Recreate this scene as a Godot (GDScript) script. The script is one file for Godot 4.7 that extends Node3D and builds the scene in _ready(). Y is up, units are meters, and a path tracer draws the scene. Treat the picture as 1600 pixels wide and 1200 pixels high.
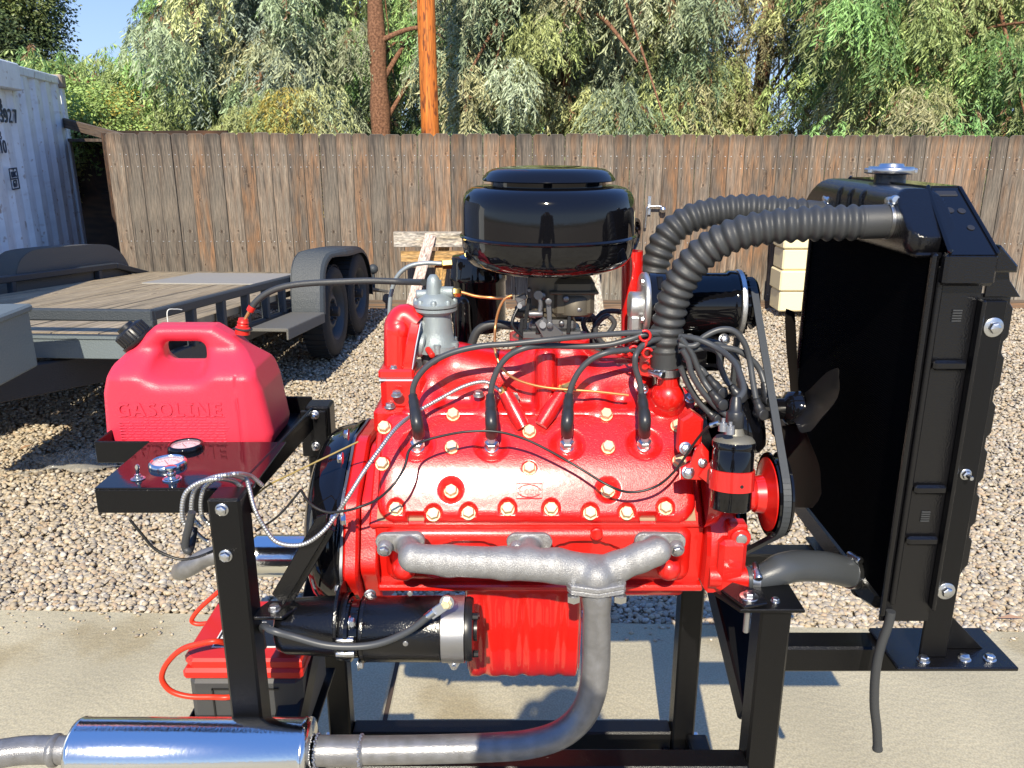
extends Node3D
# A restored V8 engine running on a steel test stand in a gravel yard: metres, y up, the viewer at the origin looking towards -z.

var M := {}
var T := {}
var used := {}
var rng := RandomNumberGenerator.new()

func _ready() -> void:
	rng.seed = 20240
	var cam := Camera3D.new()
	cam.name = "camera"
	cam.position = Vector3(0, 1.48, 0)
	cam.rotation = Vector3(-0.29004, 0, 0)
	cam.fov = 49.88
	cam.near = 0.02
	cam.far = 400.0
	add_child(cam)
	cam.current = true

	var sky := ProceduralSkyMaterial.new()
	sky.sky_top_color = Color(0.34, 0.51, 0.80)
	sky.sky_horizon_color = Color(0.72, 0.83, 0.94)
	sky.sky_curve = 0.14
	sky.sky_energy_multiplier = 1.0
	sky.ground_bottom_color = Color(0.50, 0.46, 0.38)
	sky.ground_horizon_color = Color(0.55, 0.53, 0.46)
	sky.use_debanding = true
	var env := Environment.new()
	env.background_mode = Environment.BG_SKY
	env.sky = Sky.new()
	env.sky.sky_material = sky
	env.tonemap_mode = Environment.TONE_MAPPER_LINEAR
	env.tonemap_exposure = 1.5
	env.sdfgi_enabled = true
	env.ssao_enabled = true
	env.ssil_enabled = true
	var we := WorldEnvironment.new()
	we.name = "world_environment"
	we.environment = env
	add_child(we)

	var sun := DirectionalLight3D.new()
	sun.name = "sun"
	sun.light_color = Color(1.0, 0.96, 0.88)
	sun.light_energy = 1.55
	sun.light_angular_distance = 0.5
	sun.shadow_enabled = true
	add_child(sun)
	sun.look_at_from_position(Vector3(-0.072, 0.615, 0.785), Vector3.ZERO)

	materials()
	ground()
	fence()
	container_and_shed()
	trees()
	utility_pole()
	yard_things()
	trailer()
	stand()
	radiator()
	engine()
	hoses()
	exhaust()
	fuel_can()
	panel_things()
	battery()
	photographer()

# ---------- naming and parts ----------
func thing(called: String, label: String, category: String, group := "") -> Node3D:
	var o := Node3D.new()
	o.name = numbered(called)
	add_child(o)
	o.set_meta("label", label)
	o.set_meta("category", category)
	if group:
		o.set_meta("group", group)
	return o

func numbered(called: String) -> String:
	var n: int = used.get(called, 0)
	used[called] = n + 1
	return called if n == 0 else "%s_%03d" % [called, n]

func part(parent: Node3D, called: String, shape, mat: Material, label := "") -> MeshInstance3D:
	var o := MeshInstance3D.new()
	o.name = called
	o.mesh = shape.commit() if shape is SurfaceTool else shape
	o.material_override = mat
	parent.add_child(o, true)
	if label:
		o.set_meta("label", label)
	return o

func lone(called: String, shape, mat: Material, label: String, category: String, group := "") -> MeshInstance3D:
	var o := part(self, numbered(called), shape, mat, label)
	o.set_meta("category", category)
	if group:
		o.set_meta("group", group)
	return o

func struct(called: String, shape, mat: Material, label := "") -> MeshInstance3D:
	var o := part(self, called, shape, mat, label)
	o.set_meta("kind", "structure")
	return o

func scatter(parent: Node3D, called: String, mesh: Mesh, mat: Material, places: Array, tints: Array) -> MultiMeshInstance3D:
	var mm := MultiMesh.new()
	mm.transform_format = MultiMesh.TRANSFORM_3D
	mm.use_colors = true
	mm.mesh = mesh
	mm.instance_count = places.size()
	var buf := PackedFloat32Array()
	buf.resize(places.size() * 16)
	var k := 0
	for i in places.size():
		var t: Transform3D = places[i]
		var c: Color = tints[i]
		for row in 3:
			buf[k] = t.basis.x[row]
			buf[k + 1] = t.basis.y[row]
			buf[k + 2] = t.basis.z[row]
			buf[k + 3] = t.origin[row]
			k += 4
		buf[k] = c.r
		buf[k + 1] = c.g
		buf[k + 2] = c.b
		buf[k + 3] = 1.0
		k += 4
	mm.buffer = buf
	var o := MultiMeshInstance3D.new()
	o.name = called
	o.multimesh = mm
	o.material_override = mat
	parent.add_child(o, true)
	return o

# ---------- shapes ----------
func mb() -> SurfaceTool:
	var st := SurfaceTool.new()
	st.begin(Mesh.PRIMITIVE_TRIANGLES)
	return st

func tri(st: SurfaceTool, a: Vector3, b: Vector3, c: Vector3, na: Vector3, nb: Vector3, nc: Vector3, ua := Vector2(), ub := Vector2(), uc := Vector2()) -> void:
	if (b - a).cross(c - a).dot(na + nb + nc) > 0.0:
		var t := b
		b = c
		c = t
		t = nb
		nb = nc
		nc = t
		var tu := ub
		ub = uc
		uc = tu
	st.set_normal(na); st.set_uv(ua); st.add_vertex(a)
	st.set_normal(nb); st.set_uv(ub); st.add_vertex(b)
	st.set_normal(nc); st.set_uv(uc); st.add_vertex(c)

func quad(st: SurfaceTool, a: Vector3, b: Vector3, c: Vector3, d: Vector3, n: Vector3) -> void:
	tri(st, a, b, c, n, n, n)
	tri(st, a, c, d, n, n, n)

func box(st: SurfaceTool, at: Vector3, size: Vector3, turn := Basis(), r := 0.0) -> void:
	# a box with chamfered edges; UVs run over each face (u along the wider way)
	r = minf(r, minf(size.x, minf(size.y, size.z)) * 0.45)
	var h := size * 0.5
	for ax in 3:
		var b := (ax + 1) % 3
		var c := (ax + 2) % 3
		for s in [-1.0, 1.0]:
			var n := Vector3()
			n[ax] = s
			var q := []
			for k in [[-1, -1], [1, -1], [1, 1], [-1, 1]]:
				var p := Vector3()
				p[ax] = h[ax] * s
				p[b] = (h[b] - r) * k[0]
				p[c] = (h[c] - r) * k[1]
				q.append(at + turn * p)
			n = turn * n
			tri(st, q[0], q[1], q[2], n, n, n, Vector2(0, 0), Vector2(1, 0), Vector2(1, 1))
			tri(st, q[0], q[2], q[3], n, n, n, Vector2(0, 0), Vector2(1, 1), Vector2(0, 1))
	if r <= 0.0:
		return
	for ax in 3:
		var b := (ax + 1) % 3
		var c := (ax + 2) % 3
		for sb in [-1.0, 1.0]:
			for sc in [-1.0, 1.0]:
				var q := []
				for k in [[-1, 0], [1, 0], [1, 1], [-1, 1]]:
					var p := Vector3()
					p[ax] = (h[ax] - r) * k[0]
					p[b] = (h[b] - (r if k[1] else 0.0)) * sb
					p[c] = (h[c] - (0.0 if k[1] else r)) * sc
					q.append(at + turn * p)
				var n := Vector3()
				n[b] = sb * 0.70711
				n[c] = sc * 0.70711
				quad(st, q[0], q[1], q[2], q[3], turn * n)
	for sx in [-1.0, 1.0]:
		for sy in [-1.0, 1.0]:
			for sz in [-1.0, 1.0]:
				var n := turn * (Vector3(sx, sy, sz) * 0.57735)
				tri(st, at + turn * Vector3(h.x * sx, (h.y - r) * sy, (h.z - r) * sz), at + turn * Vector3((h.x - r) * sx, h.y * sy, (h.z - r) * sz), at + turn * Vector3((h.x - r) * sx, (h.y - r) * sy, h.z * sz), n, n, n)

func span(st: SurfaceTool, x0: float, x1: float, y0: float, y1: float, d0: float, d1: float, r := 0.0) -> void:
	# a box from its bounds; d0..d1 run away from the viewer's side of the yard (-z)
	box(st, Vector3((x0 + x1) / 2, (y0 + y1) / 2, -(d0 + d1) / 2), Vector3(absf(x1 - x0), absf(y1 - y0), absf(d1 - d0)), Basis(), r)

func bar(st: SurfaceTool, a: Vector3, b: Vector3, w: float, t: float, side := Vector3.UP, r := 0.0015) -> void:
	var z := (b - a).normalized()
	var x := side.cross(z).normalized()
	box(st, (a + b) / 2, Vector3(w, t, a.distance_to(b)), Basis(x, z.cross(x), z), r)

func smooth(pts: Array, per := 8) -> PackedVector3Array:
	var out := PackedVector3Array()
	for i in pts.size() - 1:
		var a: Vector3 = pts[maxi(i - 1, 0)]
		var b: Vector3 = pts[i]
		var c: Vector3 = pts[i + 1]
		var d: Vector3 = pts[mini(i + 2, pts.size() - 1)]
		for k in per:
			out.append(b.cubic_interpolate(c, a, d, float(k) / per))
	out.append(pts[-1])
	return out

func frame_of(z: Vector3) -> Basis:
	var x := (Vector3.UP if absf(z.y) < 0.9 else Vector3.RIGHT).cross(z).normalized()
	return Basis(x, z.cross(x), z)

func tube(st: SurfaceTool, path: PackedVector3Array, radius, sides := 12, capped := true) -> void:
	# radius: a number, or a Callable(index) -> float
	var n := path.size()
	var b := frame_of((path[1] - path[0]).normalized())
	var rings := []
	var norms := []
	var along := PackedFloat32Array()
	var len := 0.0
	for i in n:
		var z := (path[mini(i + 1, n - 1)] - path[maxi(i - 1, 0)]).normalized()
		var x := (b.x - z * b.x.dot(z)).normalized()
		b = Basis(x, z.cross(x), z)
		var r: float = radius.call(i) if radius is Callable else radius
		if i:
			len += path[i].distance_to(path[i - 1])
		along.append(len)
		var slope := 0.0
		if radius is Callable and i > 0 and i < n - 1:
			slope = (radius.call(i + 1) - radius.call(i - 1)) / maxf(path[i + 1].distance_to(path[i - 1]), 1e-5)
		var ring := PackedVector3Array()
		var nn := PackedVector3Array()
		for k in sides + 1:
			var a := TAU * k / sides
			var e := b.x * cos(a) + b.y * sin(a)
			ring.append(path[i] + e * r)
			nn.append((e - z * slope).normalized())
		rings.append(ring)
		norms.append(nn)
	for i in n - 1:
		for k in sides:
			var u0 := Vector2(float(k) / sides, along[i])
			var u1 := Vector2(float(k + 1) / sides, along[i])
			var u2 := Vector2(float(k + 1) / sides, along[i + 1])
			var u3 := Vector2(float(k) / sides, along[i + 1])
			tri(st, rings[i][k], rings[i][k + 1], rings[i + 1][k + 1], norms[i][k], norms[i][k + 1], norms[i + 1][k + 1], u0, u1, u2)
			tri(st, rings[i][k], rings[i + 1][k + 1], rings[i + 1][k], norms[i][k], norms[i + 1][k + 1], norms[i + 1][k], u0, u2, u3)
	if capped:
		for e in [0, n - 1]:
			var nz := (path[0] - path[1]).normalized() if e == 0 else (path[n - 1] - path[n - 2]).normalized()
			for k in sides:
				tri(st, path[e], rings[e][k], rings[e][k + 1], nz, nz, nz)

func lathe(st: SurfaceTool, profile: Array, at: Vector3, axis: Vector3, sides := 32, turn := 0.0, hard := 0.6) -> void:
	# profile: [radius, height] pairs, outer side walked from bottom to top along axis
	var b := frame_of(axis.normalized())
	var segs := []
	for i in profile.size() - 1:
		var dr: float = profile[i + 1][0] - profile[i][0]
		var dh: float = profile[i + 1][1] - profile[i][1]
		segs.append(Vector2(dh, -dr).normalized())
	for i in segs.size():
		var n0: Vector2 = segs[i]
		var n1: Vector2 = segs[i]
		if i > 0 and segs[i].dot(segs[i - 1]) > hard:
			n0 = (segs[i] + segs[i - 1]).normalized()
		if i < segs.size() - 1 and segs[i].dot(segs[i + 1]) > hard:
			n1 = (segs[i] + segs[i + 1]).normalized()
		for k in sides:
			var a0 := turn + TAU * k / sides
			var a1 := turn + TAU * (k + 1) / sides
			var e0 := b.x * cos(a0) + b.y * sin(a0)
			var e1 := b.x * cos(a1) + b.y * sin(a1)
			var m0 := e0
			var m1 := e1
			if sides <= 8:
				m0 = (e0 + e1).normalized()
				m1 = m0
			var p00: Vector3 = at + e0 * profile[i][0] + b.z * profile[i][1]
			var p10: Vector3 = at + e1 * profile[i][0] + b.z * profile[i][1]
			var p01: Vector3 = at + e0 * profile[i + 1][0] + b.z * profile[i + 1][1]
			var p11: Vector3 = at + e1 * profile[i + 1][0] + b.z * profile[i + 1][1]
			var q00 := m0 * n0.x + b.z * n0.y
			var q10 := m1 * n0.x + b.z * n0.y
			var q01 := m0 * n1.x + b.z * n1.y
			var q11 := m1 * n1.x + b.z * n1.y
			var u0 := Vector2(float(k) / sides, float(i) / segs.size())
			var u1 := Vector2(float(k + 1) / sides, float(i) / segs.size())
			var u2 := Vector2(float(k + 1) / sides, float(i + 1) / segs.size())
			var u3 := Vector2(float(k) / sides, float(i + 1) / segs.size())
			if profile[i][0] > 1e-6:
				tri(st, p00, p10, p11, q00, q10, q11, u0, u1, u2)
			if profile[i + 1][0] > 1e-6:
				tri(st, p00, p11, p01, q00, q11, q01, u0, u2, u3)

func rod(st: SurfaceTool, a: Vector3, b: Vector3, r: float, sides := 20, edge := 0.0) -> void:
	var h := a.distance_to(b)
	if edge > 0.0:
		lathe(st, [[0, 0], [r - edge, 0], [r - edge * 0.3, edge * 0.3], [r, edge], [r, h - edge], [r - edge * 0.3, h - edge * 0.3], [r - edge, h], [0, h]], a, b - a, sides)
	else:
		lathe(st, [[0, 0], [r, 0], [r, h], [0, h]], a, b - a, sides)

func ball(st: SurfaceTool, at: Vector3, r: float, axis := Vector3.UP, sides := 24) -> void:
	var p := []
	for i in 13:
		var a := PI * i / 12 - PI / 2
		p.append([r * cos(a), r * sin(a)])
	p[0][0] = 0.0
	p[12][0] = 0.0
	lathe(st, p, at, axis, sides)

func ext(st: SurfaceTool, poly: Array, fr: Transform3D, depth: float, bev := 0.0, uvbox := Rect2()) -> void:
	# a polygon in the frame's xy plane, extruded along its z, with a bevel on both rims
	var pts := PackedVector2Array(poly)
	if Geometry2D.is_polygon_clockwise(pts):
		pts.reverse()
	var n := pts.size()
	var inset := PackedVector2Array()
	var outw := PackedVector2Array()
	for i in n:
		var e := (pts[(i + 1) % n] - pts[i]).normalized()
		outw.append(Vector2(e.y, -e.x))
	for i in n:
		var m := (outw[i] + outw[(i + n - 1) % n])
		m = m / maxf(m.length_squared() * 0.5, 0.3)
		inset.append(pts[i] - m * bev)
	var idx := Geometry2D.triangulate_polygon(inset)
	var uv := func(p: Vector2) -> Vector2: return (p - uvbox.position) / uvbox.size if uvbox.size.x > 0.0 else p
	var put := func(p: Vector2, z: float) -> Vector3: return fr * Vector3(p.x, p.y, z)
	for s in [0, 1]:
		var z := depth if s else 0.0
		var nz := fr.basis.z * (1.0 if s else -1.0)
		for i in range(0, idx.size(), 3):
			tri(st, put.call(inset[idx[i]], z), put.call(inset[idx[i + 1]], z), put.call(inset[idx[i + 2]], z), nz, nz, nz, uv.call(inset[idx[i]]), uv.call(inset[idx[i + 1]]), uv.call(inset[idx[i + 2]]))
	for i in n:
		var j := (i + 1) % n
		var o := outw[i]
		var on := fr.basis * Vector3(o.x, o.y, 0)
		var na := on
		var nb := on
		if o.dot(outw[(i + n - 1) % n]) > 0.8:
			var q := (o + outw[(i + n - 1) % n]).normalized()
			na = fr.basis * Vector3(q.x, q.y, 0)
		if o.dot(outw[j]) > 0.8:
			var q := (o + outw[j]).normalized()
			nb = fr.basis * Vector3(q.x, q.y, 0)
		var a: Vector3 = put.call(pts[i], bev)
		var b: Vector3 = put.call(pts[j], bev)
		var c: Vector3 = put.call(pts[j], depth - bev)
		var d: Vector3 = put.call(pts[i], depth - bev)
		var ui: Vector2 = uv.call(pts[i])
		var uj: Vector2 = uv.call(pts[j])
		tri(st, a, b, c, na, nb, nb, ui, uj, uj)
		tri(st, a, c, d, na, nb, na, ui, uj, ui)
		if bev > 0.0:
			var nn := (on - fr.basis.z).normalized()
			quad(st, put.call(inset[i], 0.0), put.call(inset[j], 0.0), b, a, nn)
			nn = (on + fr.basis.z).normalized()
			quad(st, put.call(inset[i], depth), put.call(inset[j], depth), c, d, nn)

func disc_poly(cx: float, cy: float, r: float, n := 24, a0 := 0.0, a1 := TAU) -> Array:
	var out := []
	for i in n:
		var a := a0 + (a1 - a0) * i / (n if a1 - a0 > 6.28 else n - 1)
		out.append(Vector2(cx + cos(a) * r, cy + sin(a) * r))
	return out

func rounded(w: float, h: float, r: float, n := 5) -> Array:
	var out := []
	for q in 4:
		var cx := (w / 2 - r) * (1 if q in [0, 3] else -1)
		var cy := (h / 2 - r) * (1 if q < 2 else -1)
		for i in n + 1:
			var a := PI / 2 * (q + float(i) / n)
			out.append(Vector2(cx + cos(a) * r, cy + sin(a) * r))
	return out

# across X: polygon given as (distance from the viewer's side, height), extruded from x0 to x1
func along_x(st: SurfaceTool, poly: Array, x0: float, x1: float, bev := 0.0) -> void:
	ext(st, poly, Transform3D(Basis(Vector3(0, 0, -1), Vector3(0, 1, 0), Vector3(1, 0, 0)), Vector3(x0, 0, 0)), x1 - x0, bev)

func bolt_mesh(af: float, h: float, washer := 1.25, stud := 0.0) -> ArrayMesh:
	# a hexagon head on its flange, standing on the xy plane and facing z
	var st := mb()
	var r := af * 0.5774
	lathe(st, [[0, 0], [r * washer, 0], [r * washer, h * 0.18], [r * washer * 0.97, h * 0.22], [0, h * 0.22]], Vector3.ZERO, Vector3.BACK, 20)
	lathe(st, [[r, h * 0.2], [r, h * 0.82], [r * 0.86, h], [0, h]], Vector3.ZERO, Vector3.BACK, 6)
	if stud > 0.0:
		lathe(st, [[r * 0.5, h], [r * 0.5, h + stud * 0.9], [r * 0.42, h + stud], [0, h + stud]], Vector3.ZERO, Vector3.BACK, 10)
	return st.commit()

func put(parent: Node3D, called: String, mesh: Mesh, mat: Material, at: Vector3, facing: Vector3, spin := 0.0, scale := 1.0) -> MeshInstance3D:
	var o := part(parent, called, mesh, mat)
	o.transform = Transform3D((frame_of(facing.normalized()) * Basis(Vector3.BACK, spin)).scaled_local(Vector3.ONE * scale), at)
	return o

# ---------- implicit surfaces ----------
func caps(p: Vector3, bones: Array, k: float) -> float:
	# bones: [a, b, radius at a, radius at b]; joined with a smooth minimum
	var d := 1e9
	for c in bones:
		var ba: Vector3 = c[1] - c[0]
		var pa: Vector3 = p - c[0]
		var h := clampf(pa.dot(ba) / maxf(ba.length_squared(), 1e-9), 0.0, 1.0)
		var e: float = (pa - ba * h).length() - lerpf(c[2], c[3], h)
		var m := maxf(k - absf(d - e), 0.0) / k
		d = minf(d, e) - m * m * k * 0.25
	return d

func smin(a: float, b: float, k: float) -> float:
	var m := maxf(k - absf(a - b), 0.0) / k
	return minf(a, b) - m * m * k * 0.25

func rbox(p: Vector3, at: Vector3, half: Vector3, r: float) -> float:
	var q := (p - at).abs() - half + Vector3.ONE * r
	return Vector3(maxf(q.x, 0), maxf(q.y, 0), maxf(q.z, 0)).length() + minf(maxf(q.x, maxf(q.y, q.z)), 0.0) - r

func nets(f: Callable, lo: Vector3, hi: Vector3, c: float) -> ArrayMesh:
	var nx := int(ceil((hi.x - lo.x) / c)) + 2
	var ny := int(ceil((hi.y - lo.y) / c)) + 2
	var nz := int(ceil((hi.z - lo.z) / c)) + 2
	var v := PackedFloat32Array()
	v.resize(nx * ny * nz)
	var g := 4
	for bk in range(0, nz, g):
		for bj in range(0, ny, g):
			for bi in range(0, nx, g):
				var mid: float = f.call(lo + Vector3(bi + 1.5, bj + 1.5, bk + 1.5) * c)
				var far := absf(mid) > c * g * 1.3
				for k in range(bk, mini(bk + g, nz)):
					for j in range(bj, mini(bj + g, ny)):
						for i in range(bi, mini(bi + g, nx)):
							v[(k * ny + j) * nx + i] = mid if far else f.call(lo + Vector3(i, j, k) * c)
	var at := PackedInt32Array()
	at.resize(v.size())
	at.fill(-1)
	var verts := PackedVector3Array()
	var norms := PackedVector3Array()
	var off := [0, 1, nx, nx + 1, nx * ny, nx * ny + 1, nx * ny + nx, nx * ny + nx + 1]
	var cor := [Vector3(0, 0, 0), Vector3(1, 0, 0), Vector3(0, 1, 0), Vector3(1, 1, 0), Vector3(0, 0, 1), Vector3(1, 0, 1), Vector3(0, 1, 1), Vector3(1, 1, 1)]
	var edges := [[0, 1], [2, 3], [4, 5], [6, 7], [0, 2], [1, 3], [4, 6], [5, 7], [0, 4], [1, 5], [2, 6], [3, 7]]
	for k in nz - 1:
		for j in ny - 1:
			for i in nx - 1:
				var o := (k * ny + j) * nx + i
				var s := 0
				for q in 8:
					if v[o + off[q]] < 0.0:
						s += 1
				if s == 0 or s == 8:
					continue
				var sum := Vector3()
				var cnt := 0
				for e in edges:
					var a := v[o + off[e[0]]]
					var b := v[o + off[e[1]]]
					if (a < 0.0) != (b < 0.0):
						sum += cor[e[0]].lerp(cor[e[1]], a / (a - b))
						cnt += 1
				var p: Vector3 = lo + (Vector3(i, j, k) + sum / cnt) * c
				at[o] = verts.size()
				verts.append(p)
				var h := c * 0.5
				norms.append(Vector3(f.call(p + Vector3(h, 0, 0)) - f.call(p - Vector3(h, 0, 0)), f.call(p + Vector3(0, h, 0)) - f.call(p - Vector3(0, h, 0)), f.call(p + Vector3(0, 0, h)) - f.call(p - Vector3(0, 0, h))).normalized())
	var ix := PackedInt32Array()
	var step := [1, nx, nx * ny]
	for k in range(1, nz - 1):
		for j in range(1, ny - 1):
			for i in range(1, nx - 1):
				var o := (k * ny + j) * nx + i
				for ax in 3:
					var inside := v[o] < 0.0
					if inside == (v[o + step[ax]] < 0.0):
						continue
					var sb: int = step[(ax + 1) % 3]
					var sc: int = step[(ax + 2) % 3]
					var q0 := at[o - sb - sc]
					var q1 := at[o - sc]
					var q2 := at[o]
					var q3 := at[o - sb]
					if q0 < 0 or q1 < 0 or q2 < 0 or q3 < 0:
						continue
					if inside:
						ix.append_array([q0, q2, q1, q0, q3, q2])
					else:
						ix.append_array([q0, q1, q2, q0, q2, q3])
	var arr := []
	arr.resize(Mesh.ARRAY_MAX)
	arr[Mesh.ARRAY_VERTEX] = verts
	arr[Mesh.ARRAY_NORMAL] = norms
	arr[Mesh.ARRAY_INDEX] = ix
	var m := ArrayMesh.new()
	if verts.size():
		m.add_surface_from_arrays(Mesh.PRIMITIVE_TRIANGLES, arr)
	return m

func grid(nu: int, nv: int, at: Callable) -> ArrayMesh:
	# a smooth sheet: at(i, j) -> Vector3, front side where du x dv points
	var verts := PackedVector3Array()
	var norms := PackedVector3Array()
	var uvs := PackedVector2Array()
	for j in nv + 1:
		for i in nu + 1:
			verts.append(at.call(i, j))
			uvs.append(Vector2(float(i) / nu, float(j) / nv))
	norms.resize(verts.size())
	var w := nu + 1
	for j in nv + 1:
		for i in w:
			var du := verts[j * w + mini(i + 1, nu)] - verts[j * w + maxi(i - 1, 0)]
			var dv := verts[mini(j + 1, nv) * w + i] - verts[maxi(j - 1, 0) * w + i]
			norms[j * w + i] = du.cross(dv).normalized()
	var ix := PackedInt32Array()
	for j in nv:
		for i in nu:
			var o := j * w + i
			ix.append_array([o, o + w + 1, o + 1, o, o + w, o + w + 1])
	var arr := []
	arr.resize(Mesh.ARRAY_MAX)
	arr[Mesh.ARRAY_VERTEX] = verts
	arr[Mesh.ARRAY_NORMAL] = norms
	arr[Mesh.ARRAY_TEX_UV] = uvs
	arr[Mesh.ARRAY_INDEX] = ix
	var m := ArrayMesh.new()
	m.add_surface_from_arrays(Mesh.PRIMITIVE_TRIANGLES, arr)
	return m

func text_mesh(words: String, height: float, depth: float, face := "Droid Sans", bold := false, italic := false) -> TextMesh:
	var t := TextMesh.new()
	var f := SystemFont.new()
	f.font_names = PackedStringArray([face])
	f.font_weight = 700 if bold else 400
	f.font_italic = italic
	t.font = f
	t.text = words
	t.font_size = 48
	t.pixel_size = height / 48.0 * 1.38
	t.depth = depth
	return t

# ---------- materials ----------
func noise_tex(freq: float, as_normal: bool, bump := 4.0, size := 512, octaves := 3, kind := FastNoiseLite.TYPE_SIMPLEX_SMOOTH, low := Color.BLACK, high := Color.WHITE) -> NoiseTexture2D:
	var n := FastNoiseLite.new()
	n.noise_type = kind
	n.seed = 7
	n.frequency = freq
	n.fractal_octaves = octaves
	var t := NoiseTexture2D.new()
	t.noise = n
	t.width = size
	t.height = size
	t.seamless = true
	t.as_normal_map = as_normal
	t.bump_strength = bump
	if not as_normal:
		var g := Gradient.new()
		g.set_color(0, low)
		g.set_color(1, high)
		t.color_ramp = g
	return t

func mat(called: String, r: float, g: float, b: float, rough: float, metal := 0.0) -> StandardMaterial3D:
	# r, g, b: linear base colour
	var m := StandardMaterial3D.new()
	m.resource_name = called
	m.albedo_color = Color(r, g, b).linear_to_srgb()
	m.roughness = rough
	m.metallic = metal
	M[called] = m
	return m

func bumpy(m: StandardMaterial3D, tex: Texture2D, scale: float, per_metre: float) -> StandardMaterial3D:
	m.normal_enabled = true
	m.normal_texture = tex
	m.normal_scale = scale
	m.uv1_triplanar = true
	m.uv1_world_triplanar = true
	m.uv1_scale = Vector3.ONE * per_metre
	return m

func blotched(m: StandardMaterial3D, low: Color, high: Color) -> StandardMaterial3D:
	m.albedo_color = Color.WHITE
	m.albedo_texture = noise_tex(0.009, false, 1.0, 512, 5, FastNoiseLite.TYPE_SIMPLEX_SMOOTH, low, high)
	return m

func coated(m: StandardMaterial3D, amount := 1.0, rough := 0.04) -> StandardMaterial3D:
	m.clearcoat_enabled = true
	m.clearcoat = amount
	m.clearcoat_roughness = rough
	return m

func materials() -> void:
	T.peel = noise_tex(0.02, true, 2.0, 512, 3)
	T.cast = noise_tex(0.05, true, 6.0, 512, 4)
	T.fine = noise_tex(0.12, true, 5.0, 512, 3)
	T.smudge = noise_tex(0.012, false, 1.0, 512, 5, FastNoiseLite.TYPE_SIMPLEX_SMOOTH, Color(0.25, 0.25, 0.25), Color(0.75, 0.75, 0.75))
	T.bolt = bolt_mesh(0.0145, 0.0085)
	T.bolt_washer = bolt_mesh(0.0155, 0.009, 1.7)
	T.bolt_small = bolt_mesh(0.0105, 0.006)
	T.bolt_stud = bolt_mesh(0.0125, 0.007, 1.3, 0.012)
	T.head_bolt = bolt_mesh(0.0185, 0.0125, 1.12)
	# engine paints and metals
	coated(bumpy(mat("red_cast", 0.55, 0.007, 0.006, 0.32), T.fine, 0.36, 6.5), 1.0, 0.19)
	M.red_cast.metallic_specular = 0.45
	coated(bumpy(mat("red_smooth", 0.56, 0.008, 0.004, 0.4), T.cast, 0.25, 9.0), 0.6, 0.08)
	coated(bumpy(mat("red_gloss", 0.58, 0.009, 0.005, 0.35), T.peel, 0.18, 12.0), 1.0, 0.03)
	bumpy(mat("black_gloss", 0.004, 0.004, 0.005, 0.05), T.peel, 0.04, 8.0)
	bumpy(mat("black_rough_gloss", 0.004, 0.004, 0.005, 0.20), T.cast, 0.35, 10.0)
	bumpy(mat("black_frame", 0.004, 0.004, 0.0045, 0.30), T.fine, 0.3, 9.0).metallic_specular = 0.38
	bumpy(mat("black_panel", 0.005, 0.005, 0.006, 0.08), T.peel, 0.06, 6.0)
	bumpy(mat("black_matte", 0.006, 0.006, 0.007, 0.7), T.fine, 0.4, 9.0)
	mat("black_core", 0.003, 0.003, 0.0035, 0.9).metallic_specular = 0.12
	mat("black_plastic", 0.01, 0.01, 0.011, 0.35)
	bumpy(mat("rubber", 0.036, 0.038, 0.040, 0.5), T.fine, 0.25, 8.0)
	mat("wire", 0.048, 0.052, 0.057, 0.42)
	mat("boot", 0.022, 0.023, 0.026, 0.36)
	bumpy(mat("belt", 0.035, 0.04, 0.045, 0.5), T.fine, 0.4, 20.0)
	blotched(bumpy(mat("cast_iron", 0.30, 0.305, 0.305, 0.40, 0.45), T.fine, 0.8, 9.0), Color(0.53, 0.525, 0.52), Color(0.62, 0.62, 0.62))
	blotched(bumpy(mat("grey_pipe", 0.2, 0.2, 0.2, 0.34, 0.5), T.fine, 0.3, 7.0), Color(0.46, 0.455, 0.45), Color(0.56, 0.56, 0.565))
	bumpy(mat("pump_grey", 0.27, 0.31, 0.32, 0.45, 0.35), T.fine, 0.5, 9.0)
	bumpy(mat("aluminium", 0.62, 0.62, 0.61, 0.34, 0.85), T.fine, 0.3, 12.0)
	bumpy(mat("zinc", 0.62, 0.63, 0.64, 0.28, 1.0), T.fine, 0.2, 30.0)
	bumpy(mat("steel", 0.42, 0.42, 0.43, 0.33, 0.9), T.fine, 0.25, 30.0)
	bumpy(mat("gold_zinc", 0.72, 0.62, 0.38, 0.34, 0.55), T.fine, 0.35, 30.0)
	bumpy(mat("chrome", 0.74, 0.75, 0.75, 0.15, 1.0), T.cast, 0.06, 5.0)
	bumpy(mat("rubber_smooth", 0.050, 0.055, 0.060, 0.33), T.fine, 0.2, 8.0)
	mat("brass", 0.62, 0.44, 0.14, 0.28, 1.0)
	mat("copper", 0.72, 0.33, 0.13, 0.32, 0.8)
	mat("carb_metal", 0.10, 0.085, 0.062, 0.5, 0.4)
	mat("linkage", 0.20, 0.20, 0.21, 0.4, 0.8)
	mat("gasket", 0.45, 0.52, 0.6, 0.7)
	mat("porcelain", 0.8, 0.8, 0.78, 0.2)
	var glass := mat("gauge_glass", 0.9, 0.9, 0.9, 0.03)
	glass.transparency = BaseMaterial3D.TRANSPARENCY_ALPHA
	glass.albedo_color.a = 0.12
	mat("dial_white", 0.72, 0.72, 0.7, 0.5)
	var red_can := bumpy(mat("can_plastic", 0.66, 0.035, 0.068, 0.40), T.fine, 0.25, 6.0)
	red_can.subsurf_scatter_enabled = true
	red_can.subsurf_scatter_strength = 0.06
	mat("red_plastic", 0.58, 0.02, 0.012, 0.4)
	mat("orange_cable", 0.62, 0.035, 0.012, 0.4)
	mat("battery_grey", 0.05, 0.052, 0.055, 0.5)
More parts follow.
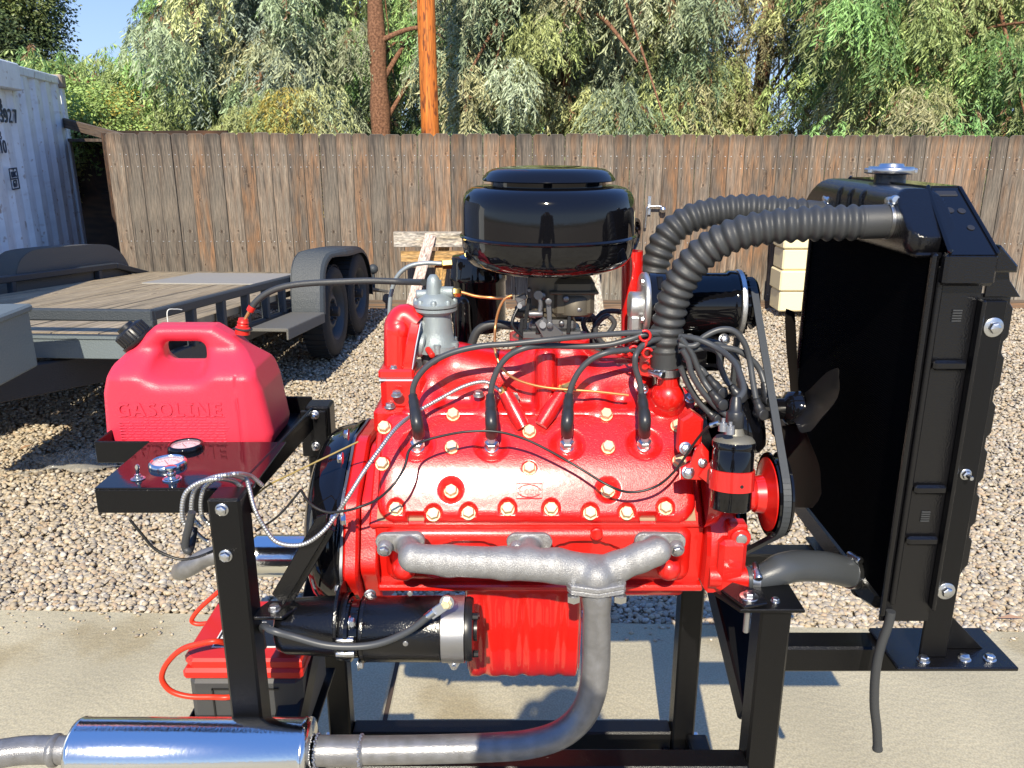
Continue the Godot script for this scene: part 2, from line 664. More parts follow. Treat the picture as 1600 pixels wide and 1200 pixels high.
	mat("label_white", 0.75, 0.75, 0.73, 0.4)
	mat("label_black", 0.012, 0.012, 0.012, 0.4)
	mat("braid", 0.5, 0.5, 0.49, 0.38, 0.85)
	mat("gold_wire", 0.30, 0.22, 0.07, 0.5)
	mat("blade", 0.012, 0.010, 0.009, 0.4)
	# yard
	bumpy(mat("trailer_paint", 0.035, 0.043, 0.050, 0.55), T.cast, 0.5, 4.0)
	bumpy(mat("trailer_dust", 0.12, 0.115, 0.10, 0.75), T.cast, 0.7, 4.0)
	bumpy(mat("tyre", 0.022, 0.021, 0.020, 0.8), T.fine, 0.5, 5.0)
	bumpy(mat("rust_dark", 0.03, 0.026, 0.024, 0.7), T.cast, 0.6, 4.0)
	bumpy(mat("tool_box_grey", 0.17, 0.20, 0.20, 0.45, 0.3), T.cast, 0.3, 3.0)
	bumpy(mat("galvanised", 0.15, 0.18, 0.19, 0.5, 0.3), T.cast, 0.3, 4.0)
	mat("string", 0.7, 0.68, 0.62, 0.8)
	bumpy(mat("cream_plastic", 0.78, 0.68, 0.42, 0.5), T.cast, 0.3, 3.0)
	mat("letter_blue", 0.03, 0.05, 0.08, 0.6)

func tex_mat(called: String, im: Image, rough: float) -> StandardMaterial3D:
	var m := StandardMaterial3D.new()
	m.resource_name = called
	m.albedo_texture = ImageTexture.create_from_image(im)
	m.roughness = rough
	M[called] = m
	return m

func paint(w: int, h: int, f: Callable) -> Image:
	var data := PackedByteArray()
	data.resize(w * h * 3)
	var k := 0
	for y in h:
		for x in w:
			var c: Color = f.call(x, y)
			data[k] = int(clampf(c.r, 0, 1) * 255)
			data[k + 1] = int(clampf(c.g, 0, 1) * 255)
			data[k + 2] = int(clampf(c.b, 0, 1) * 255)
			k += 3
	return Image.create_from_data(w, h, false, Image.FORMAT_RGB8, data)

func wood(called: String, n: int, w: int, h: int, base: Color, warm: Color, grey: Color, weather: float) -> StandardMaterial3D:
	# boards with the grain running along v: v = 0 at the foot of the board
	var f := FastNoiseLite.new()
	f.seed = n * 17 + 3
	f.frequency = 1.0
	f.fractal_octaves = 3
	var r := RandomNumberGenerator.new()
	r.seed = n * 91 + 5
	var knots := []
	for i in 3 + n % 3:
		knots.append(Vector3(r.randf_range(0.15, 0.85), r.randf_range(0.05, 0.92), r.randf_range(0.05, 0.12)))
	var heat := r.randf_range(0.1, 1.0)
	var tone := r.randf_range(0.90, 1.08)
	var im := paint(w, h, func(x, y):
		var u := float(x) / w
		var v := 1.0 - float(y) / h
		var bend := 0.0
		var k := 0.0
		for q in knots:
			var dx: float = (u - q.x) / q.z
			var dy: float = (v - q.y) / (q.z * 0.16)
			var e := exp(-(dx * dx + dy * dy))
			bend += e * 0.25 * signf(dx)
			k = maxf(k, exp(-(dx * dx + dy * dy) * 5.0))
		var g := f.get_noise_2d((u + bend) * 26.0, v * 5.0 + n * 7.0)
		var fine := f.get_noise_2d(u * 70.0, v * 14.0 + 40.0)
		var blot := f.get_noise_2d(u * 1.6 + 9.0, v * 3.2 + n)
		var c := base.lerp(warm, clampf((0.45 + blot * 1.1) * heat + g * 0.25, 0.0, 1.0))
		c = c.lerp(grey, clampf(smoothstep(0.70, 0.97, v + blot * 0.12) * weather + (1.0 - heat) * 0.45 + f.get_noise_2d(u * 3.0, v * 1.5 + 77.0) * 0.5, 0.0, 1.0))
		c = c * (tone * (1.0 + g * 0.40 + fine * 0.26))
		c = c * (1.0 - 0.3 * smoothstep(0.25, 0.6, f.get_noise_2d(u * 5.0 + 31.0, v * 2.2 + n * 3.0)))
		c = c.lerp(Color(0.16, 0.10, 0.06), k * 0.75)
		if v < 0.06:
			c = c * (0.75 + v * 4.0)
		return c)
	return tex_mat(called, im, 0.85)

func ground() -> void:
	var earth := bumpy(mat("earth", 0.21, 0.17, 0.115, 0.95), T.cast, 1.0, 2.0)
	earth.albedo_color = Color.WHITE
	earth.albedo_texture = noise_tex(0.03, false, 1.0, 512, 5, FastNoiseLite.TYPE_SIMPLEX_SMOOTH, Color(0.50, 0.45, 0.36), Color(0.70, 0.64, 0.54))
	var st := mb()
	box(st, Vector3(0, -0.275, -20), Vector3(160, 0.5, 160))
	struct("ground", st, earth)
	# concrete slabs with a joint between them; the gravel begins along their slanting edge
	var n := FastNoiseLite.new()
	n.seed = 11
	n.frequency = 1.0
	n.fractal_octaves = 5
	var im := paint(1024, 1024, func(x, y):
		var p := Vector2(x, y) / 1024.0
		var a := n.get_noise_2d(p.x * 3.0, p.y * 3.0)
		var b := n.get_noise_2d(p.x * 9.0 + 50.0, p.y * 9.0)
		var s := smoothstep(0.22, 0.5, n.get_noise_2d(p.x * 5.0 + 21.0, p.y * 4.0 - 13.0))
		var col := Color(0.95, 0.93, 0.88) * (1.0 + a * 0.10 + b * 0.07)
		return col.lerp(Color(0.76, 0.70, 0.58), s * 0.5))
	var con := StandardMaterial3D.new()
	con.resource_name = "concrete"
	con.roughness = 0.85
	con.albedo_texture = noise_tex(0.16, false, 1.0, 1024, 5, FastNoiseLite.TYPE_SIMPLEX, Color(0.64, 0.615, 0.535), Color(0.79, 0.765, 0.68))
	con.detail_enabled = true
	con.detail_blend_mode = BaseMaterial3D.BLEND_MODE_MUL
	con.detail_albedo = ImageTexture.create_from_image(im)
	con.detail_uv_layer = BaseMaterial3D.DETAIL_UV_2
	con.uv2_triplanar = true
	con.uv2_world_triplanar = true
	con.uv2_scale = Vector3.ONE * 0.21
	con.normal_enabled = true
	con.normal_texture = T.fine
	con.normal_scale = 0.1
	con.uv1_triplanar = true
	con.uv1_world_triplanar = true
	con.uv1_scale = Vector3.ONE * 0.7
	var flat := Transform3D(Basis(Vector3.RIGHT, Vector3(0, 0, -1), Vector3.UP), Vector3(0, -0.1, 0))
	var edge := func(x: float) -> float: return 2.318 - 0.0388 * x
	st = mb()
	ext(st, [Vector2(-0.345, -8), Vector2(-0.345, edge.call(-0.345)), Vector2(-9, edge.call(-9.0)), Vector2(-9, -8)], flat, 0.1, 0.006)
	struct("concrete_slab", st, con)
	st = mb()
	ext(st, [Vector2(-0.362 + 0.03, -8), Vector2(9, -8), Vector2(9, edge.call(9.0)), Vector2(-0.332, edge.call(-0.332))], flat, 0.1, 0.006)
	struct("concrete_slab_001", st, con)
	st = mb()
	span(st, -0.347, -0.33, -0.09, -0.008, -8, 2.33)
	struct("joint_strip", st, mat("joint_wood", 0.06, 0.04, 0.028, 0.9))
	# gravel
	var tones := [Color(0.36, 0.28, 0.17), Color(0.46, 0.38, 0.26), Color(0.28, 0.22, 0.15), Color(0.30, 0.27, 0.22), Color(0.55, 0.49, 0.38), Color(0.38, 0.24, 0.13), Color(0.22, 0.20, 0.18), Color(0.44, 0.34, 0.20), Color(0.62, 0.58, 0.50)]
	var g := Node3D.new()
	g.name = "gravel"
	add_child(g)
	g.set_meta("kind", "stuff")
	g.set_meta("label", "tan and grey pebbles covering the yard between slab and fence")
	g.set_meta("category", "gravel")
	var stone := StandardMaterial3D.new()
	stone.vertex_color_use_as_albedo = true
	stone.roughness = 0.75
	for kind in 3:
		var places := []
		var tints := []
		for i in 100000:
			var d := 2.2 + 6.9 * pow(rng.randf(), 1.45)
			var half := 0.72 * d + 1.4
			var x := rng.randf_range(-half, half)
			if d < edge.call(x) + 0.012:
				if rng.randf() > 0.028 or d < edge.call(x) - 0.14:
					continue
			var r := (0.0045 + 0.0095 * pow(rng.randf(), 1.25)) * (1.0 + 0.12 * smoothstep(3.5, 7.5, d))
			var on = d < edge.call(x) + 0.004
			var y := -0.016 + rng.randf_range(-0.004, 0.014) + 0.006 * sin(x * 2.1 + d * 1.3)
			if on:
				y = r * 0.25
				r *= 0.5
			var b := Basis.from_euler(Vector3(rng.randf_range(-0.5, 0.5), rng.randf() * TAU, rng.randf_range(-0.5, 0.5)))
			places.append(Transform3D(b.scaled_local(Vector3(r * rng.randf_range(0.9, 1.35), r * rng.randf_range(0.55, 0.85), r)), Vector3(x, y, -d)))
			var c: Color = tones[rng.randi() % tones.size()].lerp(Color(0.38, 0.32, 0.235), 0.58) * rng.randf_range(0.88, 1.2)
			tints.append(c)
		scatter(g, "pebbles", pebble(kind), stone, places, tints).set_meta("kind", "stuff")
	# a few dry leaves lying on the gravel
	for item in [[Vector3(2.648, 0.005, -4.346), "curled pinkish dry leaf on gravel right of the radiator post's upper bolts"], [Vector3(1.594, 0.005, -2.312), "pinkish dry leaf on the gravel just above the slab at the picture's right edge"], [Vector3(-2.406, 0.005, -3.832), "dry leaf on gravel beside the trailer's shadow at far left"]]:
		var q: Vector3 = item[0]
		var m := mb()
		var w := Basis(Vector3.UP, rng.randf() * TAU)
		for s in [-1.0, 1.0]:
			tri(m, w * Vector3(0, 0.004, 0.045), w * Vector3(0.011 * s, 0.012, 0), w * Vector3(0, 0.006, -0.045), Vector3.UP, Vector3.UP, Vector3.UP)
		var o := lone("dry_leaf", m, mat("dry_leaf", 0.45, 0.26, 0.15, 0.7), item[1], "leaf", "dry leaves on the gravel")
		o.position = q

func pebble(kind: int) -> ArrayMesh:
	var st := mb()
	var r := RandomNumberGenerator.new()
	r.seed = kind + 40
	var rings := 4
	var n := 7
	var pts := []
	for j in rings + 1:
		var row := []
		for i in n:
			var a := PI * j / rings
			var b := TAU * i / n + j * 0.3
			var m := r.randf_range(0.78, 1.12)
			if j == 0 or j == rings:
				m = 0.92
			row.append(Vector3(sin(a) * cos(b), cos(a), sin(a) * sin(b)) * m)
		pts.append(row)
	for j in rings:
		for i in n:
			var a: Vector3 = pts[j][i]
			var b: Vector3 = pts[j][(i + 1) % n]
			var c: Vector3 = pts[j + 1][(i + 1) % n]
			var d: Vector3 = pts[j + 1][i]
			if j > 0:
				tri(st, a, b, c, a.normalized(), b.normalized(), c.normalized())
			if j < rings - 1:
				tri(st, a, c, d, a.normalized(), c.normalized(), d.normalized())
			elif j == rings - 1:
				tri(st, a, b, d, a.normalized(), b.normalized(), d.normalized())
	return st.commit()

func fence() -> void:
	var t := thing("board_fence", "long weathered brown fence of upright dog-eared boards behind the yard", "fence")
	t.position = Vector3(0, 0, -7.4)
	var mats := []
	for i in 10:
		var k := float(i) / 9.0
		mats.append(wood("fence_wood_%d" % i, i, 64, 640, Color(0.42, 0.365, 0.315).lerp(Color(0.365, 0.335, 0.305), k * 0.8), Color(0.56, 0.405, 0.28).lerp(Color(0.43, 0.35, 0.275), k * 0.6), Color(0.50, 0.475, 0.43), 0.85))
	var shapes := []
	for i in 4:
		var st := mb()
		var h := 1.50 + 0.003 * i
		var w := 0.1386 - 0.0010 * (i % 2)
		var c := 0.018 + 0.003 * (i % 3)
		ext(st, [Vector2(-w / 2, 0), Vector2(w / 2, 0), Vector2(w / 2, h - c), Vector2(w / 2 - c, h), Vector2(-w / 2 + c, h), Vector2(-w / 2, h - c)], Transform3D(), 0.017, 0.003, Rect2(-w / 2, 0, w, h))
		shapes.append(st.commit())
	var x := -3.42
	var nails := mb()
	while x < 7.2:
		var p := part(t, "plank", shapes[rng.randi() % 4], mats[rng.randi() % mats.size()])
		var y := 0.035 - 0.0032 * (x + 3.4) + rng.randf_range(-0.004, 0.004)
		var dz := rng.randf_range(-0.004, 0.004)
		p.transform = Transform3D(Basis(Vector3.BACK, rng.randf_range(-0.0018, 0.0018)) * Basis(Vector3.UP, rng.randf_range(-0.02, 0.02)), Vector3(x, y - 0.02, dz))
		for hgt in [1.34, 1.24, 0.60, 0.14]:
			for s in [-0.045, 0.045]:
				rod(nails, Vector3(x + s + rng.randf_range(-0.006, 0.006), hgt - 0.0032 * (x + 3.4) + rng.randf_range(-0.006, 0.006), dz + 0.014), Vector3(x + s, hgt - 0.0032 * (x + 3.4), dz + 0.0205), 0.0042, 6)
		x += 0.1405 + rng.randf_range(-0.0008, 0.0014)
	part(t, "nail_heads", nails, mat("nail", 0.42, 0.42, 0.41, 0.6, 0.2)).set_meta("kind", "stuff")
	for hgt in [1.29, 0.72, 0.18]:
		var st := mb()
		span(st, -3.45, 7.2, hgt - 0.07, hgt, 0.007, 0.045, 0.003)
		part(t, "rail", st, mats[3])
	for k in 5:
		var st := mb()
		span(st, -3.4 + k * 2.4, -3.31 + k * 2.4, -0.1, 1.44, 0.047, 0.135, 0.003)
		part(t, "post", st, mats[5])
	# kickboard along the ground
	var kb := mb()
	span(kb, -3.45, 7.2, -0.04, 0.075, -0.045, -0.024, 0.003)
	part(t, "kickboard", kb, mats[4])
	# the gate latch on the boards right of the air cleaner
	var l := thing("gate_latch", "bright zinc gate latch screwed to the fence boards", "latch")
	var st2 := mb()
	span(st2, 1.185, 1.215, 0.83, 0.99, 7.362, 7.376, 0.002)
	part(l, "strap", st2, M.zinc)
	st2 = mb()
	tube(st2, smooth([Vector3(1.17, 0.72, -7.35), Vector3(1.175, 0.84, -7.34), Vector3(1.19, 0.9, -7.335), Vector3(1.30, 0.905, -7.335)]), 0.011, 8)
	ball(st2, Vector3(1.315, 0.88, -7.33), 0.03)
	part(l, "handle", st2, M.zinc)

func container_and_shed() -> void:
	# the container's long side runs away to the left; its far corner stands by the shed
	var far := Vector3(-4.62, 0, -9.0)
	var dir := Vector3(0.2518, 0, 0.9678)   # towards the near end
	var out := Vector3(0.9678, 0, -0.2518)  # the side's outer normal
	var H := 2.075
	var L := 7.0
	var t := thing("shipping_container", "pale grey-white corrugated shipping container with dark stencilled numbers", "container")
	t.transform = Transform3D(Basis(out, Vector3.UP, out.cross(Vector3.UP)), far)
	# local axes: x out of the side, y up, z along the side: out x up
	var s := 1.0 if t.basis.z.dot(dir) > 0 else -1.0
	var n := FastNoiseLite.new()
	n.seed = 5
	n.frequency = 1.0
	n.fractal_octaves = 4
	var im := paint(512, 512, func(x, y):
		var a := n.get_noise_2d(x * 0.01, y * 0.02)
		var b := n.get_noise_2d(x * 0.06 + 40, y * 0.008)
		var r := smoothstep(0.42, 0.6, n.get_noise_2d(x * 0.035 + 90, y * 0.03))
		var c := Color(0.91, 0.93, 0.93) * (1.0 + a * 0.06 + b * 0.05)
		return c.lerp(Color(0.50, 0.38, 0.28), r * 0.6))
	var skin := tex_mat("container_paint", im, 0.5)
	skin.uv1_triplanar = true
	skin.uv1_world_triplanar = true
	skin.uv1_scale = Vector3.ONE * 0.45
	var prof := []
	var z := 0.14
	while z < L:
		for q in [[0.0, 0.0], [0.13, 0.0], [0.18, -0.036], [0.31, -0.036], [0.36, 0.0]]:
			prof.append(Vector2(z + q[0], q[1]))
		z += 0.37
	var st := mb()
	for i in prof.size() - 1:
		var a: Vector2 = prof[i]
		var b: Vector2 = prof[i + 1]
		if b.x - a.x < 1e-4:
			continue
		var nn := Vector3(b.x - a.x, 0, -(b.y - a.y) * s).normalized()
		quad(st, Vector3(a.y, 0.12, a.x * s), Vector3(b.y, 0.12, b.x * s), Vector3(b.y, H - 0.08, b.x * s), Vector3(a.y, H - 0.08, a.x * s), nn)
	part(t, "corrugated_side", st, skin)
	st = mb()
	box(st, Vector3(-1.2, H / 2, L / 2 * s), Vector3(2.2, H - 0.05, L - 0.1), Basis(), 0.01)
	part(t, "shell", st, skin)
	st = mb()
	box(st, Vector3(-0.02, H - 0.04, L / 2 * s), Vector3(0.06, 0.08, L), Basis(), 0.008)
	part(t, "top_rail", st, skin)
	st = mb()
	box(st, Vector3(-0.04, H / 2 - 0.02, 0.065 * s), Vector3(0.12, H - 0.1, 0.13), Basis(), 0.01)
	part(t, "corner_post", st, skin)
	st = mb()
	box(st, Vector3(-0.04, H - 0.05, 0.075 * s), Vector3(0.16, 0.13, 0.17), Basis(), 0.012)
	part(t, "corner_casting", st, bumpy(mat("casting_rust", 0.30, 0.24, 0.18, 0.75), T.cast, 0.8, 4.0))
	st = mb()
	box(st, Vector3(-0.02, 0.06, L / 2 * s), Vector3(0.08, 0.12, L), Basis(), 0.008)
	part(t, "bottom_rail", st, skin)
	# vent cover high on the side, then the lettering
	st = mb()
	box(st, Vector3(0.03, Vector2(1.789, 1.967).y, (Vector2(1.647, 1.976).x + 0.4) * s), Vector3(0.06, 0.22, 0.8), Basis(), 0.012)
	part(t, "vent_cover", st, skin)
	for q in [["8", Vector2(2.081, 1.677), 0.075], ["3927", Vector2(1.723, 1.558), 0.11], ["3", Vector2(2.227, 1.441), 0.065], ["1210", Vector2(2.145, 1.326), 0.10]]:
		# the frame cuts the lettering off on the left, so it is laid from its visible right end
		var tm := text_mesh(" ".join(["392", "7"]) if q[0] == "3927" else q[0], q[2], 0.004, "Droid Sans", true)
		tm.horizontal_alignment = HORIZONTAL_ALIGNMENT_RIGHT
		var o := part(t, "lettering", tm, M.letter_blue)
		o.transform = Transform3D(Basis(Vector3(0, 0, -s), Vector3.UP, Vector3.RIGHT).scaled_local(Vector3(1.25, 1, 1)), Vector3(0.006, q[1].y, q[1].x * s))
		tm.vertical_alignment = VERTICAL_ALIGNMENT_BOTTOM
	st = mb()
	var f0 := Vector2(2.178, 1.237)
	var f1 := Vector2(1.978, 1.075)
	for q in [f0.x, f1.x]:
		box(st, Vector3(0.005, (f0.y + f1.y) / 2, q * s), Vector3(0.004, f0.y - f1.y, 0.016))
	for y in [f0.y, (f0.y + f1.y) / 2, f1.y]:
		box(st, Vector3(0.006, y, (f0.x + f1.x) / 2 * s), Vector3(0.004, 0.010, f0.x - f1.x))
	part(t, "code_frame", st, M.letter_blue)
	for q in [["uic", f0.y * 0.75 + f1.y * 0.25, 0.06], ["67", f0.y * 0.25 + f1.y * 0.75, 0.055]]:
		var o := part(t, "lettering", text_mesh(q[0], q[2], 0.004, "Droid Sans", true), M.letter_blue)
		o.transform = Transform3D(Basis(Vector3(0, 0, -s), Vector3.UP, Vector3.RIGHT).scaled_local(Vector3(1.25, 1, 1)), Vector3(0.006, q[1], (f0.x + f1.x) / 2 * s))
	# lean-to shed between the container and the end of the fence
	var sh := thing("lean_to_shed", "dark open lean-to shed between container and fence end", "shed")
	var dark := wood("shed_wood", 21, 64, 256, Color(0.22, 0.16, 0.12), Color(0.30, 0.20, 0.13), Color(0.25, 0.23, 0.20), 0.3)
	var roof_mat := wood("shed_roof", 22, 64, 256, Color(0.36, 0.30, 0.25), Color(0.42, 0.34, 0.27), Color(0.40, 0.37, 0.34), 0.4)
	st = mb()
	bar(st, Vector3(-4.62, 1.63, -8.9), Vector3(-3.40, 1.46, -7.62), 0.04, 0.09)
	part(sh, "fascia", st, roof_mat)
	st = mb()
	ext(st, [Vector2(-4.62, 8.92), Vector2(-3.47, 7.66), Vector2(-3.62, 8.6), Vector2(-4.3, 10.2), Vector2(-4.9, 10.4)], Transform3D(Basis(Vector3.RIGHT, Vector3(0, 0, -1), Vector3.UP), Vector3(0, 1.44, 0)), 0.03, 0.003)
	part(sh, "roof", st, roof_mat)
	st = mb()
	bar(st, Vector3(-3.68, -0.02, -7.86), Vector3(-3.68, 1.52, -7.86), 0.09, 0.09, Vector3.BACK)
	part(sh, "post", st, dark)
	st = mb()
	bar(st, Vector3(-6.2, 0.75, -9.9), Vector3(-2.9, 0.75, -8.8), 0.03, 1.6, Vector3.UP)
	part(sh, "back_wall", st, dark)
	st = mb()
	bar(st, Vector3(-3.43, 0.75, -7.45), Vector3(-2.9, 0.75, -8.8), 0.03, 1.5, Vector3.UP)
	part(sh, "side_wall", st, dark)
	st = mb()
	bar(st, Vector3(-4.3, 0.9, -8.9), Vector3(-3.5, 0.9, -8.5), 0.05, 0.08)
	part(sh, "cross_rail", st, dark)

func utility_pole() -> void:
	var st := mb()
	var b := Vector3(-0.7534, 1.525, -8)
	var base := Vector3(b.x + 0.012, 0, b.z)
	tube(st, PackedVector3Array([base, base + Vector3(-0.02, 2, 0), base + Vector3(-0.05, 7.5, 0)]), func(i): return 0.088 - 0.006 * i, 28)
	var n := FastNoiseLite.new()
	n.seed = 31
	n.frequency = 1.0
	n.fractal_octaves = 4
	var im := paint(256, 512, func(x, y):
		var g := n.get_noise_2d(x * 0.16, y * 0.012)
		var b2 := smoothstep(0.1, 0.5, n.get_noise_2d(x * 0.03 + 20, y * 0.018))
		var w := smoothstep(0.3, 0.55, n.get_noise_2d(x * 0.10 + 60, y * 0.006))
		var c := Color(0.72, 0.40, 0.13) * (1.0 + g * 0.35)
		c = c.lerp(Color(0.32, 0.15, 0.06), b2 * 0.75)
		return c.lerp(Color(0.90, 0.62, 0.30), w * 0.6))
	var m := tex_mat("pole_wood", im, 0.75)
	m.uv1_scale = Vector3(1, 0.45, 1)
	lone("utility_pole", st, m, "smooth orange stained wooden pole rising behind the fence", "pole")

# ---------- trees ----------
func sprig(kind: int, seed_n: int) -> ArrayMesh:
	# 0: long hanging willow-like leaves, 1: small rounder leaves
	var st := mb()
	var r := RandomNumberGenerator.new()
	r.seed = seed_n * 7 + 1
	var n := 15 if kind == 0 else 20
	for i in n:
		var f := (i + 0.5) / n
		var p := Vector3(r.randf_range(-0.03, 0.03), -0.30 * f * f, 0.20 * f) if kind == 0 else Vector3(r.randf_range(-0.11, 0.11), r.randf_range(-0.10, 0.06), 0.24 * f)
		var d: Vector3
		var l: float
		var w: float
		if kind == 0:
			d = Vector3(r.randf_range(-0.75, 0.75), r.randf_range(-1.1, -0.25), r.randf_range(-0.3, 0.6)).normalized()
			l = r.randf_range(0.07, 0.125)
			w = r.randf_range(0.010, 0.0165)
		else:
			d = Vector3(r.randf_range(-1, 1), r.randf_range(-0.8, 0.5), r.randf_range(-0.2, 1.0)).normalized()
			l = r.randf_range(0.045, 0.075)
			w = l * 0.27
		var side := d.cross(Vector3(r.randf_range(-1, 1), r.randf_range(-0.3, 0.3), r.randf_range(-1, 1))).normalized()
		var up := side.cross(d).normalized()
		if up.z < 0:
			up = -up
		var a := p
		var tip := p + d * l
		var m := p + d * l * 0.45
		for s in [-1.0, 1.0]:
			var q: Vector3 = m + side * w * s + up * w * 0.35
			var nn: Vector3 = (up - side * s * 0.35).normalized()
			tri(st, a, q, tip, nn, nn, nn)
	var k := [Vector3(0, 0.02, -0.05), Vector3(0, -0.02, 0.09), Vector3(0, -0.22, 0.18)]
	tube(st, PackedVector3Array(k), 0.0025, 3, false)
	return st.commit()

func tree(called: String, label: String, at: Vector3, trunk_h: float, trunk_r: float, bark: Material, region: AABB, lumps: int, per: int, kind: int, tones: Array, size := 1.0, lean := Vector3.ZERO, limbs := 9) -> Node3D:
	var t := thing(called, label, "tree")
	t.position = at
	var st := mb()
	var pts := []
	for i in 6:
		var f := i / 5.0
		pts.append(Vector3(sin(f * 4.0 + at.x) * 0.06, -0.1 + trunk_h * f, cos(f * 3.0 + at.z) * 0.06) + lean * f)
	var path := smooth(pts, 5)
	var rr := rng.randf() * 9.0
	tube(st, path, func(i): return trunk_r * (1.15 - 0.75 * float(i) / path.size()) * (1.0 + 0.10 * sin(i * 1.9 + rr)), 14)
	part(t, "trunk", st, bark)
	var cen := region.get_center() - at
	for k in limbs:
		st = mb()
		var from: Vector3 = path[int(path.size() * rng.randf_range(0.3, 0.95)) - 1]
		var to := Vector3(cen.x + rng.randf_range(-0.42, 0.42) * region.size.x, cen.y + rng.randf_range(-0.3, 0.45) * region.size.y, cen.z + rng.randf_range(-0.1, 0.75) * region.size.z)
		var mid := from.lerp(to, 0.5) + Vector3(0, 0.25, 0)
		var lp := smooth([from, mid, to], 6)
		var lr := trunk_r * rng.randf_range(0.14, 0.34)
		tube(st, lp, func(i): return lr * (1.0 - 0.85 * float(i) / lp.size()), 7)
		part(t, "limb", st, bark)
	var places := [[], [], []]
	var tints := [[], [], []]
	for k in lumps:
		# lumps sit in the region, more of them near its outside
		var u := Vector3(rng.randf_range(-1, 1), rng.randf_range(-1, 1), rng.randf_range(-0.6, 1))
		var c := cen + Vector3(u.x * region.size.x, u.y * region.size.y, u.z * region.size.z) * 0.5
		var lr := rng.randf_range(0.20, 0.44) * size
		var tone: Color = tones[rng.randi() % tones.size()]
		var bright := rng.randf_range(0.7, 1.3)
		for j in per * 2:
			var n := Vector3(rng.randfn(), rng.randfn() + 0.25, rng.randfn() + 0.3).normalized()
			var e := c + Vector3(n.x, n.y * 1.25, n.z) * lr * pow(rng.randf(), 0.3)
			var b := Basis(Vector3.UP, atan2(n.x, n.z) + rng.randf_range(-0.7, 0.7)) * Basis(Vector3.RIGHT, rng.randf_range(-0.35, 0.45)) * Basis(Vector3.BACK, rng.randf_range(-0.3, 0.3))
			var q := rng.randi() % 3
			places[q].append(Transform3D(b.scaled_local(Vector3.ONE * rng.randf_range(0.5, 0.82) * size), e))
			var col := tone * 1.14 * bright * rng.randf_range(0.75, 1.25)
			if rng.randf() < 0.03:
				col = Color(0.20, 0.11, 0.05)
			tints[q].append(col)
	for q in 3:
		scatter(t, "crown", T["sprig%d%d" % [kind, q]], M.leaf, places[q], tints[q]).set_meta("kind", "stuff")
	return t

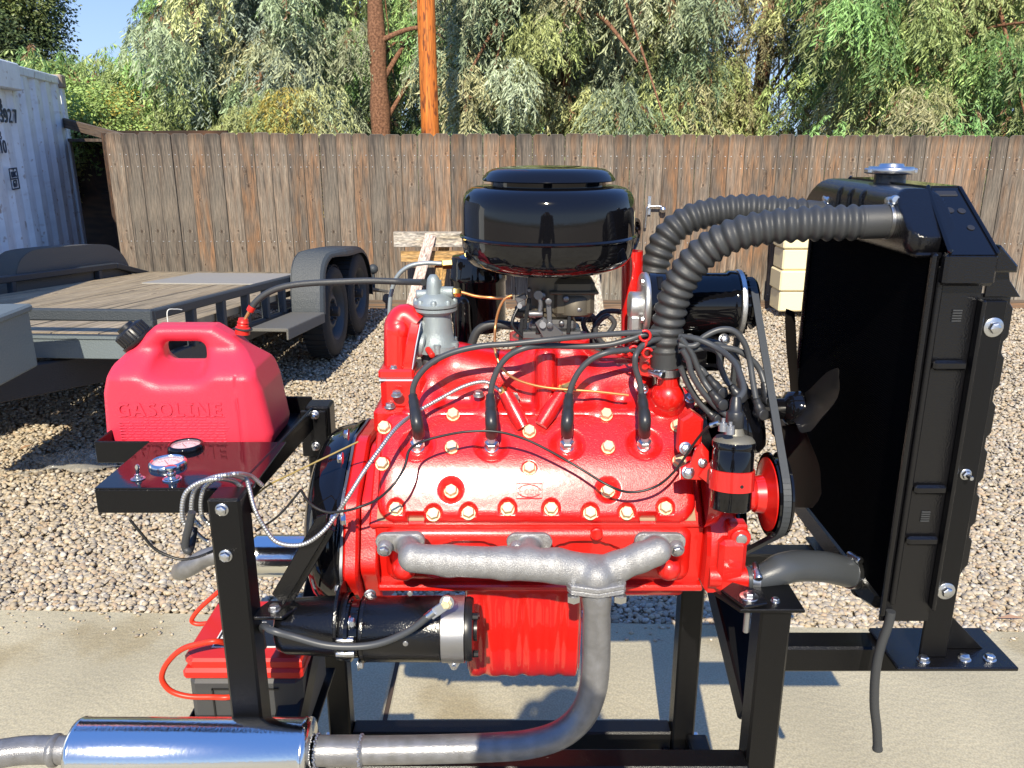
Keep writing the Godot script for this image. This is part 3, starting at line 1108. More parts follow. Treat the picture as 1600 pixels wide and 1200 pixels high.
func trees() -> void:
	var leaf := StandardMaterial3D.new()
	leaf.vertex_color_use_as_albedo = true
	leaf.roughness = 0.5
	leaf.backlight_enabled = true
	leaf.backlight = Color(0.12, 0.17, 0.03)
	leaf.cull_mode = BaseMaterial3D.CULL_DISABLED
	M.leaf = leaf
	for k in 2:
		for q in 3:
			T["sprig%d%d" % [k, q]] = sprig(k, q + k * 3)
	var brown := bumpy(mat("bark_brown", 0.24, 0.135, 0.08, 0.95), T.cast, 2.2, 3.0)
	brown.albedo_color = Color.WHITE
	brown.albedo_texture = noise_tex(0.02, false, 1.0, 512, 5, FastNoiseLite.TYPE_SIMPLEX_SMOOTH, Color(0.30, 0.19, 0.13), Color(0.70, 0.52, 0.40))
	var pale := bumpy(mat("bark_pale", 0.30, 0.22, 0.16, 0.9), T.cast, 1.3, 2.0)
	var dark := bumpy(mat("bark_dark", 0.09, 0.055, 0.035, 0.95), T.cast, 1.5, 2.0)
	var grey := [Color(0.259, 0.32, 0.187), Color(0.32, 0.369, 0.236), Color(0.199, 0.271, 0.137), Color(0.276, 0.299, 0.175)]
	var olive := [Color(0.326, 0.365, 0.139), Color(0.4, 0.425, 0.188), Color(0.251, 0.304, 0.114), Color(0.376, 0.365, 0.186)]
	var green := [Color(0.19, 0.327, 0.102), Color(0.253, 0.376, 0.126), Color(0.152, 0.279, 0.0882), Color(0.314, 0.402, 0.139)]
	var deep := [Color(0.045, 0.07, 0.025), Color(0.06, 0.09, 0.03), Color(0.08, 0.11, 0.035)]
	var lime := [Color(0.277, 0.388, 0.102), Color(0.228, 0.327, 0.0892), Color(0.339, 0.401, 0.115)]
	var gold := [Color(0.415, 0.342, 0.0732), Color(0.342, 0.268, 0.0854), Color(0.268, 0.244, 0.0732)]
	var blue := [Color(0.261, 0.321, 0.246), Color(0.311, 0.37, 0.284)]
	var rust := [Color(0.20, 0.15, 0.08), Color(0.20, 0.18, 0.09), Color(0.20, 0.21, 0.10)]
	tree("dark_tree", "dark green dense leafed tree above the container at the picture's corner", Vector3(-9.5, 0, -15), 5, 0.2, dark, AABB(Vector3(-12.4, 1.6, -16), Vector3(4.35, 3.8, 2)), 190, 42, 1, deep + [Color(0.11, 0.14, 0.04)], 1.6)
	tree("willow_tree", "feathery light green tree just right of the container", Vector3(-5.7, 0, -11.6), 2.4, 0.10, brown, AABB(Vector3(-6.05, 0.9, -12.3), Vector3(1.5, 1.3, 1.4)), 62, 44, 0, green + lime, 1.1)
	tree("yellow_shrub", "yellowing shrub peeking over the fence beside the shed", Vector3(-4.75, 0, -9.6), 1.3, 0.05, brown, AABB(Vector3(-5.5, 0.9, -10.1), Vector3(1.0, 1.0, 0.7)), 22, 46, 1, lime + lime + gold, 0.95, Vector3.ZERO, 4)
	tree("grey_gum_tree", "broad grey-green gum tree with hanging leaves left of the trunks", Vector3(-4.0, 0, -11.6), 4.5, 0.16, brown, AABB(Vector3(-4.35, 0.9, -12.2), Vector3(1.95, 3.2, 2.2)), 85, 46, 0, grey + olive + blue, 1.0)
	tree("gap_tree", "shaded deep green tree behind the gap left of the brown trunk", Vector3(-2.6, 0, -14.5), 5, 0.22, dark, AABB(Vector3(-4.6, 0.9, -15), Vector3(3.0, 3.8, 1.5)), 50, 40, 0, deep + green, 1.3)
	tree("twiggy_shrub", "wispy olive shrub of thin yellow twigs behind the fence", Vector3(-2.45, 0, -9.9), 1.6, 0.05, pale, AABB(Vector3(-3.1, 0.9, -10.2), Vector3(1.1, 0.9, 0.7)), 14, 40, 0, olive + gold, 0.8, Vector3.ZERO, 9)
	tree("trunk_gum_tree", "gum tree with thick brown trunk standing left of the orange pole", Vector3(-1.48, 0, -10.3), 6.0, 0.12, brown, AABB(Vector3(-2.7, 1.3, -11.8), Vector3(2.7, 2.8, 1.5)), 54, 44, 0, green + grey, 0.95, Vector3(-0.25, 0, 0))
	tree("middle_gum_tree", "pale olive gum tree filling the space right of the orange pole", Vector3(0.6, 0, -11.0), 5, 0.18, brown, AABB(Vector3(-0.9, 0.9, -11.6), Vector3(3.2, 3.2, 2.1)), 105, 46, 0, olive + grey, 1.0)
	tree("brown_trunk_tree", "tree with dark forked trunk and dry brown leaves above the air cleaner's right", Vector3(2.15, 0, -11.3), 5.5, 0.24, dark, AABB(Vector3(1.3, 1.4, -13.0), Vector3(1.9, 2.8, 1.3)), 36, 44, 0, olive + rust, 1.0, Vector3(-0.35, 0, 0))
	tree("sparse_tree", "thin leaved brownish tree with bits of sky showing through", Vector3(3.6, 0, -12.5), 5, 0.14, brown, AABB(Vector3(2.5, 0.9, -13), Vector3(2.4, 3.2, 1.6)), 62, 34, 0, olive + rust, 1.0)
	tree("green_gum_tree", "full green gum tree above the radiator with hanging sprays", Vector3(4.6, 0, -10.4), 5, 0.17, brown, AABB(Vector3(3.4, 0.9, -11.2), Vector3(2.3, 3.1, 2.2)), 85, 46, 0, green + olive, 1.0)
	tree("right_gum_tree", "green gum tree with dark gaps at the picture's right edge", Vector3(6.6, 0, -10.8), 5, 0.18, dark, AABB(Vector3(5.4, 0.9, -11.6), Vector3(3.2, 3.4, 2.2)), 95, 46, 0, green + grey, 1.0)
	var far_spots := [[-5.6, -18.5, 3.0, 4.2], [-2.6, -18.5, 4.4, 5.2], [1.6, -18.5, 4.0, 5.2], [8.9, -18.0, 5.4, 5.4], [13.5, -17.0, 5, 5.4], [-15.5, -18, 5.5, 5.4]]
	var names := ["low dark tree far behind the feathery light green tree", "tall dark tree far behind the brown trunk and pole", "tall dark tree far behind the pale olive gum", "tall dark tree far behind the radiator's gum tree", "dark tree far behind the right edge gum", "dark tree far behind the container"]
	for i in far_spots.size():
		var s: Array = far_spots[i]
		tree("far_tree", names[i], Vector3(s[0], 0, s[1]), 5, 0.25, dark, AABB(Vector3(s[0] - s[2] / 2, 0.6, s[1] - 0.8), Vector3(s[2], s[3] - 0.6, 1.6)), 110, 40, 0, deep + green, 1.5)

func yard_things() -> void:
	# wooden sawhorse by the fence
	var w := wood("splashed_wood", 31, 128, 128, Color(0.72, 0.68, 0.62), Color(0.74, 0.66, 0.52), Color(0.72, 0.70, 0.68), 0.3)
	var y := wood("pine_wood", 32, 64, 128, Color(0.70, 0.57, 0.38), Color(0.78, 0.60, 0.36), Color(0.70, 0.62, 0.50), 0.2)
	var pinkish := wood("pink_wood", 33, 64, 128, Color(0.74, 0.62, 0.58), Color(0.76, 0.66, 0.60), Color(0.74, 0.70, 0.66), 0.2)
	var t := thing("sawhorse", "paint-splashed wooden sawhorse against the fence behind the air cleaner", "sawhorse")
	var a := Vector3(-0.9707, 0.6718, -6.9)
	var st := mb()
	box(st, Vector3(a.x + 0.86, a.y, -6.9), Vector3(1.74, 0.125, 0.03), Basis(), 0.003)
	part(t, "top_board", st, w)
	st = mb()
	box(st, Vector3(a.x + 0.86, a.y - 0.145, -6.93), Vector3(1.64, 0.09, 0.03), Basis(), 0.003)
	part(t, "brace_board", st, y)
	for q in [[0.30, 0.10, pinkish, -6.87], [0.42, 0.30, y, -6.955], [1.60, 1.70, w, -6.87], [1.58, 1.62, y, -6.955]]:
		st = mb()
		bar(st, Vector3(a.x + q[0], a.y + 0.04, q[3]), Vector3(a.x + q[1], 0.0, q[3] + (0.20 if q[3] > -6.9 else -0.14)), 0.09, 0.03, Vector3.BACK)
		part(t, "leg", st, q[2])
	# pale yellow plastic crate
	t = thing("plastic_crate", "pale cream plastic crate by the fence, mostly hidden behind the radiator", "crate")
	var b := Vector3(2.278, 0.05285, -7)
	for k in 5:
		st = mb()
		box(st, Vector3(b.x + 0.42, b.y + 0.09 + 0.178 * k, -7.05), Vector3(0.86 + (0.02 if k % 2 else 0.0), 0.172, 0.26 + (0.03 if k % 2 else 0.0)), Basis(), 0.012)
		part(t, "panel", st, M.cream_plastic)
	st = mb()
	box(st, Vector3(b.x + 0.42, b.y + 0.46, -7.05), Vector3(0.82, 0.9, 0.22))
	part(t, "core", st, M.cream_plastic)
	# crumpled clear plastic sheet on the gravel
	var c := Vector3(-2.029, 0.02, -3.61)
	var n := FastNoiseLite.new()
	n.seed = 4
	n.frequency = 20.0
	n.noise_type = FastNoiseLite.TYPE_CELLULAR
	var g := grid(40, 30, func(i, j):
		var u = i / 40.0 - 0.5
		var v = j / 30.0 - 0.5
		var f := clampf(1.0 - (u * u + v * v) * 4.0, 0.0, 1.0)
		return Vector3(u * 0.36 * (1 + 0.35 * sin(v * 9)), 0.004 + f * 0.03 + (n.get_noise_2d(u * 0.8, v * 0.6) + 0.8) * 0.075 * f, -v * 0.22 * (1.0 + 0.3 * sin(u * 11)) - u * 0.05))
	var film := mat("plastic_film", 0.50, 0.47, 0.40, 0.12)
	film.transparency = BaseMaterial3D.TRANSPARENCY_ALPHA
	film.albedo_color.a = 0.42
	var o := lone("plastic_sheet", g, film, "crumpled clear plastic sheet lying on the gravel behind the fuel tray", "sheet")
	o.position = c

# ---------- trailer ----------
func trailer() -> void:
	# built level around its deck's front right corner, then tipped: the tongue stands on its jack
	var t := thing("flatbed_trailer", "dark grey tandem axle flatbed trailer with worn plank deck", "trailer")
	var fwd := Vector3(0.053, -0.082, -1.0).normalized()
	var right := fwd.cross(Vector3.UP).normalized()
	var up := right.cross(fwd)
	t.transform = Transform3D(Basis(right, up, -fwd), Vector3(-1.546, 0.775, -3.46))
	# local axes: x right, y up from the rail top, -z towards the rear
	var W := 1.76
	var L := 3.55
	var st := mb()
	var deck := []
	for i in 3:
		deck.append(wood("deck_wood_%d" % i, 50 + i, 64, 512, Color(0.60, 0.54, 0.43), Color(0.62, 0.53, 0.39), Color(0.64, 0.58, 0.49), 0.4))
	var dy := -0.104
	var n := 8
	for i in n:
		var w := (W - 0.06) / n
		st = mb()
		ext(st, [Vector2(-w / 2 + 0.003, 0.0), Vector2(w / 2 - 0.003, 0.0), Vector2(w / 2 - 0.003, L - 0.05), Vector2(-w / 2 + 0.003, L - 0.05)], Transform3D(Basis(Vector3.RIGHT, Vector3(0, 0, -1), Vector3.UP), Vector3(-W + 0.03 + w * (i + 0.5), dy - 0.04 + rng.randf_range(-0.003, 0.003), -0.02)), 0.04, 0.002, Rect2(-w / 2, 0, w, L))
		part(t, "plank", st, deck[i % 3])
	st = mb()
	box(st, Vector3(-W / 2 + 0.1, dy + 0.006, -L + 0.75), Vector3(W - 0.9, 0.008, 0.95))
	part(t, "steel_plate", st, bumpy(mat("plate_dust", 0.30, 0.29, 0.265, 0.6), T.cast, 0.4, 3.0))
	# rails on posts
	for s in [0.0, -W]:
		st = mb()
		bar(st, Vector3(s, -0.022, 0.0), Vector3(s, -0.022, -L + 0.55), 0.044, 0.044, Vector3.UP, 0.006)
		bar(st, Vector3(s, -0.022, -L + 0.55), Vector3(s, dy - 0.02, -L + 0.05), 0.044, 0.044, Vector3.UP, 0.006)
		part(t, "side_rail", st, M.trailer_paint)
		for k in [0.40, 0.76, 1.10, 1.42, 1.72, 2.75]:
			st = mb()
			bar(st, Vector3(s, -0.04, -k), Vector3(s, dy - 0.115, -k), 0.042, 0.042, Vector3.BACK, 0.004)
			part(t, "rail_post", st, M.trailer_paint)
	st = mb()
	bar(st, Vector3(-W, -0.022, 0), Vector3(0.02, -0.022, 0), 0.044, 0.05, Vector3.UP, 0.006)
	part(t, "front_rail", st, M.trailer_paint)
	for k in [0.0, -0.74, -W]:
		st = mb()
		bar(st, Vector3(k, -0.04, 0), Vector3(k, dy - 0.05, 0), 0.045, 0.045, Vector3.BACK, 0.004)
		part(t, "rail_post", st, M.trailer_paint)
	# frame beams, front plate and tongue
	for s in [-0.02, -W + 0.02]:
		st = mb()
		bar(st, Vector3(s, dy - 0.155, 0.0), Vector3(s, dy - 0.155, -L), 0.05, 0.09, Vector3.UP, 0.004)
		part(t, "side_beam", st, M.trailer_paint)
	st = mb()
	box(st, Vector3(-W / 2, dy - 0.045, 0.03), Vector3(W + 0.04, 0.09, 0.05), Basis(), 0.004)
	part(t, "front_beam", st, M.trailer_paint)
	st = mb()
	box(st, Vector3(-0.41, dy - 0.05, 0.062), Vector3(0.66, 0.095, 0.012), Basis(), 0.003)
	box(st, Vector3(-0.41, dy - 0.005, 0.07), Vector3(0.66, 0.012, 0.012))
	part(t, "front_plate", st, M.galvanised)
	st = mb()
	box(st, Vector3(-0.52, dy - 0.045, 0.074), Vector3(0.06, 0.075, 0.012), Basis(), 0.002)
	rod(st, Vector3(-0.52, dy - 0.06, 0.075), Vector3(-0.52, dy - 0.06, 0.09), 0.012, 10)
	part(t, "latch_plate", st, M.galvanised)
	st = mb()
	bar(st, Vector3(-0.05, dy - 0.16, -0.6), Vector3(-W / 2 + 0.33, dy - 0.18, 0.3), 0.06, 0.13, Vector3.UP, 0.004)
	part(t, "tongue_bar", st, M.rust_dark)
	st = mb()
	bar(st, Vector3(-W + 0.05, dy - 0.16, -0.6), Vector3(-W / 2 - 0.33, dy - 0.18, 0.3), 0.06, 0.13, Vector3.UP, 0.004)
	part(t, "tongue_bar", st, M.rust_dark)
	# fenders and steps
	for s in [1.0, -1.0]:
		var x0 := 0.03 if s > 0 else -W - 0.03
		var arch := []
		for q in [[1.80, -0.24], [1.82, -0.05], [1.86, 0.06], [1.96, 0.125], [2.14, 0.15], [2.86, 0.15], [3.08, 0.11], [3.22, 0.02], [3.30, -0.12], [3.32, -0.26]]:
			arch.append(Vector3(0, q[1], -q[0]))
		var sm := smooth(arch, 4)
		st = mb()
		for i in sm.size() - 1:
			var a := sm[i]
			var b := sm[i + 1]
			var nn := Vector3(0, b.z - a.z, -(b.y - a.y)).normalized()
			if nn.y < 0.0 and i > 8 and i < sm.size() - 12:
				nn = -nn
			# rounded outer lip
			var prof := [[0.0, 0.0], [0.16, 0.0], [0.185, -0.008], [0.202, -0.025], [0.208, -0.045], [0.208, -0.06]]
			var cen := Vector3(0, -0.30, -2.56)
			for k in prof.size() - 1:
				var pa: Array = prof[k]
				var pb: Array = prof[k + 1]
				var da := (cen - a).normalized()
				var db := (cen - b).normalized()
				var p0 = a + Vector3(x0 + s * pa[0], 0, 0) - da * pa[1]
				var p1 = b + Vector3(x0 + s * pa[0], 0, 0) - db * pa[1]
				var p2 = b + Vector3(x0 + s * pb[0], 0, 0) - db * pb[1]
				var p3 = a + Vector3(x0 + s * pb[0], 0, 0) - da * pb[1]
				var f := k / 4.0
				var qn := (-(da + db) * (1.0 - f) + Vector3(s, 0, 0) * f * 1.6).normalized()
				quad(st, p0, p1, p2, p3, qn)
		# the inner wall of the fender
		var poly := []
		for p in sm:
			poly.append(Vector2(-p.z, p.y))
		ext(st, poly, Transform3D(Basis(Vector3(0, 0, -1), Vector3.UP, Vector3.RIGHT), Vector3(x0 - (0.004 if s > 0 else 0.006), 0, 0)), 0.008, 0.0)
		part(t, "fender", st, M.trailer_paint if s > 0 else M.trailer_dust)
		st = mb()
		box(st, Vector3(x0 + s * 0.11, -0.235, -1.42), Vector3(0.22, 0.02, 0.74), Basis(), 0.004)
		box(st, Vector3(x0 + s * 0.215, -0.26, -1.42), Vector3(0.012, 0.06, 0.74), Basis(), 0.003)
		part(t, "step_plate", st, M.trailer_dust)
		st = mb()
		bar(st, Vector3(x0 + s * 0.05, -0.20, -3.32), Vector3(x0 + s * 0.19, -0.26, -3.58), 0.22, 0.02)
		part(t, "rear_step", st, M.trailer_dust)
		for k in [2.21, 2.91]:
			wheel(t, Vector3(x0 + s * 0.105, -0.27 + (k - 2.21) * 0.082, -k), s)
	# ball on the rear corner
	st = mb()
	rod(st, Vector3(0.19, -0.24, -3.52), Vector3(0.19, -0.10, -3.52), 0.012, 10)
	ball(st, Vector3(0.19, -0.07, -3.52), 0.042)
	part(t, "ball_marker", st, M.trailer_paint)
	# string loops on the front rail
	st = mb()
	for q in [[-0.58, 0.0], [-0.66, 0.3], [0.10, 0.6]]:
		var x: float = q[0]
		var zz := 0.03
		tube(st, smooth([Vector3(x, -0.08, zz + 0.01), Vector3(x - 0.004, 0.0, zz + 0.005), Vector3(x + 0.015, 0.006, 0.0), Vector3(x + 0.03, 0.0, -0.03)], 6), 0.0022, 6)
	tube(st, smooth([Vector3(-0.58, -0.07, 0.04), Vector3(-0.60, -0.14, 0.05), Vector3(-0.585, -0.17, 0.06), Vector3(-0.61, -0.16, 0.06)], 6), 0.0022, 6)
	tube(st, smooth([Vector3(-0.53, -0.125, 0.09), Vector3(-0.56, -0.14, 0.09), Vector3(-0.565, -0.25, 0.095), Vector3(-0.60, -0.27, 0.095), Vector3(-0.66, -0.235, 0.09)], 6), 0.0022, 6)
	part(t, "string", st, M.string)
	# tool box over the tongue
	var bx := thing("tool_box", "grey steel tool box on the trailer tongue at the picture's left edge", "tool box")
	var p := Vector3(-1.714, 0.8573, -2.8)
	st = mb()
	box(st, Vector3(p.x - 0.44, p.y - 0.125, -2.95), Vector3(0.60, 0.23, 0.34), Basis(Vector3.UP, 0.05), 0.008)
	part(bx, "body", st, M.tool_box_grey)
	st = mb()
	box(st, Vector3(p.x - 0.44, p.y - 0.006, -2.95), Vector3(0.622, 0.03, 0.365), Basis(Vector3.UP, 0.05), 0.008)
	part(bx, "lid", st, M.tool_box_grey)
	st = mb()
	var l := Vector3(p.x - 0.20, p.y - 0.085, -2.77)
	box(st, l, Vector3(0.075, 0.055, 0.012), Basis(Vector3.UP, 0.05), 0.004)
	tube(st, smooth([l + Vector3(-0.03, 0.01, 0.006), l + Vector3(-0.03, -0.02, 0.02), l + Vector3(0.03, -0.02, 0.02), l + Vector3(0.03, 0.01, 0.006)], 5), 0.004, 8)
	part(bx, "latch", st, M.rust_dark)

func wheel(t: Node3D, at: Vector3, s: float) -> void:
	var w := Node3D.new()
	w.name = "wheel"
	t.add_child(w, true)
	w.position = at
	var ax := Vector3(s, 0, 0)
	var st := mb()
	lathe(st, [[0.19, -0.085], [0.26, -0.095], [0.30, -0.08], [0.315, -0.05], [0.318, 0.0], [0.315, 0.05], [0.30, 0.08], [0.26, 0.095], [0.20, 0.088], [0.19, 0.08]], Vector3.ZERO, ax, 44)
	for k in 44:
		var a := TAU * k / 44
		box(st, Vector3(0, cos(a) * 0.318, sin(a) * 0.318), Vector3(0.14, 0.008, 0.026), Basis(Vector3.RIGHT, a))
	part(w, "tyre", st, M.tyre)
	st = mb()
	lathe(st, [[0.0, 0.02], [0.075, 0.025], [0.09, 0.055], [0.11, 0.055], [0.13, 0.03], [0.165, 0.03], [0.18, 0.07], [0.195, 0.085], [0.195, 0.078]], Vector3.ZERO, ax, 36)
	lathe(st, [[0.195, -0.08], [0.19, 0.0], [0.185, 0.07]], Vector3.ZERO, ax, 36)
	part(w, "rim", st, M.trailer_paint)
	st = mb()
	rod(st, Vector3(s * 0.02, 0, 0), Vector3(s * 0.10, 0, 0), 0.035, 16, 0.006)
	for k in 5:
		var a := TAU * k / 5
		rod(st, Vector3(s * 0.045, cos(a) * 0.065, sin(a) * 0.065), Vector3(s * 0.07, cos(a) * 0.065, sin(a) * 0.065), 0.010, 6)
	part(w, "hub", st, M.rust_dark)

func stand() -> void:
	var t := thing("engine_stand", "black painted square tube steel stand carrying the red engine", "stand")
	var f = M.black_frame
	var st := mb()
	# uprights
	for q in [[-0.467, -0.416, 0.0, 0.951, 1.157, 1.208], [-0.426, -0.375, 0.0, 0.951, 1.61, 1.661], [0.405, 0.456, 0.0, 0.750, 1.18, 1.231], [0.374, 0.425, 0.0, 0.750, 1.61, 1.661]]:
		st = mb()
		span(st, q[0], q[1], 0.1, q[3], q[4], q[5], 0.004)
		part(t, "upright", st, f)
	# rails
	for q in [[-0.416, 0.405, 0.403, 0.453, 1.1585, 1.2065], [-0.375, 0.374, 0.10, 0.15, 1.612, 1.660]]:
		st = mb()
		span(st, q[0], q[1], q[2], q[3], q[4], q[5], 0.004)
		part(t, "cross_rail", st, f)
	for q in [[-0.465, -0.415, 1.208, 1.61], [0.404, 0.454, 1.231, 1.61]]:
		st = mb()
		span(st, q[0] + 0.001, q[1] - 0.001, 0.101, 0.15, q[2], q[3], 0.004)
		part(t, "side_rail", st, f)
	# slanting braces
	st = mb()
	bar(st, Vector3(0.40, 0.735, -1.607), Vector3(0.43, 0.50, -1.235), 0.05, 0.05, Vector3.UP, 0.004)
	part(t, "brace", st, f)
	st = mb()
	bar(st, Vector3(-0.40, 0.62, -1.607), Vector3(-0.44, 0.30, -1.212), 0.05, 0.05, Vector3.UP, 0.004)
	part(t, "brace", st, f)
	# casters
	for q in [[-0.44, 1.18], [-0.40, 1.635], [0.43, 1.205], [0.40, 1.635]]:
		var c := Node3D.new()
		c.name = "caster"
		t.add_child(c, true)
		c.position = Vector3(q[0], 0, -q[1])
		st = mb()
		box(st, Vector3(0, 0.096, 0), Vector3(0.10, 0.008, 0.085), Basis(), 0.002)
		for s in [-0.022, 0.022]:
			box(st, Vector3(s, 0.065, 0), Vector3(0.004, 0.06, 0.04), Basis(), 0.001)
		part(c, "plate", st, M.zinc)
		st = mb()
		lathe(st, [[0, -0.015], [0.03, -0.015], [0.036, -0.008], [0.036, 0.008], [0.03, 0.015], [0, 0.015]], Vector3(0, 0.036, 0), Vector3.RIGHT, 24)
		part(c, "wheel", st, M.rubber)
		for s in [-0.04, 0.04]:
			put(c, "bolt", T.bolt, M.zinc, Vector3(s, 0.1, 0.03), Vector3.UP, 0.3)
	# front motor mount plates on the right uprights
	for d in [1.165, 1.60]:
		st = mb()
		ext(st, [Vector2(0.335, -d - 0.05), Vector2(0.468, -d - 0.075), Vector2(0.468, -d + 0.005), Vector2(0.365, -d + 0.005)], Transform3D(Basis(Vector3.RIGHT, Vector3.BACK, Vector3.DOWN), Vector3(0, 0.758, 0)), 0.007, 0.0015)
		part(t, "mount_plate", st, f)
		st = mb()
		ext(st, [Vector2(0.345, 1.165 + 0.045), Vector2(0.37, 1.165 - 0.006), Vector2(0.41, 1.165 + 0.004), Vector2(0.415, 1.165 + 0.04), Vector2(0.37, 1.165 + 0.07)], Transform3D(Basis(Vector3.RIGHT, Vector3.FORWARD, Vector3.UP), Vector3(0, 0.7585, 1.165 - d)), 0.006, 0.0015)
		part(t, "mount_ear", st, M.black_rough_gloss)
		put(t, "bolt", T.bolt_washer, M.zinc, Vector3(0.385, 0.7645, -d - 0.022), Vector3.UP, 0.4)
		st = mb()
		rod(st, Vector3(0.385, 0.70, -d - 0.022), Vector3(0.385, 0.752, -d - 0.022), 0.005, 10)
		part(t, "bolt_shank", st, M.steel)
	put(t, "bolt", T.bolt_small, M.zinc, Vector3(0.428, 0.758, -1.185), Vector3.UP, 0.1)
	# rear mount: angle straps from the left uprights up to the bell housing
	for k in [0, 1]:
		var d := 1.2 if k == 0 else 1.62
		var o := Vector3(0, 0, 1.2 - d)
		var e := 1.0 if k == 0 else -1.0
		st = mb()
		ext(st, [Vector2(-0.43, 1.165), Vector2(-0.37, 1.165), Vector2(-0.34, 1.215), Vector2(-0.405, 1.215)], Transform3D(Basis(Vector3.RIGHT, Vector3.FORWARD * e, Vector3.UP), Vector3(0, 0.735, 0 if k == 0 else -2.83)), 0.006, 0.0015)
		part(t, "rear_mount", st, M.black_rough_gloss)
		st = mb()
		ext(st, [Vector3(-0.3927, 0.7647, -1.2), Vector3(-0.3755, 0.7432, -1.2), Vector3(-0.3538, 0.7788, -1.2), Vector3(-0.3, 0.8667, -1.2), Vector3(-0.2931, 0.9094, -1.2), Vector3(-0.3099, 0.9027, -1.2)].map(func(v): return Vector2(v.x, v.y)), Transform3D(Basis(), Vector3(0, 0, -1.2) + o), 0.005, 0.001)
		bar(st, Vector3(-0.3755, 0.7491, -1.21) + o, Vector3(-0.2992, 0.8798, -1.21) + o, 0.03, 0.005, Vector3.BACK, 0.001)
		part(t, "strap", st, M.black_rough_gloss)
		put(t, "bolt", T.bolt, M.steel, Vector3(-0.388, 0.741, -1.188) + o, Vector3.UP, 0.5)
	# bolts through the left uprights
	for p in [Vector3(-0.4441, 0.9341, -1.157), Vector3(-0.446, 0.8556, -1.157)]:
		put(t, "bolt", T.bolt, M.zinc, p, Vector3.BACK, 0.35)
	st = mb()
	span(st, -0.434, -0.381, 0.845, 0.944, 1.600, 1.609, 0.002)
	part(t, "bolt_plate", st, f)
	for p in [Vector3(-0.4031, 0.9369, -1.6), Vector3(-0.4052, 0.8684, -1.6)]:
		put(t, "bolt", T.bolt_stud, M.zinc, p, Vector3.BACK, 0.2)
	# outrigger that carries the radiator
	for d in [1.262, 1.60]:
		st = mb()
		span(st, 0.458 if d < 1.5 else 0.426, 0.845, 0.567, 0.618, d, d + 0.051, 0.004)
		part(t, "outrigger", st, f)
	st = mb()
	span(st, 0.648, 0.852, 0.619, 0.627, 1.192, 1.312, 0.002)
	part(t, "base_plate", st, M.black_rough_gloss)
	st = mb()
	span(st, 0.655, 0.84, 0.619, 0.627, 1.58, 1.67, 0.002)
	part(t, "base_plate", st, M.black_rough_gloss)
	for q in [[0.70, 1.212], [0.772, 1.216], [0.815, 1.216]]:
		put(t, "bolt", T.bolt, M.zinc, Vector3(q[0], 0.627, -q[1]), Vector3.UP, q[0] * 9)
	# angle iron posts either side of the radiator
	for d in [1.222, 1.70]:
		st = mb()
		var far: bool = d > 1.5
		span(st, 0.698, 0.744, 0.627, 1.245, d, d + 0.006, 0.0015)
		span(st, 0.7385, 0.7445, 0.627, 1.245, d + 0.0065, d + 0.045, 0.0015)
		part(t, "radiator_post", st, M.black_frame)
		st = mb()
		ext(st, [Vector2(0, 0), Vector2(0.075, 0), Vector2(0, 0.075)], Transform3D(Basis(), Vector3(0.745, 0.6275, -d - 0.03)), 0.006, 0.001)
		part(t, "gusset", st, M.black_frame)
		if not far:
			for y in [1.205, 0.965, 0.755]:
				put(t, "bolt", T.bolt_stud if y > 0.9 and y < 1.0 else T.bolt_washer, M.zinc, Vector3(0.728 if y > 1 else 0.724, y, -d), Vector3.BACK, y)
	# steel shelf at the left: an instrument panel in front and a fuel tray behind it
	st = mb()
	span(st, -0.663, -0.412, 0.9445, 0.9475, 1.208, 1.415, 0.001)
	part(t, "instrument_panel", st, M.black_panel)
	st = mb()
	span(st, -0.663, -0.412, 0.9035, 0.944, 1.208, 1.213, 0.001)
	span(st, -0.663, -0.658, 0.9035, 0.944, 1.214, 1.415, 0.001)
	part(t, "panel_skirt", st, M.black_frame)
	st = mb()
	bar(st, Vector3(-0.4375, 0.926, -1.2085), Vector3(-0.408, 0.926, -1.66), 0.006, 0.045, Vector3.UP, 0.0015)
	part(t, "shelf_side", st, M.black_frame)
	st = mb()
	span(st, -0.765, -0.664, 0.905, 0.947, 1.417, 1.422, 0.0015)
	span(st, -0.765, -0.760, 0.905, 0.947, 1.4225, 1.69, 0.0015)
	span(st, -0.765, -0.43, 0.905, 0.947, 1.6905, 1.6955, 0.0015)
	part(t, "tray_rim", st, M.black_frame)
	st = mb()
	span(st, -0.759, -0.44, 0.906, 0.911, 1.423, 1.69, 0.001)
	part(t, "tray_floor", st, M.black_frame)
	# battery shelf
	st = mb()
	span(st, -0.63, -0.39, 0.352, 0.358, 1.33, 1.57, 0.001)
	span(st, -0.634, -0.63, 0.352, 0.392, 1.33, 1.57, 0.001)
	span(st, -0.63, -0.39, 0.352, 0.392, 1.326, 1.33, 0.001)
	part(t, "battery_tray", st, M.black_frame)

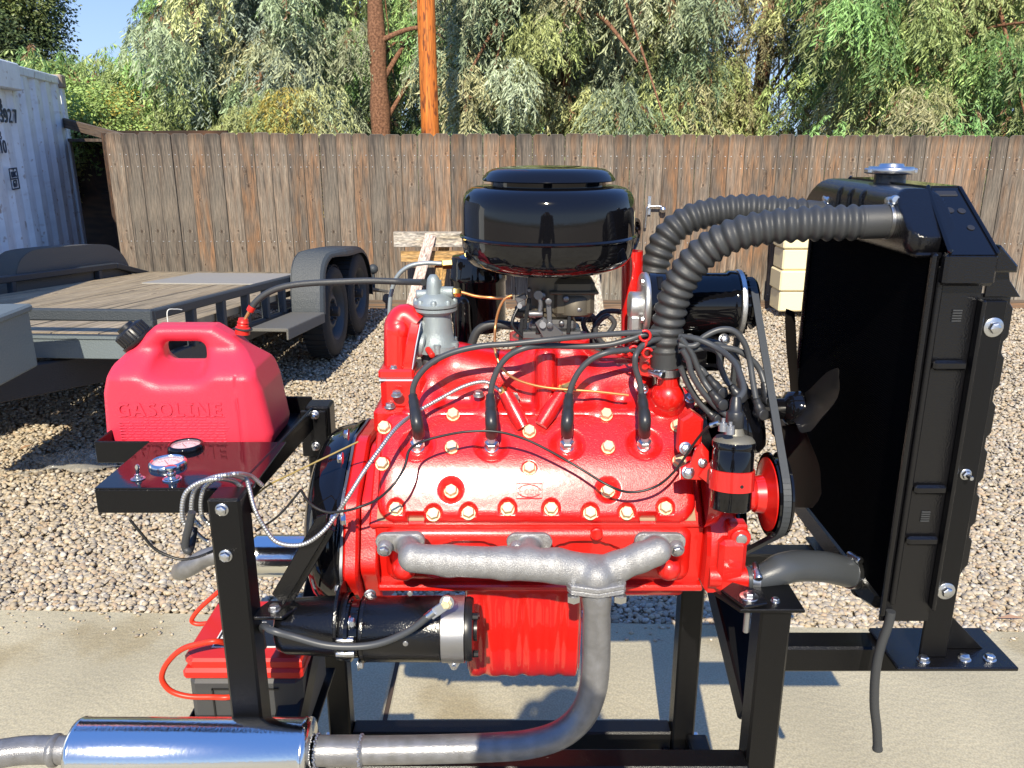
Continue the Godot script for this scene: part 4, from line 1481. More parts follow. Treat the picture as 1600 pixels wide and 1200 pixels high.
func radiator() -> void:
	var t := thing("radiator", "tall black radiator with side channel standing right of the engine", "radiator")
	var g = M.black_rough_gloss
	var st := mb()
	span(st, 0.622, 0.685, 0.735, 1.312, 1.235, 1.72)
	part(t, "core", st, M.black_core)
	# fins of the core, told apart only close by
	st = mb()
	for k in 150:
		var y := 0.74 + 0.57 * k / 150.0
		span(st, 0.6205, 0.6219, y, y + 0.0015, 1.237, 1.718)
	part(t, "fins", st, M.black_core).set_meta("kind", "stuff")
	for d in [1.205, 1.715]:
		st = mb()
		# a channel with turned edges
		span(st, 0.618, 0.70, 0.70, 1.318, d + 0.012, d + 0.017, 0.001)
		span(st, 0.614, 0.622, 0.715, 1.318, d, d + 0.0115, 0.003)
		span(st, 0.694, 0.700, 0.73, 1.25, d - 0.006, d + 0.0115, 0.002)
		span(st, 0.628, 0.638, 0.735, 1.30, d + 0.004, d + 0.0115, 0.003)
		part(t, "side_channel", st, g)
		if d < 1.5:
			for y in [1.14, 0.935, 0.845]:
				st = mb()
				span(st, 0.640, 0.692, y, y + 0.016, d + 0.002, d + 0.0118, 0.004)
				part(t, "channel_rib", st, g)
			for y in [1.215, 0.885]:
				st = mb()
				for k in 5:
					span(st, 0.660, 0.674, y + k * 0.004, y + k * 0.004 + 0.002, d + 0.010, d + 0.0119)
				part(t, "vent_slots", st, M.rubber)
			# flange behind the post with scalloped rear edge
			var edge := [Vector2(0.69, 0.74), Vector2(0.742, 0.76)]
			for k in 6:
				var y0 := 0.79 + k * 0.078
				edge.append_array([Vector2(0.753, y0), Vector2(0.759, y0 + 0.008), Vector2(0.759, y0 + 0.052), Vector2(0.753, y0 + 0.06)])
			edge.append_array([Vector2(0.753, 1.255), Vector2(0.69, 1.255)])
			st = mb()
			ext(st, edge, Transform3D(Basis(), Vector3(0, 0, -1.2345)), 0.004, 0.001)
			part(t, "rear_flange", st, g)
			st = mb()
			ext(st, [Vector2(0.71, 1.25), Vector2(0.765, 1.25), Vector2(0.745, 1.275), Vector2(0.735, 1.31), Vector2(0.71, 1.32)], Transform3D(Basis(), Vector3(0, 0, -1.230)), 0.003, 0.001)
			part(t, "tab", st, g)
	# bottom tank
	st = mb()
	along_x(st, [Vector2(1.235, 0.738), Vector2(1.25, 0.705), Vector2(1.30, 0.69), Vector2(1.66, 0.69), Vector2(1.70, 0.705), Vector2(1.72, 0.738)], 0.618, 0.70, 0.006)
	part(t, "bottom_tank", st, g)
	# top tank: a pressed, round-shouldered box with ribs
	var tank := func(p: Vector3) -> float:
		var d := -p.z
		var e := rbox(p, Vector3(0.626, 1.355, -1.472), Vector3(0.038, 0.05, 0.245), 0.026)
		var cut := (p.y - 1.398) * 0.8 + (absf(d - 1.472) - 0.17) * 0.62
		e = maxf(e, cut)
		for k in 3:
			var q := Vector2(d - (1.42 + 0.05 * k), (p.x - 0.588) * 1.5).length() - 0.009
			e = maxf(e, -q)
		return e
	part(t, "top_tank", nets(tank, Vector3(0.575, 1.295, -1.72), Vector3(0.715, 1.425, -1.225), 0.0045), g)
	st = mb()
	span(st, 0.598, 0.70, 1.309, 1.3165, 1.225, 1.72, 0.003)
	part(t, "tank_seam", st, g)
	# mounting hood behind the tank: sloping sheet with holes and turned ends
	st = mb()
	var hood := [Vector3(0.700, 1.402, 0), Vector3(0.742, 1.404, 0), Vector3(0.760, 1.392, 0), Vector3(0.768, 1.37, 0)]
	ext(st, [Vector2(0.645, 1.408), Vector2(0.698, 1.408), Vector2(0.698, 1.403), Vector2(0.645, 1.403)], Transform3D(Basis(), Vector3(0, 0, -1.62)), 0.30, 0.001)
	for q in [[1.0, 1.32], [-1.0, 1.62]]:
		var a := Vector3(0, 1.4055, -q[1])
		var b := Vector3(0, 1.318, -q[1] + 0.125 * q[0])
		var nn := Vector3(0, 0.125, 0.0875 * q[0]).normalized()
		for k in [0.0, -0.004]:
			quad(st, a + Vector3(0.645, 0, 0) + nn * k, a + Vector3(0.698, 0, 0) + nn * k, b + Vector3(0.704, 0, 0) + nn * k, b + Vector3(0.630, 0, 0) + nn * k, nn if k == 0.0 else -nn)
		bar(st, a + Vector3(0.647, 0.003, 0), b + Vector3(0.633, 0.003, 0), 0.008, 0.008, Vector3.UP, 0.003)
		bar(st, a + Vector3(0.697, 0.0, 0), b + Vector3(0.702, 0.0, 0), 0.006, 0.008, Vector3.UP, 0.002)
	part(t, "hood_plate", st, M.black_gloss)
	st = mb()
	for q in [[0.664, 0.36, 0.006], [0.681, 0.37, 0.006], [0.682, 0.62, 0.0055]]:
		var a := Vector3(0, 1.4055, -1.32).lerp(Vector3(0, 1.318, -1.195), q[1])
		var nn := Vector3(0, 0.125, 0.0875).normalized()
		lathe(st, [[q[2], -0.001], [q[2], 0.0012], [q[2] * 0.8, 0.0016], [0, 0.0008]], Vector3(q[0], a.y, a.z), nn, 18)
	var sl := Vector3(0.671, 1.4055, -1.32).lerp(Vector3(0.671, 1.318, -1.195), 0.10)
	box(st, sl, Vector3(0.034, 0.004, 0.012), Basis(Vector3.RIGHT, 0.61), 0.0015)
	part(t, "hood_hole", st, bumpy(mat("hole_rim", 0.03, 0.03, 0.032, 0.4, 0.3), T.fine, 0.2, 10.0))
	st = mb()
	span(st, 0.628, 0.705, 1.272, 1.320, 1.194, 1.214, 0.005)
	part(t, "hood_end", st, g)
	st = mb()
	ext(st, [Vector2(0.706, 1.290), Vector2(0.742, 1.290), Vector2(0.742, 1.300), Vector2(0.728, 1.314), Vector2(0.712, 1.330), Vector2(0.706, 1.330)], Transform3D(Basis(), Vector3(0, 0, -1.225)), 0.018, 0.003)
	part(t, "hood_ear", st, M.black_rough_gloss, "chipped black ear with bare silver metal showing")
	# filler neck and cap
	var c := Vector3(0.6543, 1.41, -1.472)
	st = mb()
	lathe(st, [[0.030, -0.012], [0.026, 0.0], [0.026, 0.018], [0.030, 0.02], [0, 0.02]], Vector3(c.x, 1.401, c.z), Vector3.UP, 28)
	part(t, "filler_neck", st, g)
	st = mb()
	lathe(st, [[0, 0.019], [0.036, 0.019], [0.038, 0.021], [0.038, 0.029], [0.036, 0.031], [0.022, 0.031], [0.019, 0.036], [0, 0.037]], Vector3(c.x, 1.401, c.z), Vector3.UP, 36)
	for k in [0.0, PI]:
		box(st, Vector3(c.x + cos(k) * 0.036, 1.425, c.z), Vector3(0.014, 0.009, 0.02), Basis(), 0.002)
	part(t, "filler_cap", st, M.zinc)
	# inlets
	for p in [Vector3(0.60, 1.356, -1.309), Vector3(0.60, 1.340, -1.588)]:
		st = mb()
		rod(st, p + Vector3(-0.05, 0, 0), p + Vector3(0.02, 0, 0), 0.0205, 24)
		lathe(st, [[0.032, 0.0], [0.031, 0.006], [0.022, 0.012]], p + Vector3(0.004, 0, 0), Vector3.LEFT, 24)
		part(t, "inlet", st, g)
	st = mb()
	var lo := Vector3(0.6382, 0.7211, -1.33)
	rod(st, lo, Vector3(0.64, lo.y - 0.035, lo.z - 0.005), 0.021, 20)
	part(t, "outlet", st, g)

const HEAD_C := Vector3(0.0415, 0.948, -1.323)   # middle of the near cylinder head's top face
const HN := Vector3(0, 0.70711, 0.70711)         # its normal
const HT := Vector3(0, 0.70711, -0.70711)        # up its slope

func head_height(u: float, v: float, wells: Array, pads: Array) -> float:
	# height of the casting over its top plane
	var hu := 0.2725
	var hv := 0.100
	var q := Vector2(absf(u) - hu + 0.035, absf(v) - hv + 0.035)
	var edge := -(Vector2(maxf(q.x, 0), maxf(q.y, 0)).length() + minf(maxf(q.x, q.y), 0.0) - 0.035)
	# shallow notches in the lower edge, and a stepped top corner at the left
	for nx in [-0.205, 0.19]:
		var e := maxf(absf(u - nx) - 0.013, v + 0.090)
		edge = minf(edge, maxf(e, -0.004) + 0.0005 if e < 0.004 else edge)
	var r := 0.017
	var h := 0.0
	if edge < r:
		var x := clampf(1.0 - edge / r, 0.0, 1.35)
		h = -r * (1.0 - sqrt(maxf(1.0 - x * x, 0.0))) if x < 0.985 else -0.055
	# crown over the chambers, falling away to the lower edge
	if v < 0.012:
		var e := 0.012 - v
		h -= 0.30 * (e - 0.028 * (1.0 - exp(-e / 0.028)))
	h += 0.0022 * cos(clampf(v / 0.05, -PI, PI)) * smoothstep(0.0, 0.03, edge)
	for w in wells:
		var d := Vector2(u - w[0], v - w[1]).length()
		h -= w[3] * (1.0 - smoothstep(w[2] * 0.45, w[2], d))
	for w in pads:
		var dd := Vector2(u - w[0], v - w[1])
		# scallops along the lower edge open downwards
		var d := Vector2(dd.x, maxf(dd.y, 0.0)).length() if w[3] else dd.length()
		var e := 1.0 - smoothstep(w[2] * 0.78, w[2] * 1.05, d)
		if e > 0.0 and edge > 0.002:
			h = lerpf(h, w[4] if h > w[4] else h, e)
	return h

func on_head(u: float, v: float, h: float) -> Vector3:
	return HEAD_C + Vector3.RIGHT * u + HT * v + HN * h

func engine() -> void:
	var t := thing("vee_engine", "glossy red V8 engine with black air cleaner and generator on the stand", "engine")
	engine_block(t)
	cylinder_head(t)
	intake(t)
	carburettor(t)
	air_cleaner(t)
	left_end(t)
	front_end(t)
	generator(t)
	ignition(t)
	lines(t)

func engine_block(t: Node3D) -> void:
	var b := Node3D.new()
	b.name = "engine_block"
	t.add_child(b)
	var st := mb()
	var sec := [Vector2(1.30, 0.728), Vector2(1.288, 0.84), Vector2(1.4255, 0.984), Vector2(1.5345, 0.984), Vector2(1.672, 0.84), Vector2(1.66, 0.728)]
	along_x(st, sec, -0.236, 0.332, 0.004)
	part(b, "casting", st, M.red_smooth)
	# deck lip under the head, and the pan rail
	st = mb()
	box(st, HEAD_C + Vector3(0.0, 0, 0) - HN * 0.050 - HT * 0.001, Vector3(0.572, 0.016, 0.204), Basis(Vector3.RIGHT, PI / 4), 0.003)
	part(b, "deck", st, M.red_smooth)
	st = mb()
	box(st, HEAD_C - HN * 0.0405, Vector3(0.545, 0.0015, 0.189), Basis(Vector3.RIGHT, PI / 4))
	part(b, "head_gasket", st, mat("gasket_tan", 0.30, 0.20, 0.12, 0.6))
	st = mb()
	span(st, -0.235, 0.335, 0.716, 0.728, 1.284, 1.68, 0.003)
	part(b, "pan_rail", st, M.red_smooth)
	# side of the casting: swelling water jacket, exhaust bosses, core plug, raised frame at the front
	var side := func(p: Vector3) -> float:
		var e := rbox(p, Vector3(0.045, 0.79, -1.305), Vector3(0.265, 0.052, 0.03), 0.02)
		# arched hollows between the exhaust bosses
		for x in [-0.075, 0.125]:
			var q := Vector3((p.x - x) * 0.62, (p.y - 0.775) * 1.15, p.z + 1.262)
			e = maxf(e, -(q.length() - 0.052))
		for x in [-0.18, 0.035, 0.262]:
			e = smin(e, caps(p, [[Vector3(x, 0.80, -1.30), Vector3(x, 0.79, -1.235), 0.026, 0.021]], 0.01), 0.02)
		return e
	part(b, "water_jacket", nets(side, Vector3(-0.25, 0.72, -1.345), Vector3(0.335, 0.86, -1.205), 0.005), M.red_smooth)
	st = mb()
	var cp := Vector3(0.1432, 0.8367, -1.268)
	lathe(st, [[0.011, -0.004], [0.011, 0.003], [0.009, 0.004], [0.008, 0.002], [0, 0.002]], cp, Vector3.BACK, 20)
	part(b, "core_plug", st, M.red_gloss)
	# far cylinder head, seen only from behind and above
	st = mb()
	box(st, Vector3(0.0415, 0.945, -1.64) + Vector3(0, -0.013, 0.013), Vector3(0.545, 0.05, 0.2), Basis(Vector3.RIGHT, -PI / 4), 0.014)
	part(t, "far_cylinder_head", st, M.red_cast)
	# oil pan: a fluted sump with a shallow front
	var prof := smooth([Vector3(1.305, 0.716, 0), Vector3(1.318, 0.69, 0), Vector3(1.328, 0.60, 0), Vector3(1.340, 0.525, 0), Vector3(1.365, 0.484, 0), Vector3(1.41, 0.472, 0), Vector3(1.48, 0.470, 0), Vector3(1.55, 0.472, 0), Vector3(1.60, 0.49, 0), Vector3(1.63, 0.55, 0), Vector3(1.645, 0.716, 0)], 5)
	var x0 := -0.085
	var x1 := 0.128
	var nu := 170
	var pan := grid(nu, prof.size() - 1, func(i, j):
		var f := float(i) / nu
		var x := lerpf(x0, x1, f)
		var p := prof[j]
		var depth := clampf((0.70 - p.y) / 0.04, 0.0, 1.0)
		var rib := (0.5 + 0.5 * cos((x - 0.02) * TAU / 0.036)) 
		rib = pow(rib, 1.6) * depth * 0.0042 * (0.75 + 0.25 * sin(x * 90.0)) * (1.0 - smoothstep(0.085, 0.115, x))
		var inward := Vector2(1.48 - p.x, 0.60 - p.y).normalized()
		var endf := maxf(smoothstep(0.96, 1.0, f), 1.0 - smoothstep(0.0, 0.03, f))
		var shrink := rib + 0.014 * endf * endf
		return Vector3(x, p.y + inward.y * shrink, -(p.x + inward.x * shrink)))
	part(t, "oil_sump", pan, M.red_gloss)
	st = mb()
	for e in [x0, x1]:
		var poly := []
		for p in prof:
			var inward := Vector2(1.48 - p.x, 0.60 - p.y).normalized()
			poly.append(Vector2(p.x, p.y) + inward * 0.013)
		along_x(st, poly, e - (0.0 if e < 0 else 0.002), e + (0.002 if e < 0 else 0.0))
	part(t, "sump_end", st, M.red_gloss)
	st = mb()
	along_x(st, [Vector2(1.305, 0.7165), Vector2(1.312, 0.695), Vector2(1.35, 0.668), Vector2(1.42, 0.655), Vector2(1.54, 0.655), Vector2(1.61, 0.668), Vector2(1.65, 0.7165)], 0.125, 0.315, 0.012)
	part(t, "pan_front", st, M.red_gloss)
	st = mb()
	rod(st, Vector3(0.02, 0.436, -1.45), Vector3(0.02, 0.456, -1.45), 0.012, 6)
	part(t, "drain_plug", st, M.zinc)

func cylinder_head(t: Node3D) -> void:
	var hd := Node3D.new()
	hd.name = "cylinder_head"
	t.add_child(hd)
	var plugs := [Vector2(-0.2059, 0.02693), Vector2(-0.07704, 0.02693), Vector2(0.05405, 0.02814), Vector2(0.1886, 0.02936)]
	var wells := []
	for p in plugs:
		wells.append([p.x, p.y + 0.002, 0.034, 0.010])
	var centre := [Vector2(-0.1454, -0.04991), Vector2(0.1219, -0.04991)]
	for p in centre:
		wells.append([p.x, p.y, 0.0235, 0.0085])
	var inner := [Vector2(-0.1457, 0.08757), Vector2(-0.1458, 0.0233), Vector2(-0.01125, 0.05386), Vector2(-0.01193, -0.01494), Vector2(0.125, 0.08757), Vector2(0.1249, 0.0233)]
	var sides := [Vector2(-0.2663, 0.06377), Vector2(-0.2645, -0.00547), Vector2(0.2487, 0.06501), Vector2(0.2456, -0.001904)]
	var lower := [Vector2(-0.2386, -0.07956), Vector2(-0.175, -0.08856), Vector2(-0.1153, -0.08632), Vector2(-0.049, -0.07956), Vector2(0.02493, -0.07956), Vector2(0.09104, -0.08632), Vector2(0.153, -0.08632), Vector2(0.2189, -0.07843)]
	var pads := []
	for p in inner + sides:
		pads.append([p.x, p.y, 0.0135, false, head_height(p.x, p.y, wells, []) - 0.0012])
	for p in lower:
		pads.append([p.x, p.y, 0.0155, true, head_height(p.x, p.y + 0.004, wells, []) - 0.0065])
	var nu := 330
	var nv := 124
	var rough := FastNoiseLite.new()
	rough.seed = 3
	rough.frequency = 60.0
	rough.fractal_octaves = 2
	var m := grid(nu, nv, func(i, j):
		var u := lerpf(-0.2745, 0.2745, float(i) / nu)
		var v := lerpf(-0.102, 0.102, float(j) / nv)
		return on_head(u, v, head_height(u, v, wells, pads) + rough.get_noise_2d(u, v) * 0.00006))
	part(hd, "casting", m, M.red_cast)
	for p in inner + sides + centre + lower:
		var h := head_height(p.x, p.y, wells, pads)
		put(hd, "head_bolt", T.head_bolt, M.gold_zinc, on_head(p.x, p.y, h - 0.0005), HN, p.x * 40.0)
	# the maker's emblem cast into the head: an oval in a frame
	var em := Vector2(-0.0123, -0.05221)
	var eh := head_height(em.x, em.y, wells, pads)
	var tilt := Basis(Vector3.RIGHT, HT.rotated(Vector3.RIGHT, 0.24), HN.rotated(Vector3.RIGHT, 0.24))
	var at := Transform3D(tilt, on_head(em.x, em.y, eh + 0.0004))
	var st := mb()
	for i in 36:
		var a := TAU * i / 36
		var b := TAU * (i + 1) / 36
		bar(st, at * Vector3(cos(a) * 0.0195, sin(a) * 0.0105, 0), at * Vector3(cos(b) * 0.0195, sin(b) * 0.0105, 0), 0.0016, 0.0018, HN, 0.0)
	for i in 4:
		var q := [Vector3(-0.022, -0.0125, 0), Vector3(0.022, -0.0125, 0), Vector3(0.022, 0.0125, 0), Vector3(-0.022, 0.0125, 0)]
		bar(st, at * q[i], at * q[(i + 1) % 4], 0.0016, 0.0018, HN, 0.0)
	part(hd, "emblem_frame", st, M.red_smooth)
	var o := part(hd, "lettering", text_mesh("Ford", 0.0115, 0.0036, "Droid Serif", true, true), M.red_smooth)
	o.transform = at
	# angled sender bosses at the middle of the upper edge
	for q in [[Vector3(0.02012, 0.9948, -1.36), Vector3(-0.0113, 1.048, -1.392)], [Vector3(0.05025, 0.9995, -1.36), Vector3(0.08808, 1.05, -1.392)]]:
		st = mb()
		tube(st, PackedVector3Array([q[0], q[0].lerp(q[1], 0.35), q[0].lerp(q[1], 0.8), q[1]]), func(i): return [0.012, 0.0145, 0.0128, 0.0118][i], 18)
		part(hd, "sender_boss", st, M.red_cast)
	st = mb()
	var bb := Vector3(0.08812, 1.048, -1.392)
	lathe(st, [[0.0095, -0.004], [0.0095, 0.012], [0, 0.012]], bb, Vector3(0.3, 0.8, -0.3), 6)
	rod(st, bb + Vector3(0.0, 0.008, -0.004), bb + Vector3(0.022, 0.018, 0.0), 0.0065, 6)
	lathe(st, [[0.0085, -0.004], [0.0085, 0.008], [0.005, 0.014], [0, 0.014]], Vector3(-0.01356, 1.046, -1.392), Vector3(-0.4, 0.8, -0.3), 6)
	part(hd, "brass_fitting", st, M.brass)
	# thermostat housing at the front of the head
	var wo := Node3D.new()
	wo.name = "water_outlet"
	t.add_child(wo)
	var c := Vector3(0.2754, 1.041, -1.395)
	st = mb()
	ball(st, c, 0.0305)
	rod(st, c + Vector3(0, 0.02, 0), c + Vector3(0, 0.055, 0), 0.0205, 24)
	part(wo, "dome", st, M.red_gloss)
	st = mb()
	var base := Transform3D(Basis(Vector3.RIGHT, HT, HN), c - HN * 0.030)
	ext(st, rounded(0.104, 0.066, 0.03), base, 0.010, 0.002)
	lathe(st, [[0.036, 0.0], [0.035, 0.02], [0.030, 0.03]], c - HN * 0.030, HN, 32)
	part(wo, "flange", st, M.red_cast)
	st = mb()
	ext(st, rounded(0.106, 0.068, 0.03), Transform3D(base.basis, base.origin - HN * 0.002), 0.002)
	part(wo, "gasket", st, M.label_black)
	put(wo, "bolt", T.bolt, M.zinc, Vector3(0.2298, 1.056, -1.39), HN, 0.2)
	put(wo, "bolt", T.bolt, M.zinc, Vector3(0.3142, 1.039, -1.39), HN, 0.2)
	# far bank's outlet below the far hose
	st = mb()
	rod(st, Vector3(0.29, 0.98, -1.60), Vector3(0.29, 1.10, -1.60), 0.022, 20)
	part(t, "far_water_outlet", st, M.red_gloss)
	# spark plugs with their boots
	for i in 4:
		var p: Vector2 = plugs[i]
		var h := head_height(p.x, p.y, wells, pads)
		var s := Node3D.new()
		s.name = "spark_plug"
		t.add_child(s, true)
		var ax := HN.rotated(Vector3.RIGHT, -0.28)
		s.transform = Transform3D(frame_of(ax), on_head(p.x, p.y, h - 0.002))
		st = mb()
		lathe(st, [[0.0125, 0], [0.0125, 0.004], [0.0105, 0.005], [0.0105, 0.007]], Vector3.ZERO, Vector3.BACK, 20)
		lathe(st, [[0.0125, 0.006], [0.0125, 0.017], [0.0105, 0.019], [0, 0.019]], Vector3.ZERO, Vector3.BACK, 6)
		part(s, "hexagon", st, M.zinc)
		st = mb()
		lathe(st, [[0.007, 0.018], [0.0065, 0.032], [0, 0.032]], Vector3.ZERO, Vector3.BACK, 16)
		part(s, "insulator", st, M.porcelain)

func intake(t: Node3D) -> void:
	# intake manifold: a centre riser with runners to both banks
	var ym := 1.02
	var f := func(p: Vector3) -> float:
		var e := rbox(p, Vector3(0.045, 1.0, -1.48), Vector3(0.245, 0.018, 0.095), 0.014)
		e = smin(e, rbox(p, Vector3(0.045, 1.045, -1.48), Vector3(0.22, 0.045, 0.055), 0.04), 0.04)
		e = smin(e, rbox(p, Vector3(0.075, 1.075, -1.48), Vector3(0.062, 0.055, 0.055), 0.03), 0.035)
		e = smin(e, caps(p, [[Vector3(-0.10, 1.075, -1.475), Vector3(-0.02, 1.06, -1.475), 0.045, 0.040], [Vector3(0.12, 1.06, -1.475), Vector3(0.20, 1.045, -1.475), 0.042, 0.038]], 0.02), 0.03)
		var legs := []
		for x in [-0.15, -0.045, 0.075, 0.155, 0.23]:
			legs.append([Vector3(x, 1.05, -1.455), Vector3(x, 0.995, -1.402), 0.027, 0.023])
			legs.append([Vector3(x, 1.05, -1.505), Vector3(x, 0.995, -1.555), 0.024, 0.020])
		legs.append([Vector3(0.06, 1.11, -1.415), Vector3(0.06, 1.0, -1.395), 0.018, 0.018])
		e = smin(e, caps(p, legs, 0.006), 0.011)
		return e
	part(t, "intake_manifold", nets(f, Vector3(-0.215, 0.972, -1.60), Vector3(0.305, 1.142, -1.365), 0.005), M.red_cast)
	var st := mb()
	for q in [[620, 610], [748, 616], [804, 618], [850, 618]]:
		pass
	for p in [Vector3(-0.05914, 1.041, -1.4), Vector3(0.003415, 1.036, -1.4), Vector3(0.0592, 1.036, -1.4), Vector3(-0.2047, 1.041, -1.4)]:
		put(t, "intake_bolt", T.bolt, M.steel, p, Vector3(0, 1, 0.15), p.x * 30)
	# carburettor pad
	st = mb()
	var cp := Vector3(0.06784, 1.129, -1.47)
	ext(st, rounded(0.145, 0.085, 0.02), Transform3D(Basis(Vector3.RIGHT, Vector3.FORWARD, Vector3.UP), Vector3(0.068, cp.y - 0.008, -1.475)), 0.012, 0.002)
	rod(st, Vector3(0.068, cp.y - 0.06, -1.475), Vector3(0.068, cp.y - 0.004, -1.475), 0.046, 24)
	part(t, "carburettor_pad", st, M.red_cast)
	# bulge of the deck at the far left, under the filler stand
	st = mb()
	var a := Vector3(-0.2449, 0.995, -1.44)
	var b2 := Vector3(-0.1531, 1.074, -1.44)
	span(st, a.x - 0.004, b2.x + 0.01, a.y - 0.03, a.y + 0.02, 1.40, 1.56, 0.008)
	span(st, a.x + 0.008, b2.x, a.y + 0.01, b2.y, 1.415, 1.54, 0.012)
	part(t, "filler_stand", st, M.red_smooth)
	put(t, "intake_bolt", T.bolt, M.steel, Vector3(a.x + 0.026, a.y + 0.0205, -1.409), Vector3.UP, 0.3)
	# red breather elbow with a cut flange towards the pump
	var el := Node3D.new()
	el.name = "breather_elbow"
	t.add_child(el)
	var e0 := Vector3(-0.2078, 1.072, -1.45)
	var e1 := Vector3(-0.205, 1.143, -1.45)
	st = mb()
	tube(st, smooth([e0, e1, e1 + Vector3(0.002, 0.016, -0.006), e1 + Vector3(0.013, 0.026, -0.01), e1 + Vector3(0.034, 0.012, -0.006)], 6), 0.0255, 28)
	ball(st, e1 + Vector3(0.002, 0.006, 0), 0.0262)
	part(el, "elbow", st, M.red_gloss)
	st = mb()
	span(st, e0.x - 0.031, e0.x + 0.033, e0.y - 0.006, e0.y + 0.012, 1.415, 1.485, 0.004)
	part(el, "foot", st, M.red_gloss)
	st = mb()
	span(st, e0.x - 0.030, e0.x + 0.032, e0.y - 0.009, e0.y - 0.0065, 1.416, 1.484)
	part(el, "gasket", st, M.gasket)
	st = mb()
	var tf := Transform3D(Basis(Vector3.BACK, -0.2) * Basis(Vector3(0, 0, -1), Vector3.UP, Vector3.RIGHT), e1 + Vector3(0.018, -0.012, -0.003))
	ext(st, [Vector2(-0.03, -0.048), Vector2(0.02, -0.05), Vector2(0.036, -0.01), Vector2(0.028, 0.036), Vector2(-0.028, 0.036), Vector2(-0.04, 0.0)], tf, 0.017, 0.002)
	part(el, "side_flange", st, M.red_gloss)
	put(el, "bolt", T.bolt_small, M.steel, Vector3(e0.x - 0.004, e0.y + 0.012, -1.425), Vector3.UP, 0.2)
	st = mb()
	ext(st, [Vector2(-0.031, -0.05), Vector2(0.021, -0.052), Vector2(0.037, -0.01), Vector2(0.029, 0.038), Vector2(-0.029, 0.038), Vector2(-0.041, 0.0)], Transform3D(tf.basis, tf * Vector3(0, 0, 0.0172)), 0.0016)
	part(el, "gasket", st, M.gasket)
	# mechanical fuel pump
	var fp := Node3D.new()
	fp.name = "fuel_pump"
	t.add_child(fp)
	var pc := Vector3(-0.1384, 1.115, -1.47)
	var y1 := Vector3(-0.1365, 1.186, -1.47).y
	var y2 := Vector3(-0.135, 1.247, -1.47).y
	st = mb()
	lathe(st, [[0.0, -0.008], [0.042, -0.008], [0.042, 0.004], [0.034, 0.008], [0.03, 0.03], [0.028, y1 - pc.y - 0.012], [0.036, y1 - pc.y - 0.006], [0.0395, y1 - pc.y - 0.004], [0.0395, y1 - pc.y + 0.002]], pc, Vector3.UP, 40)
	for k in 6:
		var a2 := TAU * k / 6 + 0.4
		rod(st, pc + Vector3(cos(a2) * 0.038, -0.006, sin(a2) * 0.038), pc + Vector3(cos(a2) * 0.038, 0.010, sin(a2) * 0.038), 0.0065, 12)
	# arm that reaches left to the elbow's flange
	box(st, pc + Vector3(-0.035, 0.028, 0.012), Vector3(0.04, 0.052, 0.024), Basis(Vector3.BACK, -0.2), 0.006)
	ext(st, disc_poly(0, 0, 0.024, 20), Transform3D(tf.basis, tf * Vector3(0, -0.004, 0.019)), 0.012, 0.003)
	part(fp, "body", st, M.pump_grey)
	st = mb()
	lathe(st, [[0.0395, 0.0], [0.0398, 0.002], [0.0398, 0.006], [0.034, 0.010], [0.031, 0.016], [0.022, 0.022], [0.018, 0.024]], Vector3(pc.x, y1 + 0.003, pc.z), Vector3.UP, 40)
	rod(st, Vector3(pc.x, y1 + 0.01, pc.z + 0.002), Vector3(pc.x, y2 - 0.012, pc.z + 0.002), 0.0125, 20)
	lathe(st, [[0.0155, 0.0], [0.0125, y2 - y1 - 0.02], [0.011, y2 - y1 - 0.008], [0.006, y2 - y1 - 0.001], [0, y2 - y1]], Vector3(pc.x - 0.002, y1, pc.z + 0.006), Vector3.UP, 24)
	rod(st, Vector3(pc.x + 0.008, y1 + 0.028, pc.z), Vector3(pc.x + 0.034, y1 + 0.028, pc.z + 0.004), 0.0105, 16, 0.002)
	rod(st, Vector3(pc.x - 0.034, y1 + 0.024, pc.z + 0.004), Vector3(pc.x - 0.008, y1 + 0.024, pc.z), 0.0085, 16, 0.002)
	for k in 8:
		var a3 := TAU * k / 8
		lathe(st, [[0.0055, 0], [0.0055, 0.006], [0.004, 0.009], [0, 0.009]], Vector3(pc.x + cos(a3) * 0.0345, y1 + 0.008, pc.z + sin(a3) * 0.0345), Vector3.UP, 10)
	part(fp, "dome_cover", st, M.pump_grey)
	st = mb()
	lathe(st, [[0.0396, 0.0], [0.0396, 0.0025]], Vector3(pc.x, y1 + 0.0015, pc.z), Vector3.UP, 40)
	part(fp, "diaphragm", st, M.label_black)
	st = mb()
	var fb := Vector3(pc.x + 0.034, y1 + 0.028, pc.z + 0.004)
	lathe(st, [[0.0085, 0], [0.0085, 0.011], [0.0055, 0.014], [0, 0.014]], fb, Vector3(1, -0.03, 0), 6)
	part(fp, "brass_nut", st, M.brass)
	st = mb()
	rod(st, Vector3(-0.1508, 1.119, -1.43), Vector3(-0.14, 1.111, -1.41), 0.0055, 12, 0.002)
	part(fp, "red_plug", st, M.red_plastic)
	st = mb()
	tube(st, smooth([Vector3(pc.x - 0.02, pc.y - 0.008, pc.z), Vector3(pc.x - 0.012, pc.y - 0.04, pc.z + 0.01), Vector3(pc.x + 0.01, pc.y - 0.07, pc.z + 0.01)], 5), 0.011, 12)
	part(fp, "rubber_elbow", st, M.rubber)
	# oil filter canister behind
	var of := Node3D.new()
	of.name = "oil_filter"
	t.add_child(of)
	var oc := Vector3(-0.06907, 1.117, -1.68)
	var oy := Vector3(-0.06731, 1.27, -1.68).y
	st = mb()
